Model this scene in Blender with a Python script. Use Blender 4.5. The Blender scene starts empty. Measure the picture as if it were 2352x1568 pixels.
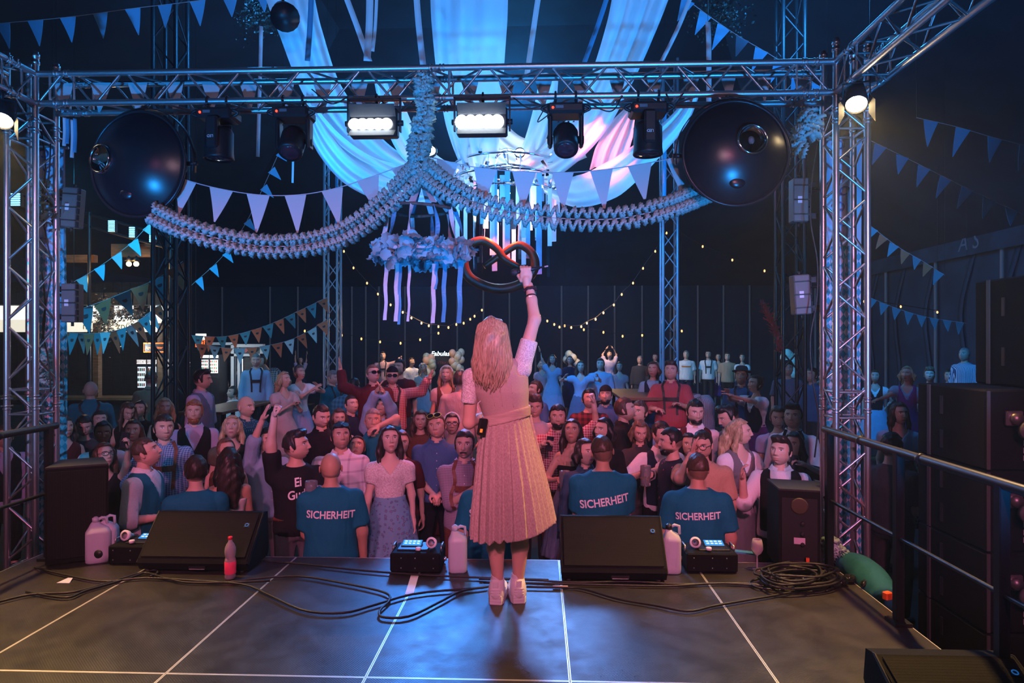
import bpy, bmesh, math, random
import numpy as np
from mathutils import Vector, Matrix, Quaternion
from mathutils.bvhtree import BVHTree
random.seed(7); RNG = np.random.default_rng(7)
SC = bpy.context.scene
COL = SC.collection
# ---------------------------------------------------------------- camera, world, lights, exposure
CH = 1.645; F = 1568.0; TH = math.radians(2.228); GR = -0.9
cd = bpy.data.cameras.new('camera'); cd.lens = 24; cd.sensor_width = 36; cd.clip_end = 300
cam = bpy.data.objects.new('camera', cd); COL.objects.link(cam)
cam.location = (0, 0, CH); cam.rotation_euler = (math.pi/2, 0, TH); SC.camera = cam
SC.view_settings.view_transform = 'Standard'; SC.view_settings.look = 'None'
SC.view_settings.exposure = 0.0; SC.view_settings.gamma = 1.0; SC.view_settings.use_curve_mapping = False
w = bpy.data.worlds.new('night'); SC.world = w; w.use_nodes = True
w.node_tree.nodes['Background'].inputs[0].default_value = (0.006, 0.030, 0.060, 1)
w.node_tree.nodes['Background'].inputs[1].default_value = 1.1
def lamp(name, kind, loc, energy, color, aim=None, size=0.15, spot=70, blend=0.5, sy=None):
    l = bpy.data.lights.new(name, kind); l.energy = energy; l.color = color
    if kind == 'SPOT':
        l.spot_size = math.radians(spot); l.spot_blend = blend; l.shadow_soft_size = size
    elif kind == 'POINT': l.shadow_soft_size = size
    elif kind == 'AREA':
        l.size = size
        if sy: l.shape = 'RECTANGLE'; l.size_y = sy
    o = bpy.data.objects.new(name, l); COL.objects.link(o); o.location = loc
    if aim is not None:
        o.rotation_euler = (Vector(aim)-Vector(loc)).to_track_quat('-Z', 'Y').to_euler()
    return o
PINK = (1.0, 0.22, 0.44); BLUE = (0.015, 0.30, 0.95); WARM = (1.0, 0.56, 0.17)
# row of pink wash lamps on the upstage truss behind the photographer
for x, ax, ay in ((-2.6,-3.9,7.2), (-1.2,-1.9,7.4), (0.1,-0.1,7.4), (1.3,1.7,7.4), (2.2,3.4,7.2)):
    lamp('pink_wash', 'SPOT', (x, -1.6, 3.9), 860, PINK, (ax, ay, 0.1), 0.10, 35, 0.75)
# soft lilac front light
lamp('soft_wash', 'SPOT', (0.3, -2.2, 3.9), 330, (1.0, 0.56, 0.66), (-0.6, 6.0, 3.5), 0.25, 64, 0.8)
# blue wash lamps low upstage at both sides, aimed up at the truss
lamp('blue_wash', 'SPOT', (-3.3, 0.2, 0.6), 1700, BLUE, (-2.2, 5.6, 3.6), 0.10, 58, 0.6)
lamp('blue_wash', 'SPOT', (1.9, 0.2, 0.6), 1700, BLUE, (1.3, 5.6, 3.6), 0.10, 58, 0.6)
# blue back light from the tent on to the stage
lamp('blue_back', 'SPOT', (-1.50, 9.3, 2.75), 800, (0.05, 0.28, 1.0), (-0.9, 3.0, 0.2), 0.30, 40, 0.8)
lamp('blue_back', 'SPOT', (0.25, 9.3, 2.75), 600, (0.14, 0.34, 1.0), (0.4, 3.0, 0.2), 0.30, 40, 0.8)
# blue tent uplighters under the drapes and among the crowd
lamp('tent_blue', 'SPOT', (-2.2, 7.0, 2.9), 290, (0.02, 0.33, 1.0), (-1.4, 8.6, 5.2), 0.2, 120, 0.6)
lamp('tent_blue', 'SPOT', (2.2, 7.0, 2.9), 290, (0.02, 0.33, 1.0), (1.2, 8.6, 5.2), 0.2, 120, 0.6)
lamp('tent_blue', 'SPOT', (-0.2, 6.6, 3.2), 170, (0.10, 0.45, 1.0), (-0.3, 8.8, 4.6), 0.2, 110, 0.6)
lamp('crowd_blue', 'SPOT', (-1.0, 11.0, 4.6), 1300, BLUE, (3.2, 17.0, -0.2), 0.15, 70, 0.5)
lamp('crowd_blue', 'SPOT', (4.5, 9.5, 4.4), 900, BLUE, (9.4, 14.5, 1.2), 0.15, 80, 0.5)
lamp('crowd_cyan', 'SPOT', (1.5, 14.0, 4.5), 450, (0.12, 0.75, 1.0), (6.6, 22.5, 0.3), 0.1, 26, 0.4)
lamp('tent_blue_fill', 'POINT', (-1.0, 19.0, 7.2), 900, (0.04, 0.36, 0.9), None, 0.5)  # added unseen fills that turn tent fabric and crowd shadows navy
lamp('tent_blue_fill', 'POINT', (-3.6, 9.0, 6.2), 260, (0.03, 0.32, 0.9), None, 0.4)
lamp('tent_blue_fill', 'POINT', (3.6, 9.0, 6.2), 260, (0.03, 0.32, 0.9), None, 0.4)
lamp('banner_blue_fill', 'SPOT', (2.3, 1.2, 2.3), 420, (0.02, 0.40, 0.85), (2.42, 5.8, 1.75), 0.08, 32, 0.4)  # added unseen pair of spots to brighten the lozenge banners
lamp('banner_blue_fill', 'SPOT', (-3.8, 1.0, 2.3), 420, (0.02, 0.40, 0.85), (-4.2, 5.8, 1.75), 0.08, 32, 0.4)
lamp('bar_blue', 'SPOT', (-6.5, 9.0, 4.2), 500, (0.03, 0.42, 0.8), (-7.5, 13.5, 0.5), 0.15, 90, 0.5)
lamp('chandelier_red', 'SPOT', (-0.15, 9.2, 4.35), 300, (1.0, 0.10, 0.06), (-0.45, 9.2, 2.0), 0.05, 75, 0.3)
SC.cycles.use_adaptive_sampling = True; SC.cycles.adaptive_threshold = 0.12; SC.cycles.adaptive_min_samples = 12; SC.cycles.max_bounces = 6; SC.cycles.diffuse_bounces = 2; SC.cycles.glossy_bounces = 3; SC.cycles.transmission_bounces = 5; SC.cycles.transparent_max_bounces = 6

# ---------------------------------------------------------------- projection helpers (photo pixel -> place at a given distance)
ct, st = math.cos(TH), math.sin(TH)
def P(u, v, d):
    xr = (u-1176)/F*d
    return Vector((xr*ct-d*st, xr*st+d*ct, CH-(v-784)/F*d))
def PY(u, v, Y): return P(u, v, Y/((u-1176)/F*st+ct))
def PZ(u, v, z=0.0): return P(u, v, (CH-z)*F/(v-784))
# ---------------------------------------------------------------- materials
MATS = {}
def mat(key, color=(0.5,0.5,0.5), rough=0.6, metal=0.0, emit=None, es=1.0, spec=0.5, trans=0.0, alpha=1.0, build=None, sheen=0.0, ior=1.45):
    if key in MATS: return MATS[key]
    m = bpy.data.materials.new(key); m.use_nodes = True; MATS[key] = m
    b = m.node_tree.nodes['Principled BSDF']
    b.inputs['Base Color'].default_value = (*color[:3], 1); b.inputs['Roughness'].default_value = rough
    b.inputs['Metallic'].default_value = metal; b.inputs['Specular IOR Level'].default_value = spec
    b.inputs['IOR'].default_value = ior
    if trans: b.inputs['Transmission Weight'].default_value = trans
    if alpha < 1: b.inputs['Alpha'].default_value = alpha
    if sheen: b.inputs['Sheen Weight'].default_value = sheen
    if emit: b.inputs['Emission Color'].default_value = (*emit, 1); b.inputs['Emission Strength'].default_value = es
    if build: build(m.node_tree, b)
    return m
def N(t, kind, **kw):
    n = t.nodes.new(kind)
    for k, v in kw.items():
        if k.startswith('i_'): n.inputs[k[2:].replace('_', ' ')].default_value = v
        else: setattr(n, k, v)
    return n
def obj_coord(t, scale=(1,1,1), rot=(0,0,0), kind='Object'):
    c = N(t, 'ShaderNodeTexCoord'); m = N(t, 'ShaderNodeMapping')
    m.inputs['Scale'].default_value = scale; m.inputs['Rotation'].default_value = rot
    t.links.new(c.outputs[kind], m.inputs['Vector']); return m.outputs[0]
def bump(t, b, fac, strength=0.3, dist=0.01):
    n = N(t, 'ShaderNodeBump'); n.inputs['Strength'].default_value = strength; n.inputs['Distance'].default_value = dist
    t.links.new(fac, n.inputs['Height']); t.links.new(n.outputs[0], b.inputs['Normal'])
def ramp(t, fac, stops, interp='LINEAR'):
    r = N(t, 'ShaderNodeValToRGB'); r.color_ramp.interpolation = interp
    e = r.color_ramp.elements
    while len(e) < len(stops): e.new(0.5)
    for k, (p, c) in enumerate(stops): e[k].position = p; e[k].color = (*c[:3], 1)
    t.links.new(fac, r.inputs[0]); return r.outputs[0]
def noise(t, vec, scale, detail=3, rough=0.5):
    n = N(t, 'ShaderNodeTexNoise'); n.inputs['Scale'].default_value = scale; n.inputs['Detail'].default_value = detail
    n.inputs['Roughness'].default_value = rough; t.links.new(vec, n.inputs['Vector']); return n.outputs[0]
def noisy(c1, c2, scale, bs=0.0, bd=0.004, vs=(1,1,1)):
    def f(t, b):
        v = obj_coord(t, vs); n = noise(t, v, scale, 4)
        t.links.new(ramp(t, n, [(0.3, c1), (0.7, c2)]), b.inputs['Base Color'])
        if bs: bump(t, b, n, bs, bd)
    return f
def bumpy(scale, bs, bd=0.004, vs=(1,1,1)):
    def f(t, b): bump(t, b, noise(t, obj_coord(t, vs), scale, 3), bs, bd)
    return f
def m_fabric(key, c, rough=0.85, s=60, bs=0.25):
    def f(t, b):
        n = noise(t, obj_coord(t), 220, 2); t.links.new(ramp(t, n, [(0.3, tuple(x*0.88 for x in c)), (0.7, tuple(min(1, x*1.10) for x in c))]), b.inputs['Base Color'])
        bump(t, b, noise(t, obj_coord(t, (1,1,0.55), (0.3,0.2,0)), 13, 3, 0.45), 0.55, 0.03)
    return mat(key, c, rough, spec=0.25, build=f)
# ---------------------------------------------------------------- mesh helpers
def off(o):
    v = Vector((0,0,0))
    while o is not None: v += o.location; o = o.parent
    return v
def link(o, parent=None, props=None):
    COL.objects.link(o)
    if parent is not None: o.parent = parent
    if props:
        for k, v in props.items():
            if v: o[k] = v
    return o
def tag(o, label=None, cat=None, group=None, kind=None):
    for k, v in (('label', label), ('category', cat), ('group', group), ('kind', kind)):
        if v: o[k] = v
    return o
def thing(name, loc, label, cat, group=None):
    o = bpy.data.objects.new(name, None); o.empty_display_size = 0.1; o.location = loc
    link(o); return tag(o, label, cat, group)
def np_mesh(name, V, Q, mats, smooth=True, midx=None, col=None):
    """V (n,3) array, Q list/array of faces (all the same length) or list of arrays."""
    me = bpy.data.meshes.new(name)
    V = np.asarray(V, np.float32)
    groups = Q if isinstance(Q, list) else [Q]
    groups = [np.asarray(g, np.int32) for g in groups if len(g)]
    me.vertices.add(len(V)); me.vertices.foreach_set('co', V.ravel())
    tot = np.concatenate([np.full(len(g), g.shape[1], np.int32) for g in groups]) if groups else np.zeros(0, np.int32)
    idx = np.concatenate([g.ravel() for g in groups]) if groups else np.zeros(0, np.int32)
    me.loops.add(len(idx)); me.loops.foreach_set('vertex_index', idx)
    me.polygons.add(len(tot)); start = np.concatenate([[0], np.cumsum(tot)[:-1]]).astype(np.int32) if len(tot) else tot
    me.polygons.foreach_set('loop_start', start)
    if smooth: me.polygons.foreach_set('use_smooth', np.ones(len(tot), bool))
    if midx is not None: me.polygons.foreach_set('material_index', np.asarray(midx, np.int32))
    for m in (mats if isinstance(mats, (list, tuple)) else [mats]): me.materials.append(m)
    me.update(calc_edges=True)
    if col is not None:
        a = me.color_attributes.new('Col', 'FLOAT_COLOR', 'POINT')
        c = np.ones((len(V), 4), np.float32); c[:, :3] = col; a.data.foreach_set('color', c.ravel())
    return me
class MB:
    def __init__(s): s.v = []; s.f = []; s.m = []; s.cm = 0; s.sm = []; s.cs = False
    def add(s, vs, fs):
        b = len(s.v); s.v += [tuple(x) for x in vs]
        for f in fs: s.f.append(tuple(i+b for i in f)); s.m.append(s.cm); s.sm.append(s.cs)
        return s
    def mt(s, i): s.cm = i; return s
    def box(s, c, size, R=None, bev=0.0):
        x, y, z = (k/2 for k in size); cen = Vector(c)
        if bev <= 0:
            vs = [(-x,-y,-z),(x,-y,-z),(x,y,-z),(-x,y,-z),(-x,-y,z),(x,-y,z),(x,y,z),(-x,y,z)]
            fs = [(0,3,2,1),(4,5,6,7),(0,1,5,4),(1,2,6,5),(2,3,7,6),(3,0,4,7)]
        else:
            b = bev; vs = []; fs = []
            for sz in (-1, 1):
                for (px, py) in ((-1,-1),(1,-1),(1,1),(-1,1)):
                    vs += [(px*(x-b), py*(y-b), sz*z), (px*x, py*(y-b), sz*(z-b)), (px*(x-b), py*y, sz*(z-b))]
            def i(k, c, w): return k*12+c*3+w
            fs += [(i(0,3,0), i(0,2,0), i(0,1,0), i(0,0,0)), (i(1,0,0), i(1,1,0), i(1,2,0), i(1,3,0))]
            for k in (0, 1):
                for c in range(4):
                    n = (c+1) % 4; w = 2 if c in (0, 2) else 1
                    q = (i(k,c,0), i(k,n,0), i(k,n,w), i(k,c,w)); fs.append(q if k == 0 else q[::-1])
                    t = (i(k,c,0), i(k,c,1), i(k,c,2)); fs.append(t)
            for c in range(4):
                n = (c+1) % 4; w = 2 if c in (0, 2) else 1; o = 3-w
                fs.append((i(0,c,w), i(0,n,w), i(1,n,w), i(1,c,w)))
                fs.append((i(0,c,1), i(0,c,2), i(1,c,2), i(1,c,1)))
        if R is not None: vs = [cen+R @ Vector(p) for p in vs]
        else: vs = [cen+Vector(p) for p in vs]
        return s.add(vs, fs)
    def cyl(s, a, b, r0, r1=None, n=10, caps=True):
        r1 = r0 if r1 is None else r1
        a, b = Vector(a), Vector(b); d = (b-a).normalized()
        x = d.orthogonal().normalized(); y = d.cross(x); vs = []
        for p, r in ((a, r0), (b, r1)):
            vs += [p+(x*math.cos(2*math.pi*k/n)+y*math.sin(2*math.pi*k/n))*r for k in range(n)]
        fs = [(k, (k+1) % n, n+(k+1) % n, n+k) for k in range(n)]
        if caps: fs += [tuple(range(n))[::-1], tuple(range(n, 2*n))]
        return s.add(vs, fs)
    def tube(s, pts, r, n=6, closed=False):
        pts = [Vector(p) for p in pts]; m = len(pts); vs = []; fs = []
        rr = r if isinstance(r, (list, tuple)) else [r]*m
        prev = None
        for k in range(m):
            t = (pts[(k+1) % m if closed else min(k+1, m-1)]-pts[(k-1) % m if closed else max(k-1, 0)]).normalized()
            x = t.orthogonal().normalized() if prev is None else (prev-t*prev.dot(t)).normalized()
            prev = x; y = t.cross(x)
            vs += [pts[k]+(x*math.cos(2*math.pi*j/n)+y*math.sin(2*math.pi*j/n))*rr[k] for j in range(n)]
        for k in range(m if closed else m-1):
            for j in range(n):
                fs.append((k*n+j, k*n+(j+1) % n, ((k+1) % m)*n+(j+1) % n, ((k+1) % m)*n+j))
        if not closed: fs += [tuple(range(n))[::-1], tuple(range((m-1)*n, m*n))]
        return s.add(vs, fs)
    def lathe(s, o, axis, prof, n=16, caps=True):
        """prof list of (dist along axis, radius)"""
        o = Vector(o); d = Vector(axis).normalized(); x = d.orthogonal().normalized(); y = d.cross(x); vs = []; fs = []
        for (h, r) in prof:
            vs += [o+d*h+(x*math.cos(2*math.pi*k/n)+y*math.sin(2*math.pi*k/n))*r for k in range(n)]
        for j in range(len(prof)-1):
            for k in range(n): fs.append((j*n+k, j*n+(k+1) % n, (j+1)*n+(k+1) % n, (j+1)*n+k))
        if caps: fs += [tuple(range(n))[::-1], tuple(range((len(prof)-1)*n, len(prof)*n))]
        return s.add(vs, fs)
    def prism(s, poly, ext):
        """poly: list of 3D points (ccw), ext: vector"""
        n = len(poly); e = Vector(ext); vs = [Vector(p) for p in poly]+[Vector(p)+e for p in poly]
        fs = [tuple(range(n))[::-1], tuple(range(n, 2*n))]+[(k, (k+1) % n, n+(k+1) % n, n+k) for k in range(n)]
        return s.add(vs, fs)
    def strip(s, pts, wv, th=0.0015):
        """ribbon along pts, wv = half width vector or list, given a thin real thickness"""
        pts = [Vector(p) for p in pts]; m = len(pts); vs = []; fs = []
        for k in range(m):
            w = Vector(wv[k] if isinstance(wv, list) else wv)
            t = (pts[min(k+1, m-1)]-pts[max(k-1, 0)]).normalized(); nn = t.cross(w).normalized()*th
            vs += [pts[k]-w-nn, pts[k]+w-nn, pts[k]+w+nn, pts[k]-w+nn]
        for k in range(m-1):
            for j in range(4): fs.append((k*4+j, k*4+(j+1) % 4, k*4+4+(j+1) % 4, k*4+4+j))
        fs += [(3,2,1,0), tuple(range(m*4-4, m*4))]
        return s.add(vs, fs)
    def ball(s, c, r, n=10, m=7, sc=(1,1,1)):
        c = Vector(c); vs = []; fs = []
        for j in range(m+1):
            a = math.pi*j/m
            for k in range(n):
                b = 2*math.pi*k/n
                vs.append(c+Vector((math.sin(a)*math.cos(b)*sc[0], math.sin(a)*math.sin(b)*sc[1], math.cos(a)*sc[2]))*r)
        for j in range(m):
            for k in range(n): fs.append((j*n+k, (j+1)*n+k, (j+1)*n+(k+1) % n, j*n+(k+1) % n))
        return s.add(vs, fs)
    def smooth(s, on=True): s.cs = on; return s
    def build(s, name, mats, parent=None, smooth=None, label=None, cat=None, group=None, kind=None, mesh_only=False, loc=None):
        me = bpy.data.meshes.new(name)
        o0 = off(parent) if parent is not None else (Vector(loc) if loc is not None else Vector((0,0,0)))
        if mesh_only: o0 = Vector((0,0,0))
        me.from_pydata([(p[0]-o0.x, p[1]-o0.y, p[2]-o0.z) for p in s.v], [], s.f)
        for m in (mats if isinstance(mats, (list, tuple)) else [mats]): me.materials.append(m)
        me.polygons.foreach_set('material_index', s.m)
        me.polygons.foreach_set('use_smooth', s.sm if smooth is None else [smooth]*len(s.f))
        me.update()
        if mesh_only: return me
        o = bpy.data.objects.new(name, me)
        if parent is None and loc is not None: o.location = o0
        link(o, parent); return tag(o, label, cat, group, kind)
_unit = {}
def rod(name, a, b, r, m, parent, n=10):
    """one straight tube as its own object; alike rods share a unit mesh"""
    key = (m.name, n)
    if key not in _unit: _unit[key] = MB().smooth().cyl((0,0,0), (0,0,1), 1, n=n).build('rod', m, mesh_only=True)
    o = bpy.data.objects.new(name, _unit[key]); a, b = Vector(a), Vector(b); d = b-a
    o.location = a-(off(parent) if parent else Vector((0,0,0)))
    o.rotation_mode = 'QUATERNION'; o.rotation_quaternion = d.to_track_quat('Z', 'Y'); o.scale = (r, r, d.length)
    link(o, parent); return o
def inst(name, mesh, parent, loc, rot=None, sc=(1,1,1)):
    o = bpy.data.objects.new(name, mesh); o.location = Vector(loc)-(off(parent) if parent else Vector((0,0,0)))
    if rot is not None: o.rotation_mode = 'QUATERNION'; o.rotation_quaternion = rot
    o.scale = sc; link(o, parent); return o
def bez(pts, n=24):
    """Catmull-Rom through points"""
    p = [Vector(q) for q in pts]; p = [p[0]*2-p[1]]+p+[p[-1]*2-p[-2]]; out = []
    k = len(p)-3
    for i in range(n+1):
        t = i/n*k; s = min(int(t), k-1); f = t-s; a, b, c, d = p[s:s+4]
        out.append(0.5*((2*b)+(c-a)*f+(2*a-5*b+4*c-d)*f*f+(3*b-a-3*c+d)*f*f*f))
    return out
def text_geo(s, size=1.0, align='CENTER', shear=0.0, res=3, bold=0.0):
    cu = bpy.data.curves.new('lettering', 'FONT'); cu.body = s; cu.size = size; cu.align_x = align; cu.align_y = 'CENTER'
    cu.shear = shear; cu.resolution_u = res; cu.offset = bold*size
    o = bpy.data.objects.new('lettering', cu); COL.objects.link(o)
    dg = bpy.context.evaluated_depsgraph_get(); ev = o.evaluated_get(dg); me = ev.to_mesh()
    vs = [tuple(v.co) for v in me.vertices]; fs = [tuple(p.vertices) for p in me.polygons]
    ev.to_mesh_clear(); bpy.data.objects.remove(o); bpy.data.curves.remove(cu)
    return vs, fs
def text_on(s, size, o, ax, up, m, parent, name='lettering', depth=0.002, **kw):
    """flat lettering in the plane (ax, up) at o"""
    vs, fs = text_geo(s, size, **kw); ax, up, o = Vector(ax).normalized(), Vector(up).normalized(), Vector(o)
    b = MB(); b.add([o+ax*p[0]+up*p[1] for p in vs], fs)
    return b.build(name, m, parent)
# ---------------------------------------------------------------- materials of the setting
def _floor(t, b):
    v = obj_coord(t); n = noise(t, v, 2.2, 5, 0.6)
    t.links.new(ramp(t, n, [(0.3, (0.016,0.014,0.014)), (0.75, (0.040,0.036,0.035))]), b.inputs['Base Color'])
    r = ramp(t, noise(t, v, 5.0, 5, 0.65), [(0.3, (0.30,)*3), (0.72, (0.50,)*3)]); t.links.new(r, b.inputs['Roughness'])
    a = N(t, 'ShaderNodeTexWave', wave_type='BANDS', bands_direction='DIAGONAL'); a.inputs['Scale'].default_value = 42
    t.links.new(v, a.inputs['Vector'])
    c = N(t, 'ShaderNodeTexWave', wave_type='BANDS', bands_direction='DIAGONAL'); c.inputs['Scale'].default_value = 42
    t.links.new(obj_coord(t, (-1,1,1)), c.inputs['Vector'])
    mx = N(t, 'ShaderNodeMath', operation='MULTIPLY'); t.links.new(a.outputs['Fac'], mx.inputs[0]); t.links.new(c.outputs['Fac'], mx.inputs[1])
    bump(t, b, mx.outputs[0], 0.22, 0.002)
M_FLOOR = mat('stage_board', rough=0.4, spec=0.5, build=_floor)
M_ALU = mat('aluminium_tube', (0.55,0.54,0.55), 0.34, 0.92, build=bumpy(30, 0.05, 0.002))
M_ALUE = mat('aluminium_edge', (0.75,0.72,0.70), 0.42, 0.75, build=bumpy(40, 0.1, 0.001))
M_BLACK = mat('black_plastic', (0.012,0.012,0.014), 0.42, build=bumpy(90, 0.08, 0.001))
M_BLACKM = mat('black_matte', (0.018,0.018,0.020), 0.75, build=bumpy(140, 0.3, 0.002))
M_BSTEEL = mat('black_steel', (0.014,0.015,0.018), 0.38, 0.3, build=bumpy(60, 0.08, 0.001))
M_TENT = mat('tent_fabric', rough=0.75, spec=0.2, build=noisy((0.009,0.026,0.040), (0.015,0.042,0.062), 0.9, 0.35, 0.05, (1,1,0.25)))
M_GROUND = mat('ground_boards', rough=0.8, build=noisy((0.015,0.013,0.012), (0.035,0.030,0.027), 3.0, 0.2, 0.01))
M_POLE = mat('tent_pole', (0.30,0.26,0.24), 0.55, build=bumpy(20, 0.1))
M_TENTBLUE = mat('tent_side_fabric', rough=0.7, build=noisy((0.02,0.05,0.08), (0.03,0.08,0.12), 1.2, 0.35, 0.05))
M_WOOD = mat('bar_wood', rough=0.6, build=noisy((0.10,0.045,0.018), (0.20,0.10,0.045), 6, 0.3, 0.006, (1,1,6)))
M_DWOOD = mat('dark_bar_wood', rough=0.6, build=noisy((0.010,0.012,0.012), (0.022,0.026,0.026), 6, 0.3, 0.006, (1,1,6)))
M_BENCH = mat('bench_wood', rough=0.5, build=noisy((0.11,0.05,0.02), (0.19,0.095,0.04), 5, 0.25, 0.004, (1,8,8)))
# ---------------------------------------------------------------- ground, tent
MB().box((0, 13, GR-0.05), (44, 46, 0.1)).build('ground', M_GROUND, kind='structure')
def wall(name, quad, m): return MB().prism(quad, Vector((Vector(quad[1])-Vector(quad[0])).cross(Vector(quad[3])-Vector(quad[0]))).normalized()*0.04).build(name, m, kind='structure')
WZ = 4.15
wb = wall('wall_back', [(-15.5,31,GR),(12,31,GR),(12,31,WZ),(-15.5,31,WZ)], M_TENT)
wr = wall('wall_right', [(11.5,31,GR),(11.5,-4,GR),(11.5,-4,WZ),(11.5,31,WZ)], M_TENTBLUE)
wl = wall('wall_left', [(-15.5,-4,GR),(-15.5,31,GR),(-15.5,31,WZ),(-15.5,-4,WZ)], M_TENT)
ce = MB()
A = [(-15.5,-4,WZ),(11.5,-4,WZ),(11.5,31,WZ),(-15.5,31,WZ)]; B = [(-5,-4,9.5),(4.5,-4,9.5),(4.5,17,9.5),(-5,17,9.5)]
ce.add(A+B, [(4,7,6,5), (1,2,6,5), (2,3,7,6), (3,0,4,7)])
ce.build('ceiling', M_TENT, kind='structure')
for u in (510, 620, 684, 745, 808, 840, 870, 930, 990, 1050, 1110, 1170, 1230, 1290, 1351, 1412, 1475, 1540, 1603, 1662, 1722):
    q = PY(u, 800, 30.85); rod('tent_pole', (q.x,q.y,GR), (q.x,q.y,WZ), 0.045, M_POLE, wb, 8)
for Y in (28.5, 25.6, 22.8, 20.0, 17.2, 14.4):
    rod('tent_pole', (11.36,Y,GR), (11.36,Y,WZ), 0.05, M_POLE, wr, 8)
vb = tag(MB().box((11.25,19.2,WZ+0.06), (0.03,21,0.62)).build('valance_banner', mat('valance_print', rough=0.7, build=noisy((0.012,0.03,0.05), (0.03,0.09,0.14), 1.4, 0.1))), 'dark blue printed valance banner running along the tent side wall', 'banner')
text_on('A S', 0.62, (11.22, 18.3, WZ+0.08), (0,-1,0), (0,0,1), mat('valance_letters', (0.16,0.26,0.34), 0.7), vb, shear=0.2)
for k in range(9):   # loose gathers of the side tarpaulin
    y = 15+k*1.7; MB().strip(bez([(11.42,y,WZ-0.2),(11.38,y+0.5,2.4),(11.40,y+0.25,0.6),(11.42,y+0.6,GR+0.1)], 12), (0,0.09,0), 0.012).build('tarpaulin_fold', M_TENTBLUE, wr, True)
# ---------------------------------------------------------------- stage deck: each board a part
X0, X1, Y1 = -3.847, 2.153, 5.15
deck = tag(MB().box(((X0+X1)/2, 0.9, -0.50), (X1-X0-0.2, Y1+2.9, 0.76)).build('stage_floor', M_BLACKM), kind='structure')
def panel_mesh(w, l):
    b = MB(); e = 0.0055; w2, l2 = w/2-0.0015, l/2-0.0015
    b.mt(0).box((0,0,-0.03), (2*w2-2*e, 2*l2-2*e, 0.06))
    b.mt(1)
    for s in (-1, 1):
        b.box((s*(w2-e/2),0,-0.0295), (e, 2*l2, 0.060)); b.box((0,s*(l2-e/2),-0.0295), (2*w2-2*e, e, 0.060))
    return b.build('board', [M_FLOOR, M_ALUE], mesh_only=True)
rows = [(3.315, Y1), (1.315, 3.315), (-0.685, 1.315), (-2.685, -0.685)]
for (ya, yb) in rows:
    me = panel_mesh(1.0, yb-ya)
    for k in range(6): inst('deck_board', me, deck, (X0+0.5+k, (ya+yb)/2, 0))
tag(MB().box(((X0+X1)/2, Y1+0.07, -0.16), (X1-X0, 0.05, 0.10)).build('stage_skirt_rail', mat('teal_cloth', (0.01,0.10,0.14), 0.8)), 'teal cloth-covered rail along the front edge of the stage', 'rail')
# ---------------------------------------------------------------- trusses
def coupler(c, d, parent):
    b = MB().smooth(); d = Vector(d)
    b.cyl(c-d*0.055, c+d*0.055, 0.020, n=12)
    for k in (-0.055, -0.03, 0.03, 0.055): b.cyl(c+d*(k-0.006), c+d*(k+0.006), 0.031, n=12)
    x = d.orthogonal().normalized()
    for k in (-0.03, 0.03): b.cyl(c+d*k-x*0.042, c+d*k+x*0.042, 0.007, n=6)
    return b.build('coupler', M_ALU, parent)
def truss(name, label, o, d, L, s, u, w=0.24, pitch=0.245, rc=0.025, rb=0.0095, m=None, joints=(), group='aluminium stage trusses', flip=0, faces=(0,1,2,3), n=10, hole=()):
    """o: corner chord start, d: direction, s,u: the two side vectors"""
    m = m or M_ALU; o, d, s, u = (Vector(k) for k in (o, d, s, u)); d = d.normalized()
    t = thing(name, o, label, 'truss', group)
    cs = [o, o+s*w, o+s*w+u*w, o+u*w]
    for c in cs: rod('chord', c, c+d*L, rc, m, t, n+2)
    kk = int(L/pitch)
    for fi in faces:
        a, b = cs[fi], cs[(fi+1) % 4]
        for k in range(kk):
            h0, h1 = k*pitch+0.02, (k+1)*pitch-0.02
            p, q = (a, b) if (k+fi+flip) % 2 == 0 else (b, a)
            rod('brace', p+d*h0, q+d*h1, rb, m, t, 8)
    for j in joints:
        for c in cs: coupler(c+d*j, d, t)
        for (a, b) in ((0,3),(1,2),(0,1),(3,2)):
            for e in (-0.10, 0.10): rod('end_strut', cs[a]+d*(j+e), cs[b]+d*(j+e), rb, m, t, 8)
    return t
XR, XL, YT, ZT = 2.31, -4.33, 5.40, 3.58
truss('stage_truss', 'horizontal box truss spanning the front of the stage with lamps hung below', (XL+0.24,YT,ZT), (1,0,0), XR-XL-0.24, (0,1,0), (0,0,1), joints=(0.22, 3.28, 6.2))
truss('truss_tower', 'upright silver truss tower at the end of the stage beside the loudspeaker stack', (XR,YT,GR), (0,0,1), 4.86, (1,0,0), (0,1,0), joints=(0.6, 2.05, 4.3))
truss('truss_tower', 'upright silver truss tower at the end of the stage next to the bar', (XL,YT,GR), (0,0,1), 4.86, (1,0,0), (0,1,0), joints=(0.6, 2.05, 4.3), flip=1)
truss('side_truss', 'box truss running overhead from the lamp-lit tower out of the picture', (XR,YT,ZT), (0,-1,0), 6.5, (1,0,0), (0,0,1), joints=(0.25,))
truss('side_truss', 'box truss running back overhead from the tower on the bar side', (XL,YT,ZT), (0,-1,0), 6.5, (1,0,0), (0,0,1), joints=(0.25,))
for (x, y) in ((XR,YT),(XR+.24,YT),(XR,YT+.24),(XR+.24,YT+.24),(XL,YT),(XL+.24,YT),(XL,YT+.24),(XL+.24,YT+.24)):
    par = [o for o in COL.objects if o.name.startswith('truss_tower')][0 if x > 0 else 1]
    MB().smooth().lathe((x,y,3.9), (0,0,1), [(0,0.031),(0.02,0.031),(0.022,0.026),(0.05,0.026),(0.052,0.031),(0.08,0.031),(0.082,0.022),(0.10,0.022)], 12).build('top_spigot', M_ALU, par)
M_MAST = mat('mast_steel', (0.05,0.06,0.07), 0.35, 0.7, build=bumpy(30, 0.1))
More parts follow.
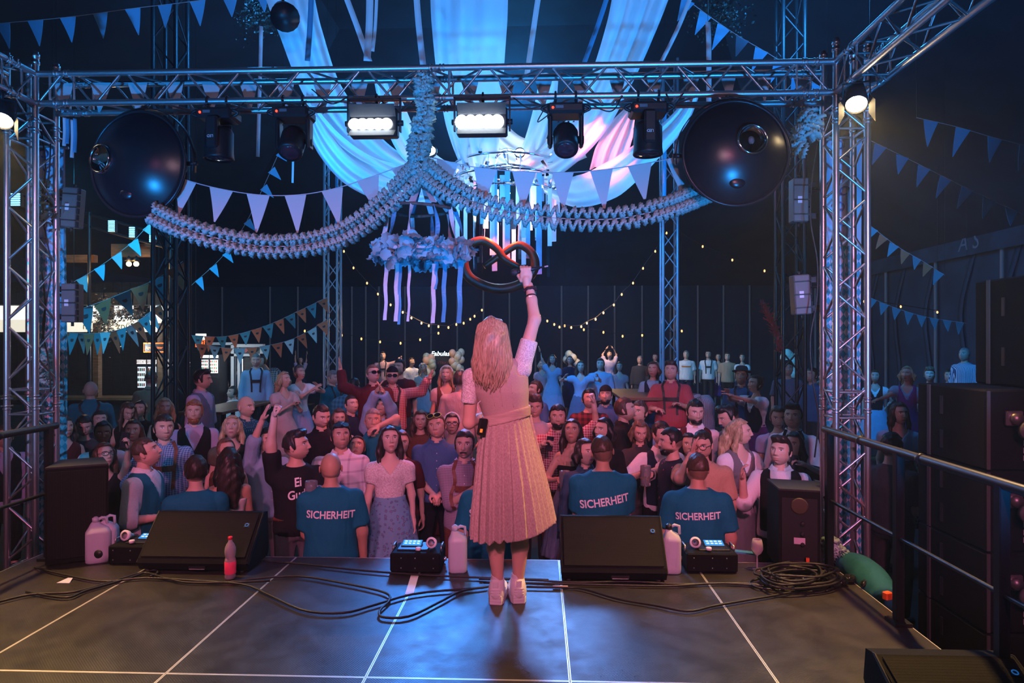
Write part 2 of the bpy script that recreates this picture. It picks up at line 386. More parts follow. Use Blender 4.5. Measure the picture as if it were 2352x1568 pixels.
def mast(label, u, d, w, pitch, top=7.6, rc=0.03, m=M_MAST):
    q = P(u, 784, d)
    return truss('tent_mast', label, (q.x-w/2, q.y-w/2, GR), (0,0,1), top-GR, (1,0,0), (0,1,0), w, pitch, rc, 0.012, m, (), 'lattice masts holding up the tent', n=6)
mast('black lattice tent mast standing before the bar behind the dark dish', 392, 9.6, 0.32, 0.42)
mast('black lattice tent mast behind the lamp-lit tower with slim speakers around it', 1815, 9.8, 0.30, 0.40)
mast('far lattice tent mast beyond the paper garland on the bar side', 764, 16, 0.30, 0.45, m=mat('mast_blue_lit', (0.35,0.42,0.50), 0.4, 0.4))  # blue light on the far masts is put into their colour
mast('far blue-lit lattice tent mast with festoon bulbs fixed to it', 1537, 14.5, 0.30, 0.45, m=mat('mast_blue_lit', (0.35,0.42,0.50), 0.4, 0.4))
# ---------------------------------------------------------------- railings
def railing(label, X, ys, rails=((1.0,0.026),(0.5,0.012))):
    t = thing('stage_railing', (X, ys[0], 0), label, 'railing', 'black steel railings at the stage sides')
    for z, r in rails: rod('handrail', (X,ys[0]+0.08,z), (X,ys[-1],z), r, M_BSTEEL, t, 12)
    for y in ys:
        MB().box((X,y,0.5), (0.05,0.05,1.0), bev=0.005).build('post', M_BSTEEL, t)
        MB().box((X,y,0.01), (0.10,0.12,0.02)).build('foot_plate', M_BSTEEL, t)
    for y in (ys[0]-0.5, ys[0]-1.2): MB().smooth().cyl((X,y,1.0), (X,y+0.03,1.0), 0.031, n=12).build('collar', M_BSTEEL, t)
    return t
railing('black steel stage railing in front of the loudspeaker stack', 2.10, [5.02, 4.07, 3.18, 2.1, 1.0, -0.2])
railing('black steel stage railing beside the dark side-fill speaker', -3.70, [5.02, 4.0, 2.9, 1.8, 0.6])
# ================================================================ stage lighting gear
M_LENS = mat('lamp_lens', (0.02,0.02,0.025), 0.1, spec=0.8)
M_CHROME = mat('chrome', (0.75,0.72,0.74), 0.12, 1.0)
M_LETTER = mat('white_letter', (0.75,0.75,0.78), 0.6)
M_REDLED = mat('red_display', (0.4,0.01,0.01), 0.5, emit=(1.0,0.03,0.01), es=6)
M_CABLE = mat('black_cable', (0.016,0.015,0.015), 0.5, build=bumpy(60, 0.1, 0.001))
def clamp(x, y, z, parent, r=0.025):
    b = MB().smooth(); b.tube([(x, y+(r+0.008)*math.cos(a), z+(r+0.008)*math.sin(a)) for a in np.linspace(-0.6, 3.8, 12)], 0.009, 6)
    b.cyl((x,y,z-r-0.06), (x,y,z-r), 0.012, n=8); return b.build('clamp', M_BLACK, parent)
def moving_head(u, front, label, led=True):
    y = YT+0.02; q = PY(u, 260, y); x = q.x; z = ZT-0.04
    t = thing('moving_head', (x, y, z-0.1), label, 'stage light', 'moving head lamps under the front truss')
    for s in (-0.08, 0.08): clamp(x+s, YT, ZT, t)
    MB().box((x,y,z-0.075), (0.29,0.22,0.085), bev=0.02).build('base', M_BLACK, t)
    MB().box((x-0.05,y-0.112,z-0.072), (0.06,0.004,0.022)).build('display', mat('display_grey', (0.10,0.12,0.14), 0.3), t)
    MB().smooth().ball((x-0.102,y-0.112,z-0.078), 0.010, 8, 6).build('status_light', M_REDLED, t)
    for s in (-1, 1): MB().smooth().tube(bez([(x+s*0.14,y-0.08,z-0.05),(x+s*0.19,y-0.07,z-0.075),(x+s*0.14,y-0.06,z-0.10)], 8), 0.012, 6).build('carry_handle', M_BLACK, t)
    if front:      # yoke seen edge-on: one arm in front of the drum
        for s in (-1, 1): MB().box((x,y+s*0.125,z-0.235), (0.095,0.035,0.25), bev=0.015).build('yoke_arm', M_BLACK, t)
        h = MB().smooth().lathe((x,y,z-0.17), (0,0,-1), [(0,0.05),(0.01,0.095),(0.04,0.112),(0.20,0.112),(0.235,0.116),(0.25,0.118),(0.258,0.112),(0.25,0.105),(0.245,0.02)], 28, False).build('head', M_BLACK, t)
        MB().smooth().lathe((x,y,z-0.412), (0,0,-1), [(0,0.104),(0.012,0.09),(0.018,0.02)], 24).build('lens', M_LENS, h)
        if led: text_on('LED', 0.030, (x-0.004,y-0.1435,z-0.275), (-1,0,0), (0,0,-1), M_LETTER, t)
    else:          # yoke seen from the front, drum tilted towards the stage
        for s in (-1, 1):
            MB().box((x+s*0.123,y,z-0.235), (0.035,0.10,0.25), bev=0.014).build('yoke_arm', M_BLACK, t)
            MB().smooth().cyl((x+s*0.10,y,z-0.30), (x+s*0.145,y,z-0.30), 0.03, n=14).build('pivot', M_BLACK, t)
        a = Vector((0,-0.55,-0.83)).normalized(); o = Vector((x,y+0.03,z-0.21))
        h = MB().smooth().lathe(o, a, [(0,0.05),(0.01,0.085),(0.05,0.100),(0.20,0.098),(0.23,0.094),(0.24,0.085),(0.232,0.02)], 24, False).build('head', M_BLACK, t)
        MB().smooth().lathe(o+a*0.232, a, [(0,0.084),(0.012,0.06),(0.016,0.01)], 24).build('lens', mat('lens_pinkish', (0.05,0.02,0.03), 0.15, spec=0.8), h)
        for k in range(4):
            MB().box((x-0.06+k*0.04,y-0.075,z-0.178), (0.014,0.02,0.004)).build('cooling_fin', M_BLACK, h)
    return t
moving_head(503, True, 'moving head lamp with round drum hanging beside the dish on the bar side')
moving_head(676, False, 'moving head lamp with wide yoke nearest the cloud-white drape on the bar side', False)
moving_head(1299, False, 'moving head lamp with wide yoke beside the lit chandelier', False)
moving_head(1488, True, 'moving head lamp with round drum and red display next to the lit dish')
M_BLIND = mat('blinder_tube', (1,1,1), 0.4, emit=(0.80,0.90,1.0), es=34)
def blinder(u0, u1, v0, v1, bu0, bu1, bv0, bv1, label):
    y = YT-0.12; a, b = PY(u0, v0, y), PY(u1, v1, y); c = (a+b)/2; w, h = b.x-a.x, a.z-b.z
    t = thing('blinder_panel', (c.x, y, c.z), label, 'stage light', 'white strobe blinders under the front truss')
    MB().box((c.x,y+0.05,c.z), (w,0.09,h), bev=0.012).build('housing', M_BLACK, t)
    for k in range(7): MB().box((c.x-w*0.42+k*w*0.14,y+0.10,c.z+h*0.3), (0.012,0.03,h*0.3)).build('heat_sink_fin', M_BLACK, t)
    p, q = PY(bu0, bv0, y-0.01), PY(bu1, bv1, y-0.01); bc = (p+q)/2
    for k in range(5):
        x = p.x+(q.x-p.x)*(k+0.5)/5; MB().smooth().ball((x,y-0.003,bc.z), 1.0, 12, 8, ((q.x-p.x)/10*1.5, 0.014, (p.z-q.z)/2*1.05)).build('led_cell', M_BLIND, t)
    MB().prism([(a.x+0.01,y-0.005,bc.z-0.05),(b.x-0.01,y-0.005,bc.z-0.05),(b.x-0.01,y-0.09,b.z-0.02),(a.x+0.01,y-0.09,b.z-0.02)], (0,0.003,0.003)).build('barn_door', M_BLACKM, t)
    MB().prism([(a.x+0.01,y-0.005,bc.z+0.06),(b.x-0.01,y-0.005,bc.z+0.06),(b.x-0.01,y-0.06,a.z+0.01),(a.x+0.01,y-0.06,a.z+0.01)], (0,0.003,-0.003)).build('barn_door', M_BLACKM, t)
    for s in (-1, 1):
        MB().box((c.x+s*(w/2+0.018),y+0.04,c.z+0.06), (0.012,0.04,0.26)).build('yoke_arm', M_BLACK, t); MB().smooth().cyl((c.x+s*(w/2),y+0.04,c.z), (c.x+s*(w/2+0.04),y+0.04,c.z), 0.022, n=10).build('tilt_knob', M_BLACK, t)
    MB().box((c.x,y+0.04,c.z+0.19), (w+0.05,0.04,0.012)).build('yoke_bar', M_BLACK, t); clamp(c.x, YT, ZT, t)
blinder(802, 912, 248, 312, 804, 896, 272, 296, 'white glowing blinder panel on the bar side of the hanging garland')
blinder(1048, 1165, 245, 308, 1050, 1152, 264, 294, 'white glowing blinder panel in front of the central drape')
def dish(u, v, Y, R, axis, label, port):
    c = PY(u, v, Y); a = Vector(axis).normalized(); t = thing('dish_lamp', c, label, 'dish lamp', 'large dark dome lamps under the front truss')
    mm = mat('dish_shell', (0.012,0.012,0.015), 0.30, 0.0, spec=0.6, build=bumpy(25, 0.04, 0.002))
    D = 0.15; prof = [(D*(1-(r/R)**2.2), r) for r in np.linspace(0.004, R, 20)]
    MB().smooth().lathe(c, a, prof+[(-0.02, R+0.004), (-0.05, R-0.01), (-0.06, R*0.6), (-0.06, 0.01)], 56, False).build('dome', mm, t)
    x = a.cross(Vector((0,0,1))).normalized(); up = x.cross(a)
    MB().smooth().tube([c+(x*math.cos(k)+up*math.sin(k))*(R+0.008) for k in np.linspace(0, 2*math.pi, 56, endpoint=False)], 0.012, 8, True).build('rim', mat('dish_rim', (0.03,0.03,0.034), 0.3, 0.4), t)
    rr_ = math.hypot(*port); f = c+x*port[0]+up*port[1]+a*(D*(1-(rr_/R)**2.2)-0.02); n = (a+(x*port[0]+up*port[1])*1.1).normalized()
    bd = MB().smooth().lathe(f, n, [(0.0,0.112),(0.045,0.112),(0.052,0.106),(0.046,0.099),(0.030,0.090),(0.010,0.065),(0.0,0.03),(-0.002,0.004)], 36, False).build('porthole_reflector', M_CHROME, t)
    MB().smooth().ball(f+n*0.022, 0.020, 12, 8, (1,1,1.3)).build('bulb', mat('frosted_bulb', (0.75,0.55,0.55), 0.3), bd)
    MB().smooth().tube([f+n*0.02-up*0.08, f+n*0.022], 0.006, 6).build('bulb_holder', M_BLACK, bd)
    MB().smooth().lathe(f+n*0.046, n, [(0,0.099),(0.012,0.075),(0.018,0.004)], 28).build('front_glass', mat('dish_glass', (1,1,1), 0.0, trans=1.0, ior=1.1), bd)
    MB().smooth().ball(c-up*R*0.62+x*0.02+a*D*0.58, 0.06, 14, 8, (1.0,0.35,0.8)).build('dent', mm, t)
    arc = [c-a*0.06+(x*math.cos(k)+up*math.sin(k))*(R+0.05) for k in np.linspace(-0.15, math.pi+0.15, 30)]
    MB().strip(arc, a*0.022, 0.003).build('yoke', M_BLACK, t, True)
    for s in (-1, 1): MB().smooth().cyl(c-a*0.06+x*s*(R-0.01), c-a*0.06+x*s*(R+0.07), 0.018, n=10).build('tilt_knob', M_BLACK, t)
    tp = c-a*0.06+up*(R+0.05); MB().smooth().tube([tp, Vector((tp.x, YT, ZT-0.02))], 0.014, 8).build('hanger', M_BLACK, t)
    return t
dish(1690, 352, 5.16, 0.385, (0.03,-1.0,0.03), 'dark dome lamp with chrome porthole beside the warm spotlight tower', (-0.065,0.05))
dish(316, 377, 5.25, 0.405, (-0.14,-1.0,0.0), 'dark dome lamp turned aside over the bar end of the garland', (0.215,0.02))
def fresnel(u, v, d, aim, label, energy, cone):
    c = P(u, v, d); a = (Vector(aim)-c).normalized(); t = thing('spotlight', c, label, 'spotlight', 'warm spotlights at the stage corners')
    MB().smooth().lathe(c, -a, [(-0.005,0.075),(0.0,0.080),(0.06,0.080),(0.10,0.075),(0.22,0.06),(0.24,0.02)], 20, False).build('housing', M_BLACKM, t)
    MB().smooth().lathe(c+a*0.0, a, [(-0.01,0.072),(0.004,0.060),(0.014,0.005)], 20).build('lens', mat('warm_lens', (1,0.9,0.7), 0.4, emit=(1.0,0.72,0.36), es=70), t)
    x = a.cross(Vector((0,0,1))).normalized()
    for s in (-1, 1): MB().prism([c+x*s*0.08+Vector((0,0,0.07)), c+x*s*0.08-Vector((0,0,0.07)), c+x*s*0.12+a*0.10-Vector((0,0,0.08)), c+x*s*0.12+a*0.10+Vector((0,0,0.08))], x*s*0.003).build('barn_door', M_BLACKM, t)
    MB().smooth().tube([c+x*0.09, c+x*0.09+Vector((0,0,0.16)), c-x*0.09+Vector((0,0,0.16)), c-x*0.09], 0.008, 6).build('yoke', M_BLACK, t)
    MB().smooth().cyl(c+Vector((0,0,0.16)), (c.x, c.y, ZT-0.02), 0.014, n=8).build('hook', M_BLACK, t)
    l = lamp('warm_lamp', 'SPOT', c+a*0.03, energy, WARM, aim, 0.07, cone, 0.6); l.parent = t; l.location = a*0.03
    return t
fresnel(1967, 240, 5.05, (1.3,2.6,0.0), 'warm spotlight blazing beside the tower top near the loudspeaker stack', 900, 88)
fresnel(4, 277, 5.2, (-3.0,2.6,0.0), 'warm spotlight glowing at the picture edge on the bar side', 820, 82)
def batten(u0, v0, u1, v1, Y, tilt, label):
    a, b = PY(u0, v0, Y), PY(u1, v1, Y); c = (a+b)/2; h = a.z-b.z; w = b.x-a.x; t = thing('batten_light', c, label, 'stage light', 'slim wash fixtures clamped to the towers')
    R = Matrix.Rotation(tilt, 3, 'Y')
    mm = mat('batten_case', (0.10,0.085,0.085), 0.5, build=bumpy(40, 0.1))
    MB().box(c, (w*0.62,0.12,h), R, bev=0.008).build('case', mm, t)
    for k in range(3): MB().box(c+R @ Vector((0,-0.064,h*(0.33-0.33*k))), (w*0.64,0.010,0.010), R).build('seam_rib', M_BLACK, t)
    MB().box(c+R @ Vector((-w*0.05,-0.062,0.0)), (0.035,0.004,0.055), R).build('rating_label', mat('pale_label', (0.55,0.45,0.5), 0.6), t)
    for k in range(6): MB().box(c+R @ Vector((w*0.33,-0.04,h*(0.42-0.168*k))), (0.012,0.03,h*0.13), R).build('lens_cell', M_LENS, t)
    for z in (-0.36, 0.36): MB().box(c+R @ Vector((-w*0.50 if u0 < 1000 else w*0.5,0,h*z)), (w*0.5,0.05,0.045), R).build('bracket', M_BLACK, t)
    rod('arm_pipe', c+Vector((0,0.05,h*0.2)), (XR if u0 > 1000 else XL+0.24, YT+0.24, c.z+h*0.2), 0.014, M_BSTEEL, t, 8)
    for z in (-0.54, 0.54): MB().smooth().cyl(c+R @ Vector((0,0,h*z-0.02)), c+R @ Vector((0,0,h*z+0.02)), 0.012, n=8).build('eye_bolt', M_BLACK, t)
batten(140, 433, 196, 523, 5.72, 0.08, 'slim dark fixture clamped high on the tower on the bar side')
batten(140, 652, 193, 740, 5.72, 0.0, 'slim dark fixture clamped below the other on the tower on the bar side')
batten(1806, 412, 1862, 511, 5.75, 0.0, 'slim brown fixture hung high behind the lit tower')
batten(1808, 632, 1868, 722, 5.75, -0.06, 'slim brown fixture hung low and tilted behind the lit tower')
def lead(pts, r=0.006, n=24, label=None, group='loose cables of the stage'):
    b = MB().smooth().tube(bez(pts, n), r, 6)
    return b.build('cable', M_CABLE, None, True, label, 'cable', group)
# cables looped under the front truss and down the towers
for k, (u0, v0, us, vs, u1, v1) in enumerate(((470,240,520,262,560,236),(610,236,660,262,700,232),(716,205,760,238,800,222),(870,222,905,262,950,232),(1180,225,1215,248,1262,238),(1330,225,1400,256,1430,220),(1250,250,1235,280,1262,262),(1530,215,1548,240,1570,214))):
    lead([PY(u0, v0, YT-0.04), PY(us, vs, YT-0.05), PY(u1, v1, YT-0.04)], 0.005, 14, 'thin black lead drooping '+('below the clamp of the bar-side drum lamp', 'between drum lamp and wide-yoke lamp on the bar side', 'behind the wide-yoke lamp on the bar side', 'between first blinder and tissue bunch', 'beside the central blinder', 'between wide-yoke lamp and drum lamp near the lit dish', 'in front of the yoke beside the chandelier', 'between drum lamp and lit dish')[k], 'leads drooping under the truss')
for k, (u, v0, v1) in enumerate(((95,300,1000),(108,330,900),(1870,330,1050),(1930,400,1000))):
    pts = [PY(u+10*math.sin(j*1.7+k), v0+(v1-v0)*j/8, YT+0.12) for j in range(9)]
    lead(pts, 0.006, 40, ('black lead hanging inside the bar-side tower down to the railing', 'shorter black lead inside the bar-side tower', 'black lead beside the banner of the lit tower', 'black lead hanging inside the lit tower')[k], 'leads inside the towers')
# ================================================================ loudspeakers and stage floor things
M_GRILLE = mat('speaker_grille', rough=0.75, spec=0.2, build=lambda t, b: (lambda v: (t.links.new(v.inputs['Vector'].node.inputs['Vector'].node.outputs[0], b.inputs['Roughness']) if False else None, t.links.new(obj_coord(t), v.inputs['Vector']), t.links.new(ramp(t, v.outputs['Distance'], [(0.30, (0.004,0.004,0.004)), (0.42, (0.011,0.0105,0.011))]), b.inputs['Base Color']), bump(t, b, v.outputs['Distance'], 0.6, 0.002)))(N(t, 'ShaderNodeTexVoronoi', i_Scale=170.0, i_Randomness=0.0)))
M_CAB = mat('speaker_cabinet', (0.0045,0.0045,0.0055), 0.8, spec=0.2, build=bumpy(160, 0.5, 0.002))
M_BADGE = mat('blue_badge', (0.05,0.25,0.6), 0.35, emit=(0.02,0.25,0.8), es=0.25)
def wedge(x0, x1, y0, zt, label, dep=0.40, badge=0.9):
    t = thing('floor_monitor', ((x0+x1)/2, y0+dep/2, 0), label, 'loudspeaker', 'wedge monitors on the stage floor')
    pr = [(y0+0.03,0.02),(y0-0.005,0.075),(y0+0.01,0.105),(y0+dep*0.72,zt),(y0+dep*0.95,zt-0.015),(y0+dep,0.06),(y0+dep-0.03,0.02)]
    MB().prism([(x0,y,z) for y, z in pr], (x1-x0,0,0)).build('cabinet', M_CAB, t)
    a, b = Vector((0,y0+0.012,0.107)), Vector((0,y0+dep*0.70,zt-0.003)); up = (b-a).normalized(); n = Vector((0,-up.z,up.y))
    g0 = [Vector((x,0,0))+a+up*0.008+n*0.004 for x in (x0+0.018, x1-0.018)]; g1 = [p+up*((b-a).length-0.02) for p in g0]
    MB().prism([g0[0], g0[1], g1[1], g1[0]], n*0.006).build('grille', M_GRILLE, t)
    c = a+up*((b-a).length*0.70)+n*0.012; cx = x0+(x1-x0)*badge
    MB().box(Vector((cx,0,0))+c, (0.040,0.034,0.003), Matrix([(1,0,0),(0,up.y,n.y),(0,up.z,n.z)])).build('badge_plate', M_BLACK, t)
    MB().smooth().tube([Vector((cx,0,0))+c+n*0.003+(Vector((1,0,0))*math.cos(k)+up*math.sin(k))*0.012 for k in np.linspace(0, 2*math.pi, 20, endpoint=False)], 0.003, 6, True).build('badge_ring', M_BADGE, t)
    MB().box(((x0+x1)/2+0.04,y0+0.006,0.045), (0.12,0.02,0.022)).build('handle_slot', M_BLACK, t); MB().box(((x0+x1)/2+0.04,y0-0.006,0.036), (0.11,0.004,0.004)).build('handle_lip', M_ALUE, t)
    for x in (x0+0.05, x1-0.05): MB().smooth().cyl((x,y0+0.05,0), (x,y0+0.05,0.022), 0.018, n=8).build('rubber_foot', M_BLACKM, t)
    for x in (x0, x1): MB().prism([(x-0.006 if x == x0 else x,y,z) for y, z in [(y0+0.0,0.08),(y0+dep*0.72,zt+0.004),(y0+dep*0.78,zt),(y0+0.03,0.06)]], (0.006,0,0)).build('side_cheek', M_BLACK, t)
    return t
xa, xb = PY(353, 1300, 4.95).x, PY(594, 1300, 4.95).x
wedge(xa, xb, 4.74, 0.37, 'black wedge floor monitor with blue badge beside the lemonade bottle')
xa, xb = PY(1290, 1320, 4.72).x, PY(1529, 1320, 4.72).x
wedge(xa, xb, 4.66, 0.385, 'black wedge floor monitor with grey badge right behind the singer', badge=0.905)
wedge(1.53, 2.14, 2.86, 0.225, 'corner of a wedge monitor with perforated grille nearest the photographer', dep=0.42)
MB().smooth().tube([(1.50+0.03*math.cos(k), 2.86, 0.14+0.035*math.sin(k)) for k in np.linspace(0, 2*math.pi, 18, endpoint=False)], 0.008, 6, True).build('rope_loop', mat('rope', (0.55,0.50,0.48), 0.8), None, True, 'small pale rope loop on the nearest wedge monitor', 'rope loop')
def sidefill(x, y, ang, label, w=0.42, dp=0.42, h=0.66, back=False):
    t = thing('side_fill_speaker', (x, y, 0), label, 'loudspeaker', 'upright speakers at the front stage corners'); R = Matrix.Rotation(ang, 3, 'Z')
    f = [(-w/2,-dp/2),(w/2,-dp/2),(w/2*0.72,dp/2),(-w/2*0.72,dp/2)]
    pl = [Vector((x,y,0.012))+R @ Vector((p[0],p[1],0)) for p in f]; MB().prism(pl, (0,0,h)).build('cabinet', M_CAB, t)
    g = [Vector((x,y,0.05))+R @ Vector((p,-dp/2-0.004,0)) for p in (-w/2+0.015, w/2-0.015)]; gz = Vector((0,0,h-0.06)); MB().prism([g[0], g[1], g[1]+gz, g[0]+gz], R @ Vector((0,-0.008,0))).build('grille', M_GRILLE, t)
    MB().prism([p+Vector((0,0,h)) for p in pl], (0,0,0.012)).build('top_cap', mat('speaker_top', (0.016,0.016,0.018), 0.6, build=bumpy(160, 0.4, 0.002)), t)
    if back:
        o = lambda a, b, c: Vector((x,y,0))+R @ Vector((a,b,c))
        MB().box(o(0,dp/2+0.006,h*0.5), (w*0.62,0.012,h*0.86), R).build('back_plate', M_BLACK, t)
        MB().smooth().lathe(o(0,dp/2+0.012,h*0.84), R @ Vector((0,1,0)), [(0,0.058),(0.006,0.058),(0.007,0.05)], 24).build('amber_port', mat('amber_port', (0.05,0.042,0.018), 0.5), t)
        MB().box(o(0.0,dp/2+0.014,h*0.40), (0.075,0.004,0.045), R).build('rating_label', mat('pale_label', (0.55,0.45,0.5), 0.6), t)
        for k in range(3): MB().smooth().cyl(o(-0.02,dp/2+0.012,h*(0.62-0.13*k)), o(-0.02,dp/2+0.03,h*(0.62-0.13*k)), 0.014, n=10).build('socket', M_BLACKM, t)
        MB().box(o(-0.05,dp/2+0.04,h*0.18), (0.022,0.022,0.030), R).build('orange_plug', mat('orange_plug', (0.8,0.12,0.02), 0.5, build=bumpy(60, 0.05)), t)
q = PZ(150, 1290); sidefill(q.x+0.02, q.y+0.13, math.radians(30), 'dark upright side-fill speaker in front of the tower on the bar side', w=0.40, dp=0.36, h=0.70)
q = PZ(1832, 1312); sidefill(q.x+0.05, q.y+0.16, math.radians(166), 'dark upright side-fill speaker with plugged-in back near the cable heap', w=0.38, dp=0.36, h=0.565, back=True)
# loudspeaker stack beyond the railing: each cabinet a thing
M_STRIP = mat('stack_strip', (0.10,0.10,0.10), 0.5, 0.5)
def pa_box(x0, x1, y0, y1, z0, z1, label, caster=True):
    c = Vector(((x0+x1)/2,(y0+y1)/2,(z0+z1)/2)); t = thing('bass_cabinet', (c.x,c.y,z0), label, 'loudspeaker', 'cabinets of the loudspeaker stack')
    MB().box(c, (x1-x0,y1-y0,z1-z0-0.006), bev=0.012).build('cabinet', M_CAB, t)
    MB().box((x0-0.004,y1-0.16,c.z), (0.010,0.035,z1-z0-0.01)).build('edge_strip', M_STRIP, t)
    for z in (0.27, 0.73): MB().box((x0-0.003,y1-0.32,z0+(z1-z0)*z), (0.008,0.03,0.13)).build('grip_slot', M_BLACK, t)
    MB().box((x0+0.02,y0-0.004,c.z), (0.02,0.008,z1-z0-0.02)).build('corner_trim', M_STRIP, t)
    if caster:
        o = Vector((x0+0.17,y0-0.02,c.z+0.08))
        MB().smooth().cyl(o+Vector((0.05,-0.05,-0.07)), o+Vector((0.05,-0.09,-0.07)), 0.062, n=20).build('caster_wheel', mat('caster_wheel', (0.10,0.10,0.10), 0.5), t)
        MB().box(o, (0.11,0.03,0.10), bev=0.008).build('caster_fork', mat('caster_zinc', (0.22,0.20,0.20), 0.4, 0.8), t)
        MB().smooth().cyl(o+Vector((0,-0.05,0.0)), o+Vector((0,0.02,0.0)), 0.038, n=14).build('caster_swivel', mat('caster_zinc', (0.22,0.20,0.20), 0.4, 0.8), t)
        MB().box(o+Vector((0.17,0.015,-0.22)), (0.16,0.01,0.20)).build('input_plate', M_BLACK, t)
        MB().box(o+Vector((0.12,0.0,-0.15)), (0.030,0.03,0.030)).build('orange_plug', mat('orange_plug', (0.8,0.12,0.02), 0.5, build=bumpy(60, 0.05)), t)
        MB().box(o+Vector((0.24,0.0,-0.28)), (0.026,0.03,0.026)).build('orange_plug', mat('orange_plug', (0.8,0.12,0.02), 0.5, build=bumpy(60, 0.05)), t)
        for k in range(3): MB().box(o+Vector((0.07,0.008,-0.16-0.05*k)), (0.006,0.004,0.035)).build('type_label', mat('pale_label', (0.55,0.45,0.5), 0.6), t)
names = ['topmost', 'second', 'third', 'bottom']
for k in range(4): pa_box(2.93, 4.2, 4.6, 5.4, 1.33-0.535*(k+1), 1.33-0.535*k, names[k]+' black bass cabinet of the loudspeaker stack', k < 3)
pa_box(3.30, 4.2, 4.75, 5.3, 1.33, 2.10, 'smaller black cabinet standing on top of the loudspeaker stack', False)
# fog machines, canisters, bottle, glass
def fog(x, y, label, w=0.36, dp=0.27, h=0.135, flip=1, ang=0.0):
    t = thing('fog_machine', (x, y, 0), label, 'fog machine', 'fog machines along the stage edge'); R = Matrix.Rotation(ang, 3, 'Z'); o = lambda a, b, c: Vector((x,y,0))+R @ Vector((a*flip,b,c))
    MB().box(o(0,0,h/2+0.008), (w,dp,h), R, bev=0.010).build('case', M_CAB, t)
    MB().box(o(-0.03,0.02,h+0.012), (w*0.62,dp*0.7,0.014), R, bev=0.004).build('top_plate', M_BLACK, t)
    so = MB().box(o(-0.05,0.03,h+0.030), (0.15,0.09,0.012), R @ Matrix.Rotation(0.25, 3, 'X'), bev=0.003).build('touch_screen', M_BLACK, t)
    MB().box(o(-0.05,0.028,h+0.0375), (0.135,0.075,0.002), R @ Matrix.Rotation(0.25, 3, 'X')).build('display', mat('blue_display', (0.02,0.1,0.2), 0.3, emit=(0.03,0.30,0.75), es=0.9), so)
    for j in range(2):
        for k in range(4): MB().box(o(-0.095+0.03*k,0.018+0.028*j,h+0.036+0.007*j), (0.020,0.012,0.003), R @ Matrix.Rotation(0.25, 3, 'X')).build('display_key', mat('display_key', (0.5,0.8,1), 0.4, emit=(0.45,0.80,1.0), es=1.3), so)
    for s in (-1, 1): MB().smooth().tube([o(s*(w/2-0.006),-0.05,h), o(s*(w/2-0.006),-0.05,h+0.035), o(s*(w/2-0.006),0.05,h+0.035), o(s*(w/2-0.006),0.05,h)], 0.007, 6).build('handle', M_ALU, t)
    MB().smooth().cyl(o(w/2,0.02,0.06), o(w/2+0.022,0.02,0.06), 0.014, n=10).build('nozzle', mat('silver_nozzle', (0.6,0.6,0.6), 0.3, 0.9), t)
    for (a, c) in ((-0.1,0.04),(0.0,0.04),(-0.1,0.11),(0.0,0.11),(0.13,0.04),(0.13,0.11)): MB().smooth().cyl(o(a,-dp/2-0.002,c), o(a,-dp/2+0.002,c), 0.005, n=6).build('screw', M_ALU, t)
    u = thing('plastic_funnel', o(0.10,0.02,h+0.016), 'white plastic fluid funnel lying on the '+label, 'funnel', 'white funnels on the fog machines')
    MB().smooth().lathe(o(0.10,-0.045,h+0.060), R @ Vector((0.15,1,-0.25)), [(0,0.026),(0.004,0.040),(0.03,0.036),(0.07,0.014),(0.09,0.012),(0.09,0.009),(0.06,0.009),(0.006,0.034),(0.005,0.026)], 20, False).build('cone', mat('funnel_plastic', (0.75,0.72,0.74), 0.5), u)
    MB().smooth().lathe(o(0.015,-0.09,h+0.02), (0,0,1), [(0,0.020),(0.018,0.020),(0.02,0.016)], 16).build('cap', mat('funnel_plastic', (0.75,0.72,0.74), 0.5), u)
q = PZ(953, 1318); fog(q.x, q.y+0.14, 'fog machine between singer and bald guard')
q = PZ(1637, 1318); fog(q.x, q.y+0.14, 'fog machine by the wine glass', flip=-1)
q = PZ(300, 1298); fog(q.x, q.y+0.13, 'fog machine behind the wedge on the bar side', w=0.34, flip=-1)
M_CAN = mat('canister_plastic', (0.62,0.66,0.72), 0.45, trans=0.25, build=bumpy(14, 0.15, 0.01)); M_CANF = mat('canister_fluid', (0.50,0.55,0.62), 0.4, trans=0.2)
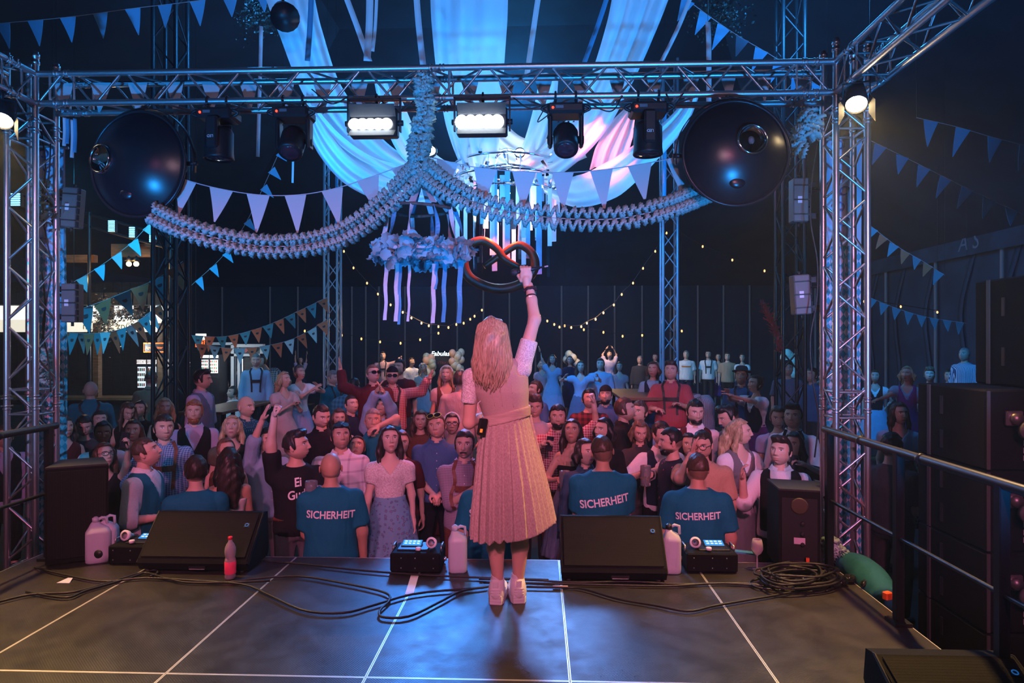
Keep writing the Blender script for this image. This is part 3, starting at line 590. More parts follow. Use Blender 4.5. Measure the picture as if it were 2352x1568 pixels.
def canister(u, v, label, w=0.15, dp=0.13, h=0.30, ang=0.0, capm=None, group='plastic canisters on the stage'):
    q = PZ(u, v); t = thing('canister', (q.x, q.y+dp/2, 0), label, 'canister', group); R = Matrix.Rotation(ang, 3, 'Z'); o = Vector((q.x, q.y+dp/2, 0))
    zs = [(0.0,0.86),(0.012,0.97),(0.04,1.0),(h*0.66,1.0),(h*0.70,0.99),(h*0.78,0.80),(h*0.86,0.42),(h*0.90,0.30)]
    vs, fs = [], []; n = 20
    for z, k in zs:
        for j in range(n):
            a = 2*math.pi*j/n; c_, s_ = math.cos(a), math.sin(a); r = (abs(c_)**6+abs(s_)**6)**(-1/6) if k > 0.6 else (abs(c_)**3+abs(s_)**3)**(-1/3)
            vs.append(o+R @ Vector((c_*r*w/2*k-(0.02 if k < 0.5 else 0), s_*r*dp/2*k, z)))
    for i in range(len(zs)-1):
        for j in range(n): fs.append((i*n+j, i*n+(j+1) % n, (i+1)*n+(j+1) % n, (i+1)*n+j))
    fs += [tuple(range(n))[::-1], tuple(range((len(zs)-1)*n, len(zs)*n))]
    MB().smooth().add(vs, fs).build('tank', M_CAN, t)
    MB().smooth().lathe(o+R @ Vector((-0.02,0,h*0.90)), (0,0,1), [(0,0.024),(0.03,0.024),(0.032,0.018),(0.04,0.010)], 14).build('screw_cap', capm or M_CAN, t)
    MB().smooth().tube([o+R @ Vector(p) for p in ((-0.01,0,h*0.93),(0.02,0,h*0.99),(0.05,0,h*0.97),(0.055,0,h*0.80))], 0.011, 8).build('carry_handle', M_CAN, t)
    return t
canister(212, 1296, 'pale blue plastic canister beside the side-fill speaker on the bar side', 0.17, 0.15, 0.33, 0.5)
canister(234, 1290, 'second pale canister tucked behind the first one by the bar-side speaker', 0.15, 0.12, 0.335, 0.3)
canister(1049, 1318, 'milky canister standing between fog machine and singer', 0.135, 0.13, 0.325, 0.1)
canister(1547, 1320, 'milky canister with black cap between wedge monitor and fog machine', 0.125, 0.13, 0.34, -0.1, capm=M_BLACK)
q = PZ(247, 1262, 0.12); MB().smooth().cyl((q.x,q.y-0.10,0.12), (q.x,q.y-0.108,0.12), 0.030, n=20).build('gaffer_roll', M_BLACK, None, True, 'small black disc leaning on the pale canister', 'disc')
q = PZ(529, 1328); t = thing('lemonade_bottle', q, 'clear plastic bottle with pink label and red cap on the stage', 'bottle')
M_PET = mat('clear_pet', (0.85,0.75,0.78), 0.1, trans=0.7, ior=1.2, spec=0.6)
MB().smooth().lathe(q, (0,0,1), [(0,0.028),(0.004,0.036),(0.02,0.038),(0.035,0.035),(0.04,0.0375),(0.13,0.0375),(0.14,0.035),(0.15,0.031),(0.165,0.036),(0.19,0.0385),(0.215,0.036),(0.24,0.026),(0.258,0.014),(0.275,0.0125)], 24).build('bottle_body', M_PET, t)
MB().smooth().lathe(q, (0,0,1), [(0.038,0.0378),(0.039,0.0385),(0.121,0.0385),(0.122,0.0378)], 24, False).build('paper_label', mat('pink_label', (0.80,0.05,0.12), 0.5, emit=(0.6,0.02,0.06), es=0.15), t)  # paper label also given a faint red glow of its own
MB().smooth().lathe(q+Vector((0,0,0.272)), (0,0,1), [(0,0.015),(0.018,0.015),(0.02,0.012)], 16).build('cap', mat('red_cap', (0.75,0.02,0.04), 0.4), t)
MB().smooth().lathe(q, (0,0,1), [(0.006,0.033),(0.02,0.035),(0.11,0.0345),(0.112,0.003)], 20).build('drink', mat('pink_drink', (0.8,0.45,0.45), 0.2, trans=0.4), t)
q = PZ(1739, 1306); t = thing('wine_glass', q, 'stemmed wine glass standing beside the side-fill speaker', 'wine glass')
MB().smooth().lathe(q, (0,0,1), [(0,0.034),(0.003,0.033),(0.006,0.006),(0.09,0.0045),(0.10,0.010),(0.115,0.030),(0.145,0.042),(0.18,0.040),(0.215,0.032),(0.215,0.030),(0.18,0.038),(0.145,0.040),(0.118,0.028),(0.105,0.004)], 24, False).build('glass_body', M_PET, t)
q = PZ(1700, 1300); MB().box((q.x+0.03,q.y+0.12,0.07), (0.26,0.06,0.012), Matrix.Rotation(0.1, 3, 'Y')).build('blue_tray', mat('blue_tray', (0.06,0.30,0.45), 0.5), None, None, 'thin blue tray behind the wine glass', 'tray')
# tape, scraps
a, b = PZ(953, 1318), PZ(939, 1365)
MB().prism([a+Vector((-0.025,0,0.0015)), b+Vector((-0.025,0,0.0015)), b+Vector((0.03,0,0.0015)), a+Vector((0.03,0,0.0015))], (0,0,0.0012)).build('tape_strip', mat('white_tape', (0.75,0.72,0.72), 0.6), None, None, 'strip of white tape stuck on the stage boards', 'tape')
q = PZ(147, 1338); MB().prism([q+Vector((-0.045,-0.01,0.001)), q+Vector((0.045,-0.01,0.001)), q+Vector((0.02,0.06,0.012)), q+Vector((-0.015,0.06,0.012))], (0,0,0.0015)).build('paper_scrap', mat('lilac_paper', (0.55,0.55,0.72), 0.7), None, None, 'small lilac paper scrap lying on the stage', 'paper scrap')
q = PZ(1287, 1352); MB().smooth().cyl(q+Vector((-0.05,0,0.012)), q+Vector((0.05,0.004,0.012)), 0.009, n=8).build('cable_joint', mat('pink_tape', (0.75,0.45,0.45), 0.6), None, None, 'short pale taped joint on a stage cable', 'cable joint')
def floor_lead(px, label, r=0.0085, z=None, n=40): return lead([PZ(u, v, r)+Vector((0,0,r if z is None else z)) for u, v in px], r*0.9, n, label)
floor_lead([(-30,1392),(70,1368),(170,1362),(270,1334),(330,1318),(380,1330),(430,1340),(520,1340),(620,1336)], 'black cable running from the picture edge across the bar-side boards')
floor_lead([(60,1362),(150,1375),(200,1358),(290,1332),(350,1312),(362,1318),(345,1326)], 'black cable with a small loop by the bar-side wedge')
floor_lead([(80,1306),(160,1325),(240,1338),(330,1330),(450,1336),(560,1345),(620,1370),(700,1405),(790,1410),(860,1392),(960,1365),(1110,1352)], 'long black cable swinging across the middle of the stage')
floor_lead([(520,1340),(600,1330),(690,1326),(780,1340),(880,1362),(895,1380),(872,1405),(880,1420),(940,1418),(1010,1385),(1060,1360),(1120,1350)], 'black cable with a wide loop in the middle of the stage')
floor_lead([(600,1290),(700,1298),(830,1312),(960,1322),(1130,1330),(1260,1334)], 'thin black cable along the stage edge behind the singer')
floor_lead([(1100,1332),(1210,1334),(1320,1340),(1450,1338),(1560,1344),(1700,1342),(1790,1350)], 'black cable passing below the wedge behind the singer')
floor_lead([(1110,1340),(1240,1342),(1400,1346),(1540,1348),(1660,1342),(1800,1352)], 'second black cable passing below the wedge behind the singer')
floor_lead([(1210,1350),(1300,1352),(1340,1355),(1420,1378),(1500,1392),(1580,1406),(1640,1394),(1720,1380),(1800,1366),(1860,1352)], 'single black cable curving over the boards beyond the singer')
for k in range(11):   # the heap of coiled cable by the side-fill speaker
    rr = random.Random(k); cx, cy = 1835+rr.uniform(-30, 20), 1338+rr.uniform(-6, 6); ra, rb_ = rr.uniform(55, 105), rr.uniform(14, 26)
    pts = [PZ(cx+ra*math.cos(a)+rr.uniform(-6, 6), cy+rb_*math.sin(a)+rr.uniform(-2, 2), 0.01)+Vector((0,0,0.012*k*0.7)) for a in np.linspace(rr.uniform(0, 3), rr.uniform(0, 3)+6.0, 12)]
    lead(pts, 0.0075, 44, 'loop of black cable in the heap beside the side-fill speaker', 'cable loops in the heap')
q = PZ(1905, 1350); b = MB().smooth()
for k in range(9): b.ball((q.x-0.35+k*0.075, q.y+0.06*math.sin(k*2.1)+0.05, 0.03), 0.045, 8, 6, (1.1,0.8,0.7))
b.build('plastic_wrap', mat('glossy_black_film', (0.012,0.011,0.010), 0.16, spec=0.8, build=bumpy(35, 1.0, 0.03)), None, True, 'crumpled shiny black film lying beside the cable heap', 'plastic film')
# ================================================================ festival decoration
def roof_z(x, y): return 4.12+5.35*max(0.0, min(1.0, (x+15.5)/10.5, (11.5-x)/7.0, (31-y)/14.0))
def hang(p, parent): return rod('suspension_wire', p, (p.x, p.y, roof_z(p.x, p.y)), 0.0025, M_CABLE, parent, 5)
def _sheer(c, tr):
    def f(t, b):
        out = t.nodes['Material Output']; tl = N(t, 'ShaderNodeBsdfTranslucent'); tl.inputs['Color'].default_value = (*c, 1); mx = N(t, 'ShaderNodeMixShader'); mx.inputs[0].default_value = tr
        t.links.new(b.outputs[0], mx.inputs[1]); t.links.new(tl.outputs[0], mx.inputs[2]); t.links.new(mx.outputs[0], out.inputs['Surface'])
        bump(t, b, noise(t, obj_coord(t), 6, 3), 0.15, 0.02)
    return f
M_DRAPE = mat('white_drape', (0.80,0.82,0.85), 0.6, spec=0.3, build=_sheer((0.7,0.75,0.8), 0.40))
M_RIBW = mat('white_ribbon', (0.75,0.72,0.78), 0.55, build=_sheer((0.7,0.68,0.72), 0.3)); M_RIBB = mat('blue_ribbon', (0.10,0.38,0.60), 0.5, build=_sheer((0.1,0.36,0.55), 0.3))
def _penn(c1, c2, s):
    def f(t, b):
        wv = N(t, 'ShaderNodeTexWave', bands_direction='Z'); wv.inputs['Scale'].default_value = s; t.links.new(obj_coord(t), wv.inputs['Vector'])
        t.links.new(ramp(t, wv.outputs['Fac'], [(0.4, c1), (0.6, c2)]), b.inputs['Base Color'])
    return f
M_PW = mat('striped_pennant', rough=0.8, build=_penn((0.36,0.39,0.42), (0.50,0.52,0.54), 60)); M_PB = mat('blue_pennant', rough=0.8, build=_penn((0.08,0.42,0.68), (0.16,0.56,0.82), 60))
M_PO = mat('orange_pennant', (0.72,0.16,0.07), 0.8, build=bumpy(90, 0.2, 0.002)); M_PG = mat('pale_pennant', (0.42,0.48,0.50), 0.8, build=bumpy(90, 0.2, 0.002)); M_PTEAL = mat('teal_pennant', (0.07,0.26,0.32), 0.8, build=bumpy(90, 0.2, 0.002)); M_CORD = mat('bunting_cord', (0.45,0.45,0.5), 0.8)
M_MARK = mat('pennant_mark', (0.06,0.04,0.05), 0.8)
_pm = {}
def penn_mesh(m, mark, cut):
    k = (m.name, mark, cut)
    if k in _pm: return _pm[k]
    b = MB(); n = 6; vs, fs = [], []
    for i in range(n+1):
        t = i/n; hw = 0.5*(1-t)+0.5*cut*t; z = -t; y = 0.05*math.sin(t*3.2)
        vs += [(-hw,y-0.008,z), (hw,y-0.008,z), (hw,y+0.008,z), (-hw,y+0.008,z)]
    for i in range(n):
        for j in range(4): fs.append((i*4+j, i*4+(j+1) % 4, i*4+4+(j+1) % 4, i*4+4+j))
    fs += [(3,2,1,0), tuple(range(n*4, n*4+4))]; b.add(vs, fs); ms = [m]
    if mark:
        ms.append(M_MARK); b.mt(1)
        for j in range(2): b.smooth(False).add([(0.14*math.cos(a)*(1-0.4*j)+0, 0.05*math.sin(0.3*3.2)+(-0.014 if j == 0 else 0.014), -0.30-0.055*j*0+0.10*math.sin(a)) for a in np.linspace(0, 2*math.pi, 12, endpoint=False)], [tuple(range(12)) if j else tuple(range(12))[::-1]])
    me = b.build('pennant', ms, mesh_only=True); _pm[k] = me; return me
def bunting(pts, n, w, h, mats, label, mark=False, t0=0.5, cut=0.04, group='bunting strings', twist=0.35, cord=0.004, sag=0.0):
    P3 = bez([P(*p) for p in pts], 60); L = [0.0]
    for a, b in zip(P3, P3[1:]): L.append(L[-1]+(b-a).length)
    th = thing('bunting_string', P3[0], label, 'bunting', group)
    MB().smooth().tube(P3[::2] if len(P3) > 40 else P3, cord, 5).build('cord', M_CORD, th)
    if pts[0][2] > 6: hang(P3[0], th); hang(P3[-1], th)
    for k in range(n):
        s = L[-1]*(k+t0)/n; i = max(j for j in range(len(L)) if L[j] <= s+1e-9); i = min(i, len(P3)-2)
        f = (s-L[i])/max(L[i+1]-L[i], 1e-6); p = P3[i].lerp(P3[i+1], f); d = (P3[i+1]-P3[i]).normalized()
        if d.x < 0: d = -d
        dn = Vector((0,0,-1)); dn = (dn-d*dn.dot(d)*0.55).normalized(); y = d.cross(dn).normalized()
        rr = random.Random(k*7+int(abs(p.x)*100)); R = Matrix((d, y, -dn)).transposed(); R = R @ Matrix.Rotation(rr.uniform(-twist, twist), 3, 'X') @ Matrix.Rotation(rr.uniform(-0.12, 0.12), 3, 'Z')
        m = mats[k % len(mats)]
        inst('pennant', penn_mesh(m, mark, cut), th, p, R.to_quaternion(), (w*rr.uniform(0.93, 1.05), w, h*rr.uniform(0.93, 1.06)))
    return th
bunting([(385,400,5.36),(480,428,5.36),(590,447,5.36),(690,447,5.36),(780,430,5.36),(870,400,5.36),(965,365,5.36)], 7, 0.180, 0.285, [M_PW], 'pale striped bunting in front of the garland on the bar side', cut=0.06, twist=0.12)
bunting([(985,360,5.36),(1080,382,5.36),(1180,393,5.36),(1300,396,5.36),(1400,388,5.36),(1490,374,5.36),(1600,352,5.36)], 7, 0.185, 0.29, [M_PW], 'pale striped bunting between the garland knot and the lit dish', cut=0.10, twist=0.12)
bunting([(100,192,5.72),(600,186,5.72),(1000,175,5.72),(1500,166,5.72),(1880,158,5.72)], 21, 0.165, 0.27, [M_PW], 'striped bunting strung along the back of the front truss', t0=0.55, cut=0.08, twist=0.1)
bunting([(-50,58,7.2),(150,40,7.2),(300,20,7.2),(465,0,7.2),(620,-28,7.2)], 9, 0.165, 0.26, [M_PB], 'blue striped bunting high above the truss on the bar side', t0=0.75)
bunting([(1560,-14,8.0),(1640,45,8.0),(1700,85,8.0),(1780,132,8.0),(1900,210,8.0)], 8, 0.165, 0.27, [M_PB], 'blue bunting sloping down behind the truss above the lit dish')
bunting([(2105,270,7.4),(2200,292,7.4),(2290,318,7.4),(2400,345,7.4)], 4, 0.165, 0.285, [M_PB], 'blue striped bunting near the picture edge beyond the warm spotlight', t0=0.45)
bunting([(1998,322,8.3),(2080,362,8.3),(2180,412,8.3),(2280,460,8.3),(2400,515,8.3)], 8, 0.160, 0.25, [M_PB], 'long blue bunting sloping away beside the lit tower')
bunting([(1995,515,13),(2060,565,13),(2120,600,13),(2170,632,13)], 7, 0.20, 0.27, [M_PTEAL, M_PO], 'small dark orange and teal bunting beyond the lit tower', group='small distant buntings')
bunting([(1990,680,14),(2060,708,14),(2130,728,14),(2220,742,14)], 8, 0.20, 0.26, [M_PTEAL], 'dim blue bunting hanging before the tent side wall', group='small distant buntings')
bunting([(130,668,11),(200,630,11),(260,590,11),(310,550,11),(358,496,11)], 6, 0.19, 0.27, [M_PB, M_PG], 'striped blue-white bunting rising from the bar to the dish', t0=0.35)
bunting([(440,655,12),(510,590,12),(560,520,12),(600,440,12),(650,330,12)], 9, 0.16, 0.24, [M_PB], 'blue bunting climbing steeply behind the garland', group='small distant buntings')
bunting([(440,770,14),(520,772,14),(610,748,14),(690,712,14),(752,682,14)], 12, 0.22, 0.30, [M_PTEAL, M_PO], 'upper orange and pale logo bunting before the white stall', True)
bunting([(450,788,13.5),(540,800,13.5),(640,788,13.5),(700,765,13.5),(752,732,13.5)], 11, 0.22, 0.30, [M_PO, M_PG], 'lower orange and pale logo bunting before the white stall', True)
bunting([(120,762,10.5),(200,766,10.5),(260,760,10.5),(310,742,10.5),(365,700,10.5)], 14, 0.17, 0.34, [M_PG, M_PO, M_PTEAL], 'orange and pale bunting along the bar sign', True)
bunting([(170,715,10),(240,690,10),(300,665,10),(360,640,10),(420,600,10)], 6, 0.28, 0.38, [M_PTEAL, M_PO], 'large logo bunting rising over the bar', True)
# ---------------------------------------------------------------- tissue garlands
M_TISSUE = mat('tissue_paper', (0.44,0.60,0.58), 0.85, spec=0.2, build=_sheer((0.40,0.58,0.56), 0.3))
def garland(pts, label, n, r0, r1, two=True, d=5.30, jit=0.0):
    C = bez([P(u, v, d) for u, v in pts], n); b = MB().smooth(); rr = random.Random(n)
    for k in range(n):
        p = C[k]; t = (C[k+1]-C[max(k-1, 0)]).normalized(); up = Vector((0,0,1)); up = (up-t*up.dot(t)).normalized() if abs(t.z) < 0.95 else Vector((1,0,0)); y = t.cross(up)
        f = k/n; R = r0+(r1-r0)*f
        for j in ((-1, 1) if two else (0,)):
            o = p+up*(j*R*0.62)+Vector((rr.uniform(-jit, jit), rr.uniform(-jit, jit), rr.uniform(-jit, jit))); m = 13
            tl = rr.uniform(-0.35, 0.35)+(0.5 if j > 0 else -0.5)*(1 if k % 2 else -1)*0.9
            q = (up+t*tl).normalized(); w_ = q.cross(y).normalized()
            vs = [o-w_*R*0.16, o+w_*R*0.16]
            for i in range(m*2):
                a = math.pi*i/m; rad = R*(0.76 if i % 2 else 0.66)*rr.uniform(0.93, 1.07)*(1.0 if two else 1.25)
                vs.append(o+q*math.sin(a)*rad+y*math.cos(a)*rad*1.1+w_*(R*0.17*(1 if i % 2 else -1)))
            fs = []
            for i in range(m*2): fs += [(0, 2+i, 2+(i+1) % (m*2)), (1, 2+(i+1) % (m*2), 2+i)]
            b.add(vs, fs)
    t = thing('tissue_garland', C[0], label, 'garland', 'pale tissue garlands hung from the truss')
    b.build('tissue_ruffles', M_TISSUE, t); MB().smooth().tube(C[::4]+[C[-1]], 0.004, 5).build('string', M_CORD, t); return t
garland([(352,490),(420,522),(520,552),(620,566),(720,558),(800,532),(870,482),(930,425),(965,385)], 'pale blue tissue garland swooping to the dish on the bar side', 96, 0.072, 0.080)
garland([(968,385),(1010,420),(1080,460),(1180,488),(1300,502),(1420,502),(1520,480),(1580,458),(1625,440)], 'pale blue tissue garland swooping to the lit dish', 92, 0.080, 0.070)
garland([(972,180),(975,215),(978,260),(968,310),(962,350),(966,395)], 'thick bunch of tissue garland hanging down from the truss middle', 54, 0.075, 0.105, False, jit=0.02)
garland([(1848,250),(1862,275),(1852,300),(1830,318),(1840,330)], 'crumpled tissue knot tied to the tower beside the lit dish', 26, 0.075, 0.075, False, 5.25, 0.05)
garland([(1902,800),(1906,840),(1900,885)], 'tissue bunch fixed to the lit tower at head height of the far crowd', 18, 0.06, 0.065, False, 5.8, 0.03)
garland([(108,800),(112,840),(106,880)], 'tissue bunch fixed to the tower on the bar side', 18, 0.06, 0.06, False, 5.85, 0.03)
garland([(95,410),(100,440),(92,470),(104,500)], 'tissue scrap wound round the bar-side tower', 16, 0.05, 0.05, False, 5.7, 0.03)
garland([(1902,1245),(1920,1268),(1945,1290)], 'tissue end lying over the railing foot', 20, 0.07, 0.06, False, 5.0, 0.03)
MB().smooth().tube(bez([P(1930,1285,5.0), P(1975,1310,4.85), P(2010,1345,4.6), P(2035,1378,4.4)], 20), [0.07+0.05*math.sin(k/20*3.0) for k in range(21)], 14).build('cloth_roll', m_fabric('teal_roll', (0.012,0.10,0.13)), None, True, 'dark teal cloth roll tied at the foot of the railing', 'cloth roll')
q = PZ(2038, 1382); MB().box(q+Vector((0,0,0.04)), (0.05,0.04,0.05), Matrix.Rotation(0.4, 3, 'Z'), bev=0.006).build('orange_clip', mat('orange_plug', (0.8,0.12,0.02), 0.5, build=bumpy(60, 0.05)), None, None, 'small orange clip on the boards by the railing', 'clip')
# ---------------------------------------------------------------- banners with lozenges behind the towers
def _loz(t, b):
    c = N(t, 'ShaderNodeTexCoord'); sp_ = N(t, 'ShaderNodeSeparateXYZ'); t.links.new(c.outputs['Object'], sp_.inputs[0])
    def lin(kx, kz):
        a = N(t, 'ShaderNodeMath', operation='MULTIPLY'); a.inputs[1].default_value = kx; t.links.new(sp_.outputs[0], a.inputs[0])
        d_ = N(t, 'ShaderNodeMath', operation='MULTIPLY_ADD'); d_.inputs[1].default_value = kz; t.links.new(sp_.outputs[2], d_.inputs[0]); t.links.new(a.outputs[0], d_.inputs[2])
        return d_.outputs[0]
    cb = N(t, 'ShaderNodeCombineXYZ'); t.links.new(lin(23.0, 13.4), cb.inputs[0]); t.links.new(lin(23.0, -13.4), cb.inputs[1]); cb.inputs[2].default_value = 0.5
    ck = N(t, 'ShaderNodeTexChecker'); ck.inputs['Scale'].default_value = 1.0; ck.inputs['Color1'].default_value = (0.50,0.56,0.66,1); ck.inputs['Color2'].default_value = (0.03,0.30,0.42,1)
    t.links.new(cb.outputs[0], ck.inputs['Vector']); t.links.new(ck.outputs['Color'], b.inputs['Base Color'])
M_LOZ = mat('lozenge_cloth', rough=0.75, build=_loz); M_BANW = mat('banner_white', (0.50,0.50,0.62), 0.75, build=bumpy(20, 0.1)); M_BANI = mat('banner_ink', (0.10,0.12,0.30), 0.8)
def banner(u0, u1, Y, z0, z1, zs, label):
    a, b = PY(u0, 784, Y).x, PY(u1, 784, Y).x; t = thing('lozenge_banner', ((a+b)/2, Y, z0), label, 'banner', 'lozenge banners behind the truss towers')
    def sheet(zl, zh):
        m = MB().smooth(); n, k = 14, 16; vs = []; fs = []
        for i in range(n+1):
            for j in range(k+1):
                x = a+(b-a)*i/n; z = zl+(zh-zl)*j/k; vs.append((x, Y+0.015*math.sin(i*0.9+z*1.3), z))
        for i in range(n):
            for j in range(k): fs.append((i*(k+1)+j, (i+1)*(k+1)+j, (i+1)*(k+1)+j+1, i*(k+1)+j+1))
        return m.add(vs, fs)
    sheet(z0, zs).build('lozenge_cloth', M_LOZ, t); w_ = sheet(zs, z1).build('header_cloth', M_BANW, t)
    for k in range(7):                                     # curling ornament of the header
        zc_ = zs+(z1-zs)*(k+0.5)/7; sg = 1 if k % 2 else -1; cx_ = (a+b)/2
        MB().smooth().tube([(cx_+sg*(0.02+0.055*math.cos(q_)*(1-q_/9)), Y-0.028, zc_+0.05*math.sin(q_)*(1-q_/9)) for q_ in np.linspace(0, 5.6, 16)], 0.006, 5).build('scroll_ornament', M_BANI, w_)
    rod('hanging_bar', (a-0.02,Y,z1), (b+0.02,Y,z1), 0.012, M_ALU, t)
banner(1884, 1978, 5.86, GR+0.2, 3.35, 2.45, 'blue and white lozenge banner behind the lit tower')
banner(68, 152, 5.86, GR+0.2, 3.35, 2.45, 'blue and white lozenge banner behind the tower on the bar side')
# ---------------------------------------------------------------- drapes under the tent roof
def drape(pts, ws, label, folds=5, amp=0.05, n=44, m=22, seed=0, group='white fabric drapes under the tent roof'):
    C = bez([P(*p) for p in pts], n); vs = []; fs = []; rr = random.Random(seed); ph = [rr.uniform(0, 6) for _ in range(4)]
    for i in range(n+1):
        f = i/n; k = f*(len(ws)-1); j0 = min(int(k), len(ws)-2); w_ = ws[j0]+(ws[j0+1]-ws[j0])*(k-j0)
        t = (C[min(i+1, n)]-C[max(i-1, 0)]).normalized(); vw = (C[i]-Vector((0,0,CH))).normalized(); x = t.cross(vw).normalized(); nn = x.cross(t)
        for j in range(m+1):
            c = j/m*2-1; dz = amp*(math.sin(folds*math.pi*c*0.5+ph[0]+0.6*math.sin(f*3+ph[1]))+0.45*math.sin(folds*1.9*c+ph[2]+f*2))
            vs.append(C[i]+x*c*w_/2+nn*dz-Vector((0,0,1))*0.06*(1-c*c)*math.sin(f*math.pi)*0)
    for i in range(n):
        for j in range(m): fs.append((i*(m+1)+j, i*(m+1)+j+1, (i+1)*(m+1)+j+1, (i+1)*(m+1)+j))
    return MB().smooth().add(vs, fs).build('drape', M_DRAPE, None, True, label, 'drape', group)
drape([(650,-70,6.9),(690,70,7.2),(745,215,7.7),(830,330,8.3),(930,395,8.8),(1060,400,9.1)], [0.52,0.44,0.42,0.46,0.40,0.30], 'broad white drape sweeping down from the roof on the bar side', 5, 0.05, seed=1)
drape([(700,235,7.6),(745,330,7.9),(810,400,8.3),(900,440,8.8),(1000,440,9.1),(1070,420,9.2)], [0.10,0.24,0.30,0.30,0.26,0.2], 'lower white swag curving under the lamps on the bar side', 4, 0.04, seed=2)
drape([(715,245,7.6),(780,320,8.0),(860,372,8.5),(960,392,9.0)], [0.06,0.10,0.10,0.08], 'thin twisted white swag between the two bar-side drapes', 2, 0.02, seed=3)
drape([(880,180,7.9),(905,260,8.2),(945,340,8.7),(1010,392,9.1),(1080,410,9.3)], [0.22,0.30,0.34,0.30,0.2], 'white drape behind the first blinder panel', 3, 0.04, seed=4)
drape([(1078,-90,6.4),(1078,40,6.8),(1080,170,7.5),(1088,290,8.2),(1100,370,8.9),(1112,415,9.3)], [0.74,0.76,0.74,0.66,0.52,0.30], 'wide white drape hanging straight down in the middle', 6, 0.045, seed=5)
drape([(1490,-80,6.9),(1450,60,7.2),(1400,190,7.7),(1345,290,8.2),(1270,365,8.8),(1190,405,9.2)], [0.62,0.52,0.46,0.46,0.44,0.30], 'broad white drape sweeping down from the roof above the lit dish', 5, 0.05, seed=6)
drape([(1600,205,7.5),(1560,275,7.7),(1490,345,8.0),(1400,415,8.4),(1320,440,8.7),(1240,420,9.1)], [0.10,0.20,0.30,0.44,0.40,0.2], 'white swag sagging like a bowl beside the chandelier', 4, 0.05, seed=7)
drape([(1452,245,8.2),(1425,300,8.3),(1405,350,8.5),(1392,395,8.7)], [0.10,0.34,0.42,0.42], 'gathered white drape lit pink behind the drum lamp', 6, 0.04, seed=8)
drape([(1262,170,8.0),(1250,250,8.3),(1222,340,8.9),(1190,400,9.3)], [0.22,0.26,0.26,0.2], 'narrow white drape beside the chandelier lamps', 3, 0.03, seed=9)
drape([(1010,150,9.8),(1150,330,9.8),(1240,360,9.9),(1340,330,9.9)], [0.5,0.5,0.5,0.4], 'white backing drape behind the chandelier', 6, 0.05, seed=10)
lamp('drape_red', 'SPOT', P(1330, 330, 7.9), 160, (1.0,0.10,0.10), P(1405, 340, 8.5), 0.05, 80, 0.4)
def ribbon(pts, w, m, label, group='long ribbons hanging from the tent roof'):
    C = bez([P(*p) for p in pts], 14); t = thing('ribbon', C[0], label, 'ribbon', group); MB().strip(C, Vector((w/2,0.008,0)), 0.001).build('ribbon_band', m, t, True)
    if pts[0][2] > 6: hang(C[0], t)
    return t
RLS = ['slanting white ribbon meeting a straight one above the first blinder', 'straight wide ribbon above the first blinder', 'thin ribbon right beside the straight wide one', 'blue ribbon hanging in front of the bar-side drape', 'white ribbon ending at the tissue bunch on the truss', 'white ribbon beside the central drape towards the lit dish', 'blue slanting ribbon left of the broad drape over the lit dish', 'slanting ribbon crossing below the leafy bunch', 'straight ribbon hanging behind the lit dish yoke', 'white ribbon hanging under the dark leafy bunch on the bar side', 'tiny ribbon end below the wide-yoke lamp', 'ribbon hanging below the bowl-shaped swag', 'ribbon in front of the blue-lit mast glowing pink', 'far ribbon in front of the distant mast on the bar side']
for kk, (pts, w) in enumerate((([(786,-30,7),(820,60,7),(848,140,7)], 0.06), ([(850,-30,7),(848,60,7),(843,140,7)], 0.07), ([(866,-30,7),(862,60,7),(856,118,7)], 0.03), ([(716,-30,6.8),(712,60,6.8),(706,140,6.8)], 0.05), ([(955,-30,6.8),(962,60,6.8),(972,150,6.8)], 0.06), ([(1240,-30,7),(1228,50,7),(1208,190,7)], 0.055), ([(1402,-30,7),(1376,50,7),(1340,150,7)], 0.05), ([(1592,-20,7),(1555,70,7),(1510,160,7)], 0.045), ([(1626,50,7),(1628,110,7),(1628,280,7)], 0.055), ([(600,60,7.5),(598,150,7.5),(592,360,7.5)], 0.035), ([(672,300,8),(673,360,8),(672,420,8)], 0.02), ([(1388,300,9),(1387,380,9),(1386,470,9)], 0.035), ([(1527,250,9),(1527,330,9),(1526,450,9)], 0.05), ([(772,300,14),(773,420,14),(772,560,14)], 0.05))):
    ribbon(pts, w, M_RIBB if w == 0.05 else M_DRAPE, RLS[kk])
for k, (u, v0, v1) in enumerate(((148,270,335),(155,272,330),(166,275,362),(172,272,350))):
    ribbon([(u,v0,5.7),(u+1,(v0+v1)/2,5.72),(u-1,v1,5.7)], 0.022, M_RIBB if k % 2 else M_RIBW, ('first short white ribbon at the truss end counted from the bar-side tower', 'second short blue ribbon from the bar-side tower', 'longest white ribbon at the truss end', 'last short blue ribbon before the hanging pennant')[k], 'ribbons tied to the truss end')
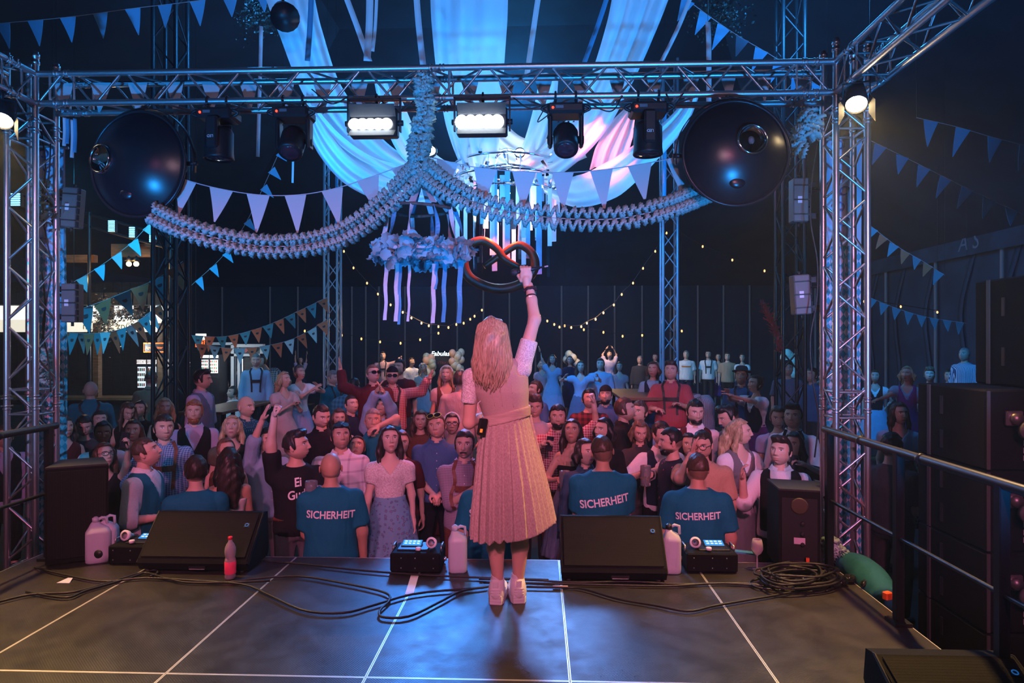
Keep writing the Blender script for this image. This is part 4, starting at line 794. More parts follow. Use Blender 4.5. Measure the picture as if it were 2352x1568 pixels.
# ---------------------------------------------------------------- hanging flower wreath with hoop and ribbons
WC = P(970, 578, 5.5)
t = thing('ribbon_wreath', P(968, 405, 5.5), 'hanging flower wreath with hoop and long white and blue ribbons', 'wreath')
rw = 0.325; hoop = P(970, 482, 5.5); rh = 0.265; apex = P(968, 402, 5.5)
MB().smooth().tube([hoop+Vector((rh*math.cos(a), rh*math.sin(a), 0.01*math.sin(a*2))) for a in np.linspace(0, 2*math.pi, 40, endpoint=False)], 0.013, 8, True).build('hoop', mat('bark_hoop', rough=0.8, build=noisy((0.05,0.03,0.025), (0.13,0.10,0.09), 30, 0.4, 0.006)), t)
b = MB().smooth(); rr = random.Random(11)
for k in range(260):
    a = rr.uniform(0, 2*math.pi); o = WC+Vector((rw*math.cos(a), rw*math.sin(a), 0.025*math.sin(3*a)))+Vector((rr.gauss(0, 0.035), rr.gauss(0, 0.035), rr.gauss(0, 0.034)))
    n_ = Vector((rr.gauss(0, 1), rr.gauss(0, 1)-0.5, rr.gauss(0, 1))).normalized(); x = n_.orthogonal().normalized(); y = n_.cross(x); R = rr.uniform(0.045, 0.070); m = 7
    vs = [o]+[o+(x*math.cos(math.pi*i/m)+y*math.sin(math.pi*i/m))*R*(1.0 if i % 2 else 0.86)+n_*R*(0.62 if i % 2 else 0.38) for i in range(2*m)]
    b.add(vs, [(0, 1+i, 1+(i+1) % (2*m)) for i in range(2*m)])
b.build('tissue_flowers', mat('blue_tissue', (0.24,0.52,0.62), 0.85, spec=0.2, build=_sheer((0.22,0.5,0.6), 0.3)), t)['kind'] = 'stuff'
MB().smooth().tube([WC+Vector((rw*math.cos(a), rw*math.sin(a), 0)) for a in np.linspace(0, 2*math.pi, 40, endpoint=False)], 0.018, 8, True).build('wire_ring', M_CORD, t)
for k in range(10):
    a = 2*math.pi*(k+0.3)/10; hp_ = hoop+Vector((rh*math.cos(a), rh*math.sin(a), 0)); wp = WC+Vector((rw*math.cos(a), rw*math.sin(a), 0.04)); m = M_RIBW if k % 3 else M_RIBB
    MB().strip(bez([apex, apex.lerp(hp_, 0.5), hp_+Vector((0,0,0.015))], 8), Vector((0.017*abs(math.sin(a))+0.006, 0.012, 0)), 0.001).build('top_ribbon', m, t)
    MB().strip(bez([hp_, hp_.lerp(wp, 0.5)+Vector((0.02*math.cos(k*2.3),0.02*math.sin(k),0)), wp], 10), [Vector((0.018*math.cos(k+j*0.25), 0.018*math.sin(k+j*0.25), 0)) for j in range(11)], 0.001).build('side_ribbon', M_RIBW if k % 2 else M_RIBB, t)
for (u, v0, v1, m, w_) in ((887,600,735,M_RIBW,0.030),(912,605,738,M_RIBW,0.034),(919,605,745,M_RIBB,0.024),(940,608,738,M_RIBW,0.022),(1003,600,664,M_RIBB,0.024),(997,605,742,M_RIBW,0.034),(1021,605,740,M_RIBB,0.034),(1057,600,742,M_RIBB,0.040)):
    q0, q1 = P(u, v0, 5.45), P(u-2, v1, 5.45); MB().strip([q0.lerp(q1, j/10)+Vector((0.004*math.sin(j*1.1),0.004*math.cos(j),0)) for j in range(11)], [Vector((w_/2*math.cos(0.25*math.sin(j*0.6)),w_/2*math.sin(0.5*math.sin(j*0.6)),0)) for j in range(11)], 0.001).build('long_ribbon', m, t)
# ---------------------------------------------------------------- chandelier of mirror strips
CC = P(1165, 400, 9.25)
t = thing('strip_chandelier', CC, 'sparkling chandelier with hanging mirror and acrylic strips', 'chandelier')
M_ACR = mat('acrylic_strip', (0.85,0.88,0.92), 0.2, build=_sheer((0.8,0.85,0.9), 0.35)); M_ACRB = mat('acrylic_blue', (0.25,0.55,0.8), 0.2, build=_sheer((0.2,0.5,0.8), 0.35)); M_MIR = mat('mirror_piece', (0.85,0.87,0.9), 0.08, 1.0)
for (zz, R) in ((0.10,0.72),(-0.10,0.74),(-0.28,0.70),(0.02,0.42)):
    MB().smooth().tube([CC+Vector((R*math.cos(a), R*math.sin(a), zz)) for a in np.linspace(0, 2*math.pi, 48, endpoint=False)], 0.016, 6, True).build('ring', M_CHROME, t)
for k in range(8): a = 2*math.pi*k/8; rod('spoke', CC+Vector((0,0,0.35)), CC+Vector((0.72*math.cos(a),0.72*math.sin(a),0.10)), 0.007, M_CHROME, t, 6)
rr = random.Random(5); mp = MB().box((0,0,0), (1,1,1)).build('piece', M_MIR, mesh_only=True)
for k in range(110):
    a = rr.uniform(0, 2*math.pi); R = rr.choice((0.74,0.72,0.70)); q_ = Matrix.Rotation(a+rr.uniform(-0.6, 0.6), 3, 'Z') @ Matrix.Rotation(rr.uniform(-0.7, 0.7), 3, 'X')
    inst('mirror_piece', mp, t, CC+Vector((R*math.cos(a),R*math.sin(a),rr.uniform(-0.30,0.14))), q_.to_quaternion(), (rr.uniform(0.03,0.08),0.004,rr.uniform(0.04,0.12)))
sm = [MB().box((0,0,-0.5), (1,0.08,1)).build('strip', m_, mesh_only=True) for m_ in (M_ACR, M_ACRB, M_MIR)]
for k in range(58):
    a = 2*math.pi*k/58+rr.uniform(-0.05, 0.05); R = rr.choice((0.70,0.66,0.45,0.42)); Ls = rr.choice((0.35,0.5,0.7,0.9,1.15,1.3))*rr.uniform(0.8, 1.05)
    inst('hanging_strip', sm[rr.choice((0,0,1,2))], t, CC+Vector((R*math.cos(a),R*math.sin(a),-0.12)), Matrix.Rotation(rr.uniform(-0.6,0.6), 3, 'Z').to_quaternion(), (rr.uniform(0.045,0.085),0.03,Ls))
for (u, v, s_, lab) in ((987,346,0.075,'small blazing lamp above the chandelier beside the garland knot'), (1194,350,0.06,'small blazing lamp on the chandelier rim'), (732,287,0.022,'tiny bright lamp against the white drape on the bar side'), (1166,281,0.022,'tiny bright lamp beside the central blinder')):
    q = P(u, v, 8.6); tt = thing('pin_spot', q, lab, 'spotlight', 'pin spots among the drapes')
    MB().smooth().ball(q, s_, 12, 8, (1.0,0.5,0.8)).build('lens', mat('pin_lens', (1,1,1), 0.4, emit=(0.8,0.9,1.0), es=22), tt); MB().smooth().lathe(q+Vector((0,0.02,0)), (0,1,0.3), [(0,s_*1.15),(0.10,s_*1.1),(0.14,s_*0.6)], 12).build('housing', M_BLACK, tt)
lamp('chandelier_light', 'POINT', CC+Vector((0,0,0.15)), 40, (0.55,0.80,1.0), None, 0.1)
lamp('chandelier_light', 'POINT', CC+Vector((0,-0.3,-0.5)), 25, (0.55,0.78,1.0), None, 0.1)
# ---------------------------------------------------------------- giant pretzel
PC = P(1146, 600, 8.2)
s_ = 9.0/F; px = [(1118,648),(1080,632),(1066,598),(1080,562),(1112,552),(1140,575),(1152,596),(1168,625),(1140,655)]
pz = bez([P(u, v, 8.2)+Vector((0,0.03*math.sin(i*1.3),0)) for i, (u, v) in enumerate([(1112,612),(1150,585),(1190,562),(1222,582),(1228,616),(1202,648),(1160,662),(1118,658),(1078,636),(1066,600),(1080,562),(1110,552),(1140,570),(1160,595),(1195,615)])], 70)
t = thing('giant_pretzel', PC, 'giant dark pretzel hanging under the chandelier with red glow', 'pretzel')
MB().smooth().tube(pz, [0.030+0.030*math.sin(math.pi*k/70)**0.6 for k in range(71)], 12).build('dough', mat('pretzel_crust', rough=0.4, build=noisy((0.05,0.018,0.008), (0.11,0.04,0.016), 7, 0.3, 0.02)), t)
for (u, v, k) in ((1112,552,-0.2),(1190,562,0.2)): rod('hanging_wire', P(u, v, 8.2), CC+Vector((k,-0.69,0.10)), 0.004, M_CORD, t, 6)
lamp('pretzel_red', 'SPOT', PC+Vector((0,0.02,0.70)), 330, (1.0,0.09,0.03), PC, 0.04, 92, 0.4)
# ---------------------------------------------------------------- festoon bulbs
M_BULB = mat('festoon_bulb', (1,0.8,0.5), 0.4, emit=(1.0,0.40,0.09), es=3.4)
bm_ = MB().smooth().ball((0,0,0), 1.0, 8, 6, (0.8,0.8,1.2)).build('bulb', M_BULB, mesh_only=True)
def festoon(pts, d, label, cable=True, r=0.036):
    t = thing('festoon_string', P(pts[0][0], pts[0][1], d), label, 'string lights', 'festoon bulb strings in the tent')
    if cable and len(pts) > 2: MB().smooth().tube(bez([P(u, v-4, d) for u, v in pts], len(pts)*4), 0.010, 5).build('cable', M_CABLE, t)
    for e_ in (pts[0], pts[-1]): hang(P(e_[0], e_[1]-4, d), t)
    for u, v in pts: inst('bulb', bm_, t, P(u, v, d), None, (r*d/22,)*3)
festoon([(790,577),(812,615),(843,650),(868,675),(897,700),(925,717),(945,730),(968,742),(985,748),(1007,750),(1030,752),(1048,745),(1065,742),(1080,733),(1090,726),(1107,712)], 20, 'festoon string sagging behind the wreath ribbons')
festoon([(1240,725),(1257,737),(1273,745),(1285,751),(1312,752),(1335,750),(1348,742),(1368,733),(1386,718),(1410,700),(1428,676),(1454,650),(1477,616),(1505,577),(1531,535)], 20, 'festoon string climbing to the blue-lit mast')
festoon([(1549,530),(1614,566),(1682,597),(1756,622),(1830,648)], 18, 'festoon string running from the blue-lit mast to the lattice mast')
festoon([(700,760),(785,770),(830,778),(873,785),(920,788),(965,780),(1007,765)], 24, 'low festoon string over the far crowd behind the wreath')
festoon([(1297,748),(1341,757),(1386,763),(1430,772),(1475,770),(1520,768),(1566,760)], 24, 'low festoon string over the far crowd beyond the singer')
festoon([(1985,692),(2069,704),(2153,717)], 16, 'short festoon string before the blue side wall')
lamp('festoon_glow', 'POINT', P(950, 735, 19.5), 150, (1.0,0.55,0.2), None, 0.3); lamp('festoon_glow', 'POINT', P(1380, 735, 19.5), 150, (1.0,0.55,0.2), None, 0.3)
# ---------------------------------------------------------------- far corner: balloons and neon letter box
def balloons(u, v0, v1, wpx, d, label, cols, n, seed):
    t = thing('balloon_column', P(u, v1, d), label, 'balloons', 'balloon columns along the far wall'); r_ = random.Random(seed)
    for k in range(n):
        p = P(u+r_.uniform(-wpx, wpx), v0+(v1-v0)*(k+0.5)/n, d+r_.uniform(-0.15, 0.1)); c = cols[k % len(cols)]
        MB().smooth().ball(p, 0.12, 10, 7, (1,1,1.12)).build('balloon', mat('balloon_%d' % int(c[0]*1000), c, 0.35), t)
bc = [(0.45,0.55,0.45), (0.75,0.52,0.40), (0.62,0.66,0.58)]
balloons(986, 818, 860, 9, 22, 'pale balloon column beside the neon letter box', bc, 20, 1); balloons(1049, 808, 862, 11, 22, 'taller green and peach balloon column near the singer', bc, 26, 2)
balloons(1313, 812, 835, 12, 21, 'few peach balloons above the dancers', bc, 6, 3); balloons(1814, 812, 862, 12, 16, 'white and yellow balloons behind the lattice mast', [(0.8,0.75,0.5),(0.8,0.8,0.75)], 14, 4)
q = P(1012, 850, 22.5); t = thing('neon_letter_box', (q.x, q.y, GR), 'dark photo box topped by white neon letters', 'kiosk')
MB().box((q.x,q.y+0.2,(GR+1.25)/2), (0.58,0.5,1.25-GR), bev=0.01).build('case', M_BLACKM, t)
a = P(1012, 812, 22.3); text_on('Fabulas', 0.21, (a.x,a.y-0.1,a.z), (1,0,0), (0,0,1), mat('neon_white', (1,1,1), 0.4, emit=(0.65,0.95,1.0), es=6), t, shear=0.25)
a = P(1012, 834, 22.2); text_on('EXTRAS', 0.12, (a.x,q.y-0.06,a.z), (1,0,0), (0,0,1), mat('dull_red_letters', (0.25,0.05,0.06), 0.6), t)
# ---------------------------------------------------------------- bar and stall
M_FASC = mat('lit_fascia', (0.9,0.85,0.7), 0.5, emit=(1.0,0.86,0.62), es=0.8); M_LITW = mat('lit_white', (0.95,0.95,0.95), 0.5, emit=(0.95,0.93,0.86), es=1.1)
YB = 13.0
def bx(u0, v0, u1, v1, Y, dep): a, b = PY(u0, v0, Y), PY(u1, v1, Y); return ((a.x+b.x)/2, Y+dep/2, (a.z+b.z)/2), (abs(b.x-a.x), dep, abs(a.z-b.z))
a = PY(60, 900, YB); t = thing('bar_hut', (a.x, YB, GR), 'dark timber bar hut with lit fascia board and bottles of light', 'bar')
for k in range(22):   # back wall planks
    c, s_ = bx(-60+k*20, 760, -41+k*20, 905, YB+2.2, 0.05); MB().box((c[0],c[1],(GR+3.0)/2), (s_[0],0.05,3.0-GR)).build('plank', M_DWOOD, t)
f_ = MB().box(*bx(-90, 734, 366, 762, YB, 0.12)).build('fascia_board', M_FASC, t)
for (u_, tx) in ((205,'m z'), (286,'zp(u'), (345,'Js')):
    a = PY(u_, 749, YB-0.02); text_on(tx, 0.19, (a.x,YB-0.012,a.z), (1,0,0), (0,0,1), mat('fascia_ink', (0.16,0.13,0.02), 0.7), f_)
for (u0, u1) in ((-40,52), (200,225), (262,300), (345,380)): MB().box(*bx(u0, 700, u1, 734, YB+0.02, 0.10)).build('light_box', M_LITW, t)
for k in range(14): MB().box(*bx(-90+k*33, 672, -60+k*33, 700, YB-0.3, 0.30)).build('roof_board', M_DWOOD, t)
for (u0, u1, v0, v1) in ((150,215,585,602),(255,345,560,590)):
    n_ = 5
    for k in range(n_): MB().box(*bx(u0, v0+(v1-v0)*k/n_, u1, v0+(v1-v0)*(k+0.9)/n_, 12.4, 0.12)).build('soffit_board', M_WOOD, t)
for (u, w_) in ((-20,14),(118,14),(220,13),(368,12)): MB().box((PY(u,800,YB-0.1).x, YB-0.05, (GR+2.0)/2), (w_/F*YB,0.12,2.0-GR)).build('post', M_WOOD, t)
c, s_ = bx(-90, 905, 335, 925, YB-0.3, 0.55); MB().box((c[0],c[1],0.55), (s_[0],0.55,0.05)).build('counter_top', M_BENCH, t); MB().box((c[0],c[1]+0.05,(GR+0.52)/2), (s_[0]-0.1,0.45,0.52-GR)).build('counter_front', M_DWOOD, t)
lamp('bar_lamp', 'POINT', PY(296, 610, 11.9), 26, (1.0,0.55,0.2), None, 0.05); lamp('bar_lamp', 'POINT', PY(180, 640, 11.9), 14, (1.0,0.55,0.2), None, 0.05)
for (u, v) in ((296,606),(313,606)):
    q = PY(u, v, 12.0); t2 = thing('wall_lantern', q, ('small warm lantern under the bar roof nearer the tower' if u < 300 else 'small warm lantern under the bar roof nearer the mast'), 'lantern', 'warm lanterns of the bar'); MB().smooth().ball(q, 0.045, 10, 7).build('bulb', mat('warm_bulb', (1,0.7,0.3), 0.4, emit=(1.0,0.60,0.18), es=12), t2); MB().smooth().lathe(q+Vector((0,0,0.05)), (0,0,1), [(0,0.07),(0.06,0.03),(0.10,0.01)], 12).build('shade', M_BSTEEL, t2)
for (u, v, w_, h_, lab) in ((256,519,15,27,'first cyan floodlight from the dish on the bar roof edge'),(303,533,13,25,'second cyan floodlight from the dish on the bar roof edge'),(349,544,12,24,'third cyan floodlight on the bar roof edge'),(383,556,5,21,'thin cyan floodlight half hidden by the mast'),(35,458,23,30,'cyan floodlight seen through the tower on the bar side')):
    q = P(u, v, 12.2); s1, s2 = w_/F*12.2, h_/F*12.2; t2 = thing('floodlight', q, lab, 'floodlight', 'cyan floodlights on the bar roof')
    MB().box(q+Vector((0,0.05,0)), (s1*1.1,0.08,s2*1.1), bev=0.01).build('housing', M_BLACK, t2)
    for k in range(6): MB().box(q+Vector((0,-0.002,s2*(0.42-0.168*k))), (s1*0.94,0.02,s2*0.10)).build('led_row', mat('cyan_led', (0.6,0.9,1), 0.4, emit=(0.22,0.70,1.0), es=2.4), t2)
g0, g1 = P(10, 452, 12.29), P(400, 560, 12.29)
bh = [o for o in COL.objects if o.name.startswith('bar_hut')][0]
for dz in (-0.11, 0.11): rod('gantry_pipe', g0+Vector((0,0,dz)), g1+Vector((0,0,dz)), 0.025, M_BSTEEL, bh, 8)
for f_ in (0.02, 0.5, 0.98): q = g0.lerp(g1, f_); rod('gantry_post', (q.x,q.y,GR), (q.x,q.y,q.z+0.15), 0.03, M_BSTEEL, bh, 8)
def fridge(u0, u1, v0, v1, Y, label, txt):
    c, s_ = bx(u0, v0, u1, v1, Y, 0.5); t = thing('drinks_fridge', (c[0], c[1], GR), label, 'fridge', 'glowing drinks fridges'); h0 = c[2]-s_[2]/2
    MB().box((c[0],c[1]+0.02,(GR+c[2]+s_[2]/2)/2), (s_[0],0.46,c[2]+s_[2]/2-GR), bev=0.01).build('case', M_BLACK, t)
    MB().box((c[0],Y+0.005,c[2]-s_[2]*0.12), (s_[0]*0.80,0.02,s_[2]*0.70)).build('glass_door', mat('fridge_glow', (0.9,0.95,1), 0.2, emit=(0.75,0.88,1.0), es=0.9), t)
    for k in range(4):
        for j in range(4): MB().smooth().cyl((c[0]+s_[0]*(-0.3+0.2*j),Y-0.01,c[2]-s_[2]*(0.42-0.17*k)), (c[0]+s_[0]*(-0.3+0.2*j),Y-0.01,c[2]-s_[2]*(0.32-0.17*k)), s_[0]*0.07, n=8).build('bottle', mat('fridge_bottle_%d' % ((k+j) % 3), ((0.5,0.1,0.05),(0.1,0.25,0.08),(0.3,0.2,0.1))[(k+j) % 3], 0.3), t)
    MB().box((c[0],Y-0.004,c[2]+s_[2]*0.40), (s_[0]*0.92,0.02,s_[2]*0.14)).build('header_sign', mat('fridge_header', (0.9,0.9,0.9), 0.4, emit=(1,0.98,0.95), es=0.9), t)
    text_on(txt, s_[2]*0.13, (c[0],Y-0.018,c[2]+s_[2]*0.40), (1,0,0), (0,0,1), mat('fridge_ink', (0.25,0.02,0.02), 0.6), t)
fridge(314, 336, 824, 892, 14.2, 'glowing drinks fridge in the middle of the bar', "BECK'S"); fridge(338, 360, 824, 892, 14.2, 'second glowing bar fridge half hidden by the lattice mast', "BECK'S")
fridge(461, 480, 814, 858, 16, 'first fridge of the white stall', "BECK'S"); fridge(481, 502, 814, 858, 16, 'second fridge of the white stall', "BECK'S")
def sign(u0, u1, v0, v1, Y, txt, label, col):
    c, s_ = bx(u0, v0, u1, v1, Y, 0.05); t = thing('neon_sign', c, label, 'sign', 'orange light signs of the bars'); MB().box(c, s_).build('panel', M_BLACK, t)
    mo = mat('neon_orange', (1,0.3,0.05), 0.4, emit=(1.0,0.12,0.008), es=1.7); x, y, z = c; w_, h_ = s_[0]/2, s_[2]/2
    MB().smooth().tube([(x-w_,Y-0.01,z-h_),(x+w_,Y-0.01,z-h_),(x+w_,Y-0.01,z+h_),(x-w_,Y-0.01,z+h_)], 0.012, 6, True).build('tube_frame', mo, t)
    if not txt:
        for k in range(3): MB().smooth().tube([(x-w_*0.7+j_*w_*0.28, Y-0.012, z+h_*(0.45-0.42*k)+h_*0.16*(-1)**j_) for j_ in range(6)], 0.012, 5).build('zigzag_tube', mo, t)
        return
    text_on(txt, s_[2]*0.62*min(1, 8.5/len(txt)*s_[0]/s_[2]/2.6), (x,Y-0.012,z), (1,0,0), (0,0,1), mo, t, shear=0.2)
sign(331, 378, 788, 808, 12.6, 'Jägermeister', 'orange framed neon sign hanging over the bar', 0); sign(450, 470, 782, 796, 15, '', 'small orange light sign before the white stall', 0)
c, s_ = bx(449, 766, 471, 780, 15, 0.06); t = thing('light_box_sign', c, 'small white light box above the orange sign', 'sign'); MB().box(c, s_).build('case', M_LITW, t); MB().box((c[0],c[1]-0.034,c[2]), (s_[0]*0.7,0.004,s_[2]*0.2)).build('printed_bar', mat('fascia_ink', (0.16,0.13,0.02), 0.7), t)
a = PY(560, 850, 16.5); t = thing('white_stall', (a.x, 16.5, GR), 'white framed stall with a diamond patterned gable panel', 'stall'); mw = mat('stall_white', (0.5,0.52,0.52), 0.6, build=bumpy(20, 0.1))
for (u0, v0, u1, v1) in ((530,790,604,797),(530,812,604,818),(530,797,537,900),(597,797,604,900),(545,818,551,900),(480,786,535,792)): MB().box(*bx(u0, v0, u1, v1, 16.5, 0.14)).build('frame_board', mw, t)
MB().box(*bx(537, 797, 597, 812, 16.56, 0.05)).build('gable_panel', mat('gable_grey', (0.10,0.12,0.12), 0.7), t); MB().box(*bx(551, 820, 597, 900, 16.7, 0.05)).build('dark_door', M_DWOOD, t); MB().box(*bx(440, 790, 530, 905, 17.2, 0.05)).build('back_wall', M_DWOOD, t)
MB().box(*bx(552, 824, 556, 872, 16.62, 0.05)).build('strip_lamp', M_LITW, t)
for k in range(3):
    q = PY(548+k*18, 804, 16.5); MB().box(q+Vector((0,-0.02,0)), (0.09,0.02,0.09), Matrix.Rotation(math.pi/4, 3, 'Y')).build('diamond', mat('diamond_%d' % (k % 2), ((0.45,0.45,0.42),(0.35,0.08,0.07))[k % 2], 0.7), t)
lamp('stall_lamp', 'POINT', PY(500, 835, 15.6), 24, (0.9,0.95,1.0), None, 0.1); lamp('bar_lamp', 'POINT', PY(300, 800, 12.4), 22, (0.75,0.9,1.0), None, 0.1)
# leafy hop garlands over the bar and in the mast tops
def foliage(u, v, w_, h_, d, n, label, col, seed):
    r_ = random.Random(seed); b = MB()
    for k in range(n):
        o = P(u+r_.gauss(0, w_/2.4), v+r_.gauss(0, h_/2.4), d+r_.gauss(0, 0.12)); n_ = Vector((r_.gauss(0,1), r_.gauss(0,1), r_.gauss(0,1))).normalized(); x = n_.orthogonal().normalized(); y = n_.cross(x); R = r_.uniform(0.016, 0.034)
        b.add([o-x*R, o+y*R*0.6, o+x*R, o-y*R*0.6+n_*R*0.2], [(0,1,2,3)])
    b.build('foliage', mat('leaf_%d' % seed, col, 0.6, build=noisy(tuple(c*0.5 for c in col), tuple(c*1.6 for c in col), 40)), None, None, label, 'foliage', 'hop foliage decorations', 'stuff')
foliage(240, 735, 30, 60, 12.6, 800, 'dry hop garland hanging over the bar fascia', (0.16,0.10,0.06), 21); foliage(290, 722, 50, 20, 12.6, 500, 'dry hop garland along the light boxes', (0.14,0.09,0.06), 22)
foliage(600, 30, 60, 60, 9, 700, 'dark leafy bunch high on the bar-side tent mast', (0.015,0.035,0.03), 23); foliage(1650, 40, 70, 60, 9, 650, 'dark leafy bunch under the roof above the lit dish', (0.015,0.035,0.03), 24); foliage(120, 480, 22, 50, 5.9, 120, 'brown leaves tucked into the bar-side tower', (0.10,0.05,0.04), 25)
t = thing('feather_bundle', P(1790,805,9.2), 'tall red feather grass bundle leaning on the lattice mast', 'feather bundle', None); r_ = random.Random(3); Cf = bez([P(1792,808,9.2), P(1785,770,9.2), P(1768,735,9.2), P(1752,695,9.2)], 14); b = MB()
for k in range(220):
    i = r_.randrange(14); o = Cf[i]; dd = (Cf[i+1]-Cf[i]).normalized()+Vector((r_.gauss(0,0.5), r_.gauss(0,0.5), r_.gauss(0,0.3))); L_ = r_.uniform(0.05,0.12); b.strip([o, o+dd.normalized()*L_], Vector((0.009,0.006,0)), 0.001)
b.build('feathers', mat('red_feather', (0.62,0.08,0.08), 0.7, build=bumpy(90, 0.3, 0.003)), t); MB().smooth().tube(Cf, 0.012, 6).build('stem', mat('red_feather', (0.45,0.05,0.05), 0.7), t)
# stage lamp that hangs out of the drape, dark
q = P(650, 25, 6.8); t = thing('unlit_lantern', q, 'dark unlit theatre lamp hanging in front of the bar-side drape', 'stage light'); MB().smooth().lathe(q, (0.35,-0.7,-0.6), [(0,0.05),(0.02,0.10),(0.16,0.10),(0.20,0.13),(0.24,0.14)], 16).build('housing', M_BLACK, t); MB().smooth().cyl(q, q+Vector((0,0,0.5)), 0.015, n=8).build('hanger', M_BLACK, t)
# beer tables among the far crowd
for (u, v, d, lab) in ((1460,905,10.2,'long wooden beer table with empty top among the dancers'), (525,935,10.5,'small wooden beer table full of mugs before the bar')):
    q = P(u, v, d); t = thing('beer_table', (q.x, q.y, GR), lab, 'table', 'wooden beer tables'); MB().box((q.x,q.y,q.z), (0.65,1.8,0.04), bev=0.006).build('table_top', M_BENCH, t)
    for sx in (-0.25, 0.25):
        for sy in (-0.7, 0.7): MB().box((q.x+sx,q.y+sy,(GR+q.z)/2), (0.05,0.05,q.z-GR)).build('leg', M_BSTEEL, t)
# ================================================================ people: implicit body, clothes and hair
def snet(f, lo, hi, h):
    """naive surface nets of the scalar function f over a box; returns vertices and quads"""
    lo = np.asarray(lo, np.float32)-h*1.5; hi = np.asarray(hi, np.float32)+h*1.5
    n = np.maximum(np.ceil((hi-lo)/h).astype(int)+1, 3)
    ax = [lo[k]+h*np.arange(n[k], dtype=np.float32) for k in range(3)]
    X, Y, Z = np.meshgrid(*ax, indexing='ij', sparse=True)
    g = f(X, Y, Z); g = np.broadcast_to(g, n).astype(np.float32)
    s = g < 0
    c = np.zeros(tuple(n-1), np.uint8)
    for dx in (0,1):
        for dy in (0,1):
            for dz in (0,1): c += s[dx:n[0]-1+dx, dy:n[1]-1+dy, dz:n[2]-1+dz]
    act = (c > 0) & (c < 8); ii = np.argwhere(act)
    if len(ii) == 0: return np.zeros((0,3), np.float32), np.zeros((0,4), np.int32)
    idm = np.full(tuple(n-1), -1, np.int32); idm[act] = np.arange(len(ii))
    acc = np.zeros((len(ii),3), np.float32); cnt = np.zeros(len(ii), np.float32)
    corners = [(0,0,0),(1,0,0),(0,1,0),(1,1,0),(0,0,1),(1,0,1),(0,1,1),(1,1,1)]
    vals = [g[ii[:,0]+a, ii[:,1]+b, ii[:,2]+d] for (a,b,d) in corners]
    for a in range(8):
        for b in range(a+1, 8):
            if bin(a ^ b).count('1') != 1: continue
            va, vb = vals[a], vals[b]; m = (va < 0) != (vb < 0)
            t = np.where(m, va/np.where(m, va-vb, 1), 0)
            pa, pb = np.array(corners[a], np.float32), np.array(corners[b], np.float32)
            acc += np.where(m[:,None], pa+(pb-pa)*t[:,None], 0); cnt += m
    V = lo+(ii+acc/cnt[:,None])*h
    Q = []
    for k in range(3):
        o1, o2 = (k+1) % 3, (k+2) % 3
        sl = [slice(None)]*3; sl2 = [slice(None)]*3; sl[k] = slice(0, -1); sl2[k] = slice(1, None)
        ch = s[tuple(sl)] != s[tuple(sl2)]
        e = np.argwhere(ch); e = e[(e[:,o1] > 0) & (e[:,o2] > 0) & (e[:,o1] < n[o1]-1) & (e[:,o2] < n[o2]-1)]
        if not len(e): continue
        inside = s[e[:,0], e[:,1], e[:,2]]
        def at(a, b):
            q = e.copy(); q[:,o1] -= a; q[:,o2] -= b; return idm[q[:,0], q[:,1], q[:,2]]
        q = np.stack([at(1,1), at(0,1), at(0,0), at(1,0)], 1)
        q[~inside] = q[~inside][:, ::-1]; Q.append(q)
    Q = np.concatenate(Q) if Q else np.zeros((0,4), np.int32)
    return V.astype(np.float32), Q
def smin(a, b, k):
    h = np.clip(0.5+0.5*(b-a)/k, 0, 1); return b+(a-b)*h-k*h*(1-h)
def f_cone(a, b, r0, r1, flat=False, sq=1.0):
    """tapered capsule; flat: cut straight at b"""
    a = np.asarray(a, float); b = np.asarray(b, float); d = b-a; L2 = float(d @ d)+1e-9
    def f(X, Y, Z):
        x, y, z = X-a[0], Y-a[1], Z-a[2]
        t = np.clip((x*d[0]+y*d[1]+z*d[2])/L2, 0, 1)
        e = np.sqrt((x-d[0]*t)**2+((y-d[1]*t)*sq)**2+(z-d[2]*t)**2)-(r0+(r1-r0)*t)
        if flat:
            L = math.sqrt(L2); e = np.maximum(e, (x*d[0]+y*d[1]+z*d[2])/L-L)
        return e
    f.box = (np.minimum(a, b)-max(r0, r1)/min(1, sq), np.maximum(a, b)+max(r0, r1)/min(1, sq)); return f
def f_ell(c, r, R=None):
    c = np.asarray(c, float); r = np.asarray(r, float); mr = float(min(r))
    Ri = None if R is None else np.asarray(R.transposed())
    def f(X, Y, Z):
        x, y, z = X-c[0], Y-c[1], Z-c[2]
        if Ri is not None: x, y, z = (Ri[k,0]*x+Ri[k,1]*y+Ri[k,2]*z for k in range(3))
        q = np.sqrt((x/r[0])**2+(y/r[1])**2+(z/r[2])**2)
        return (q-1)*mr
    f.box = (c-max(r), c+max(r)); return f
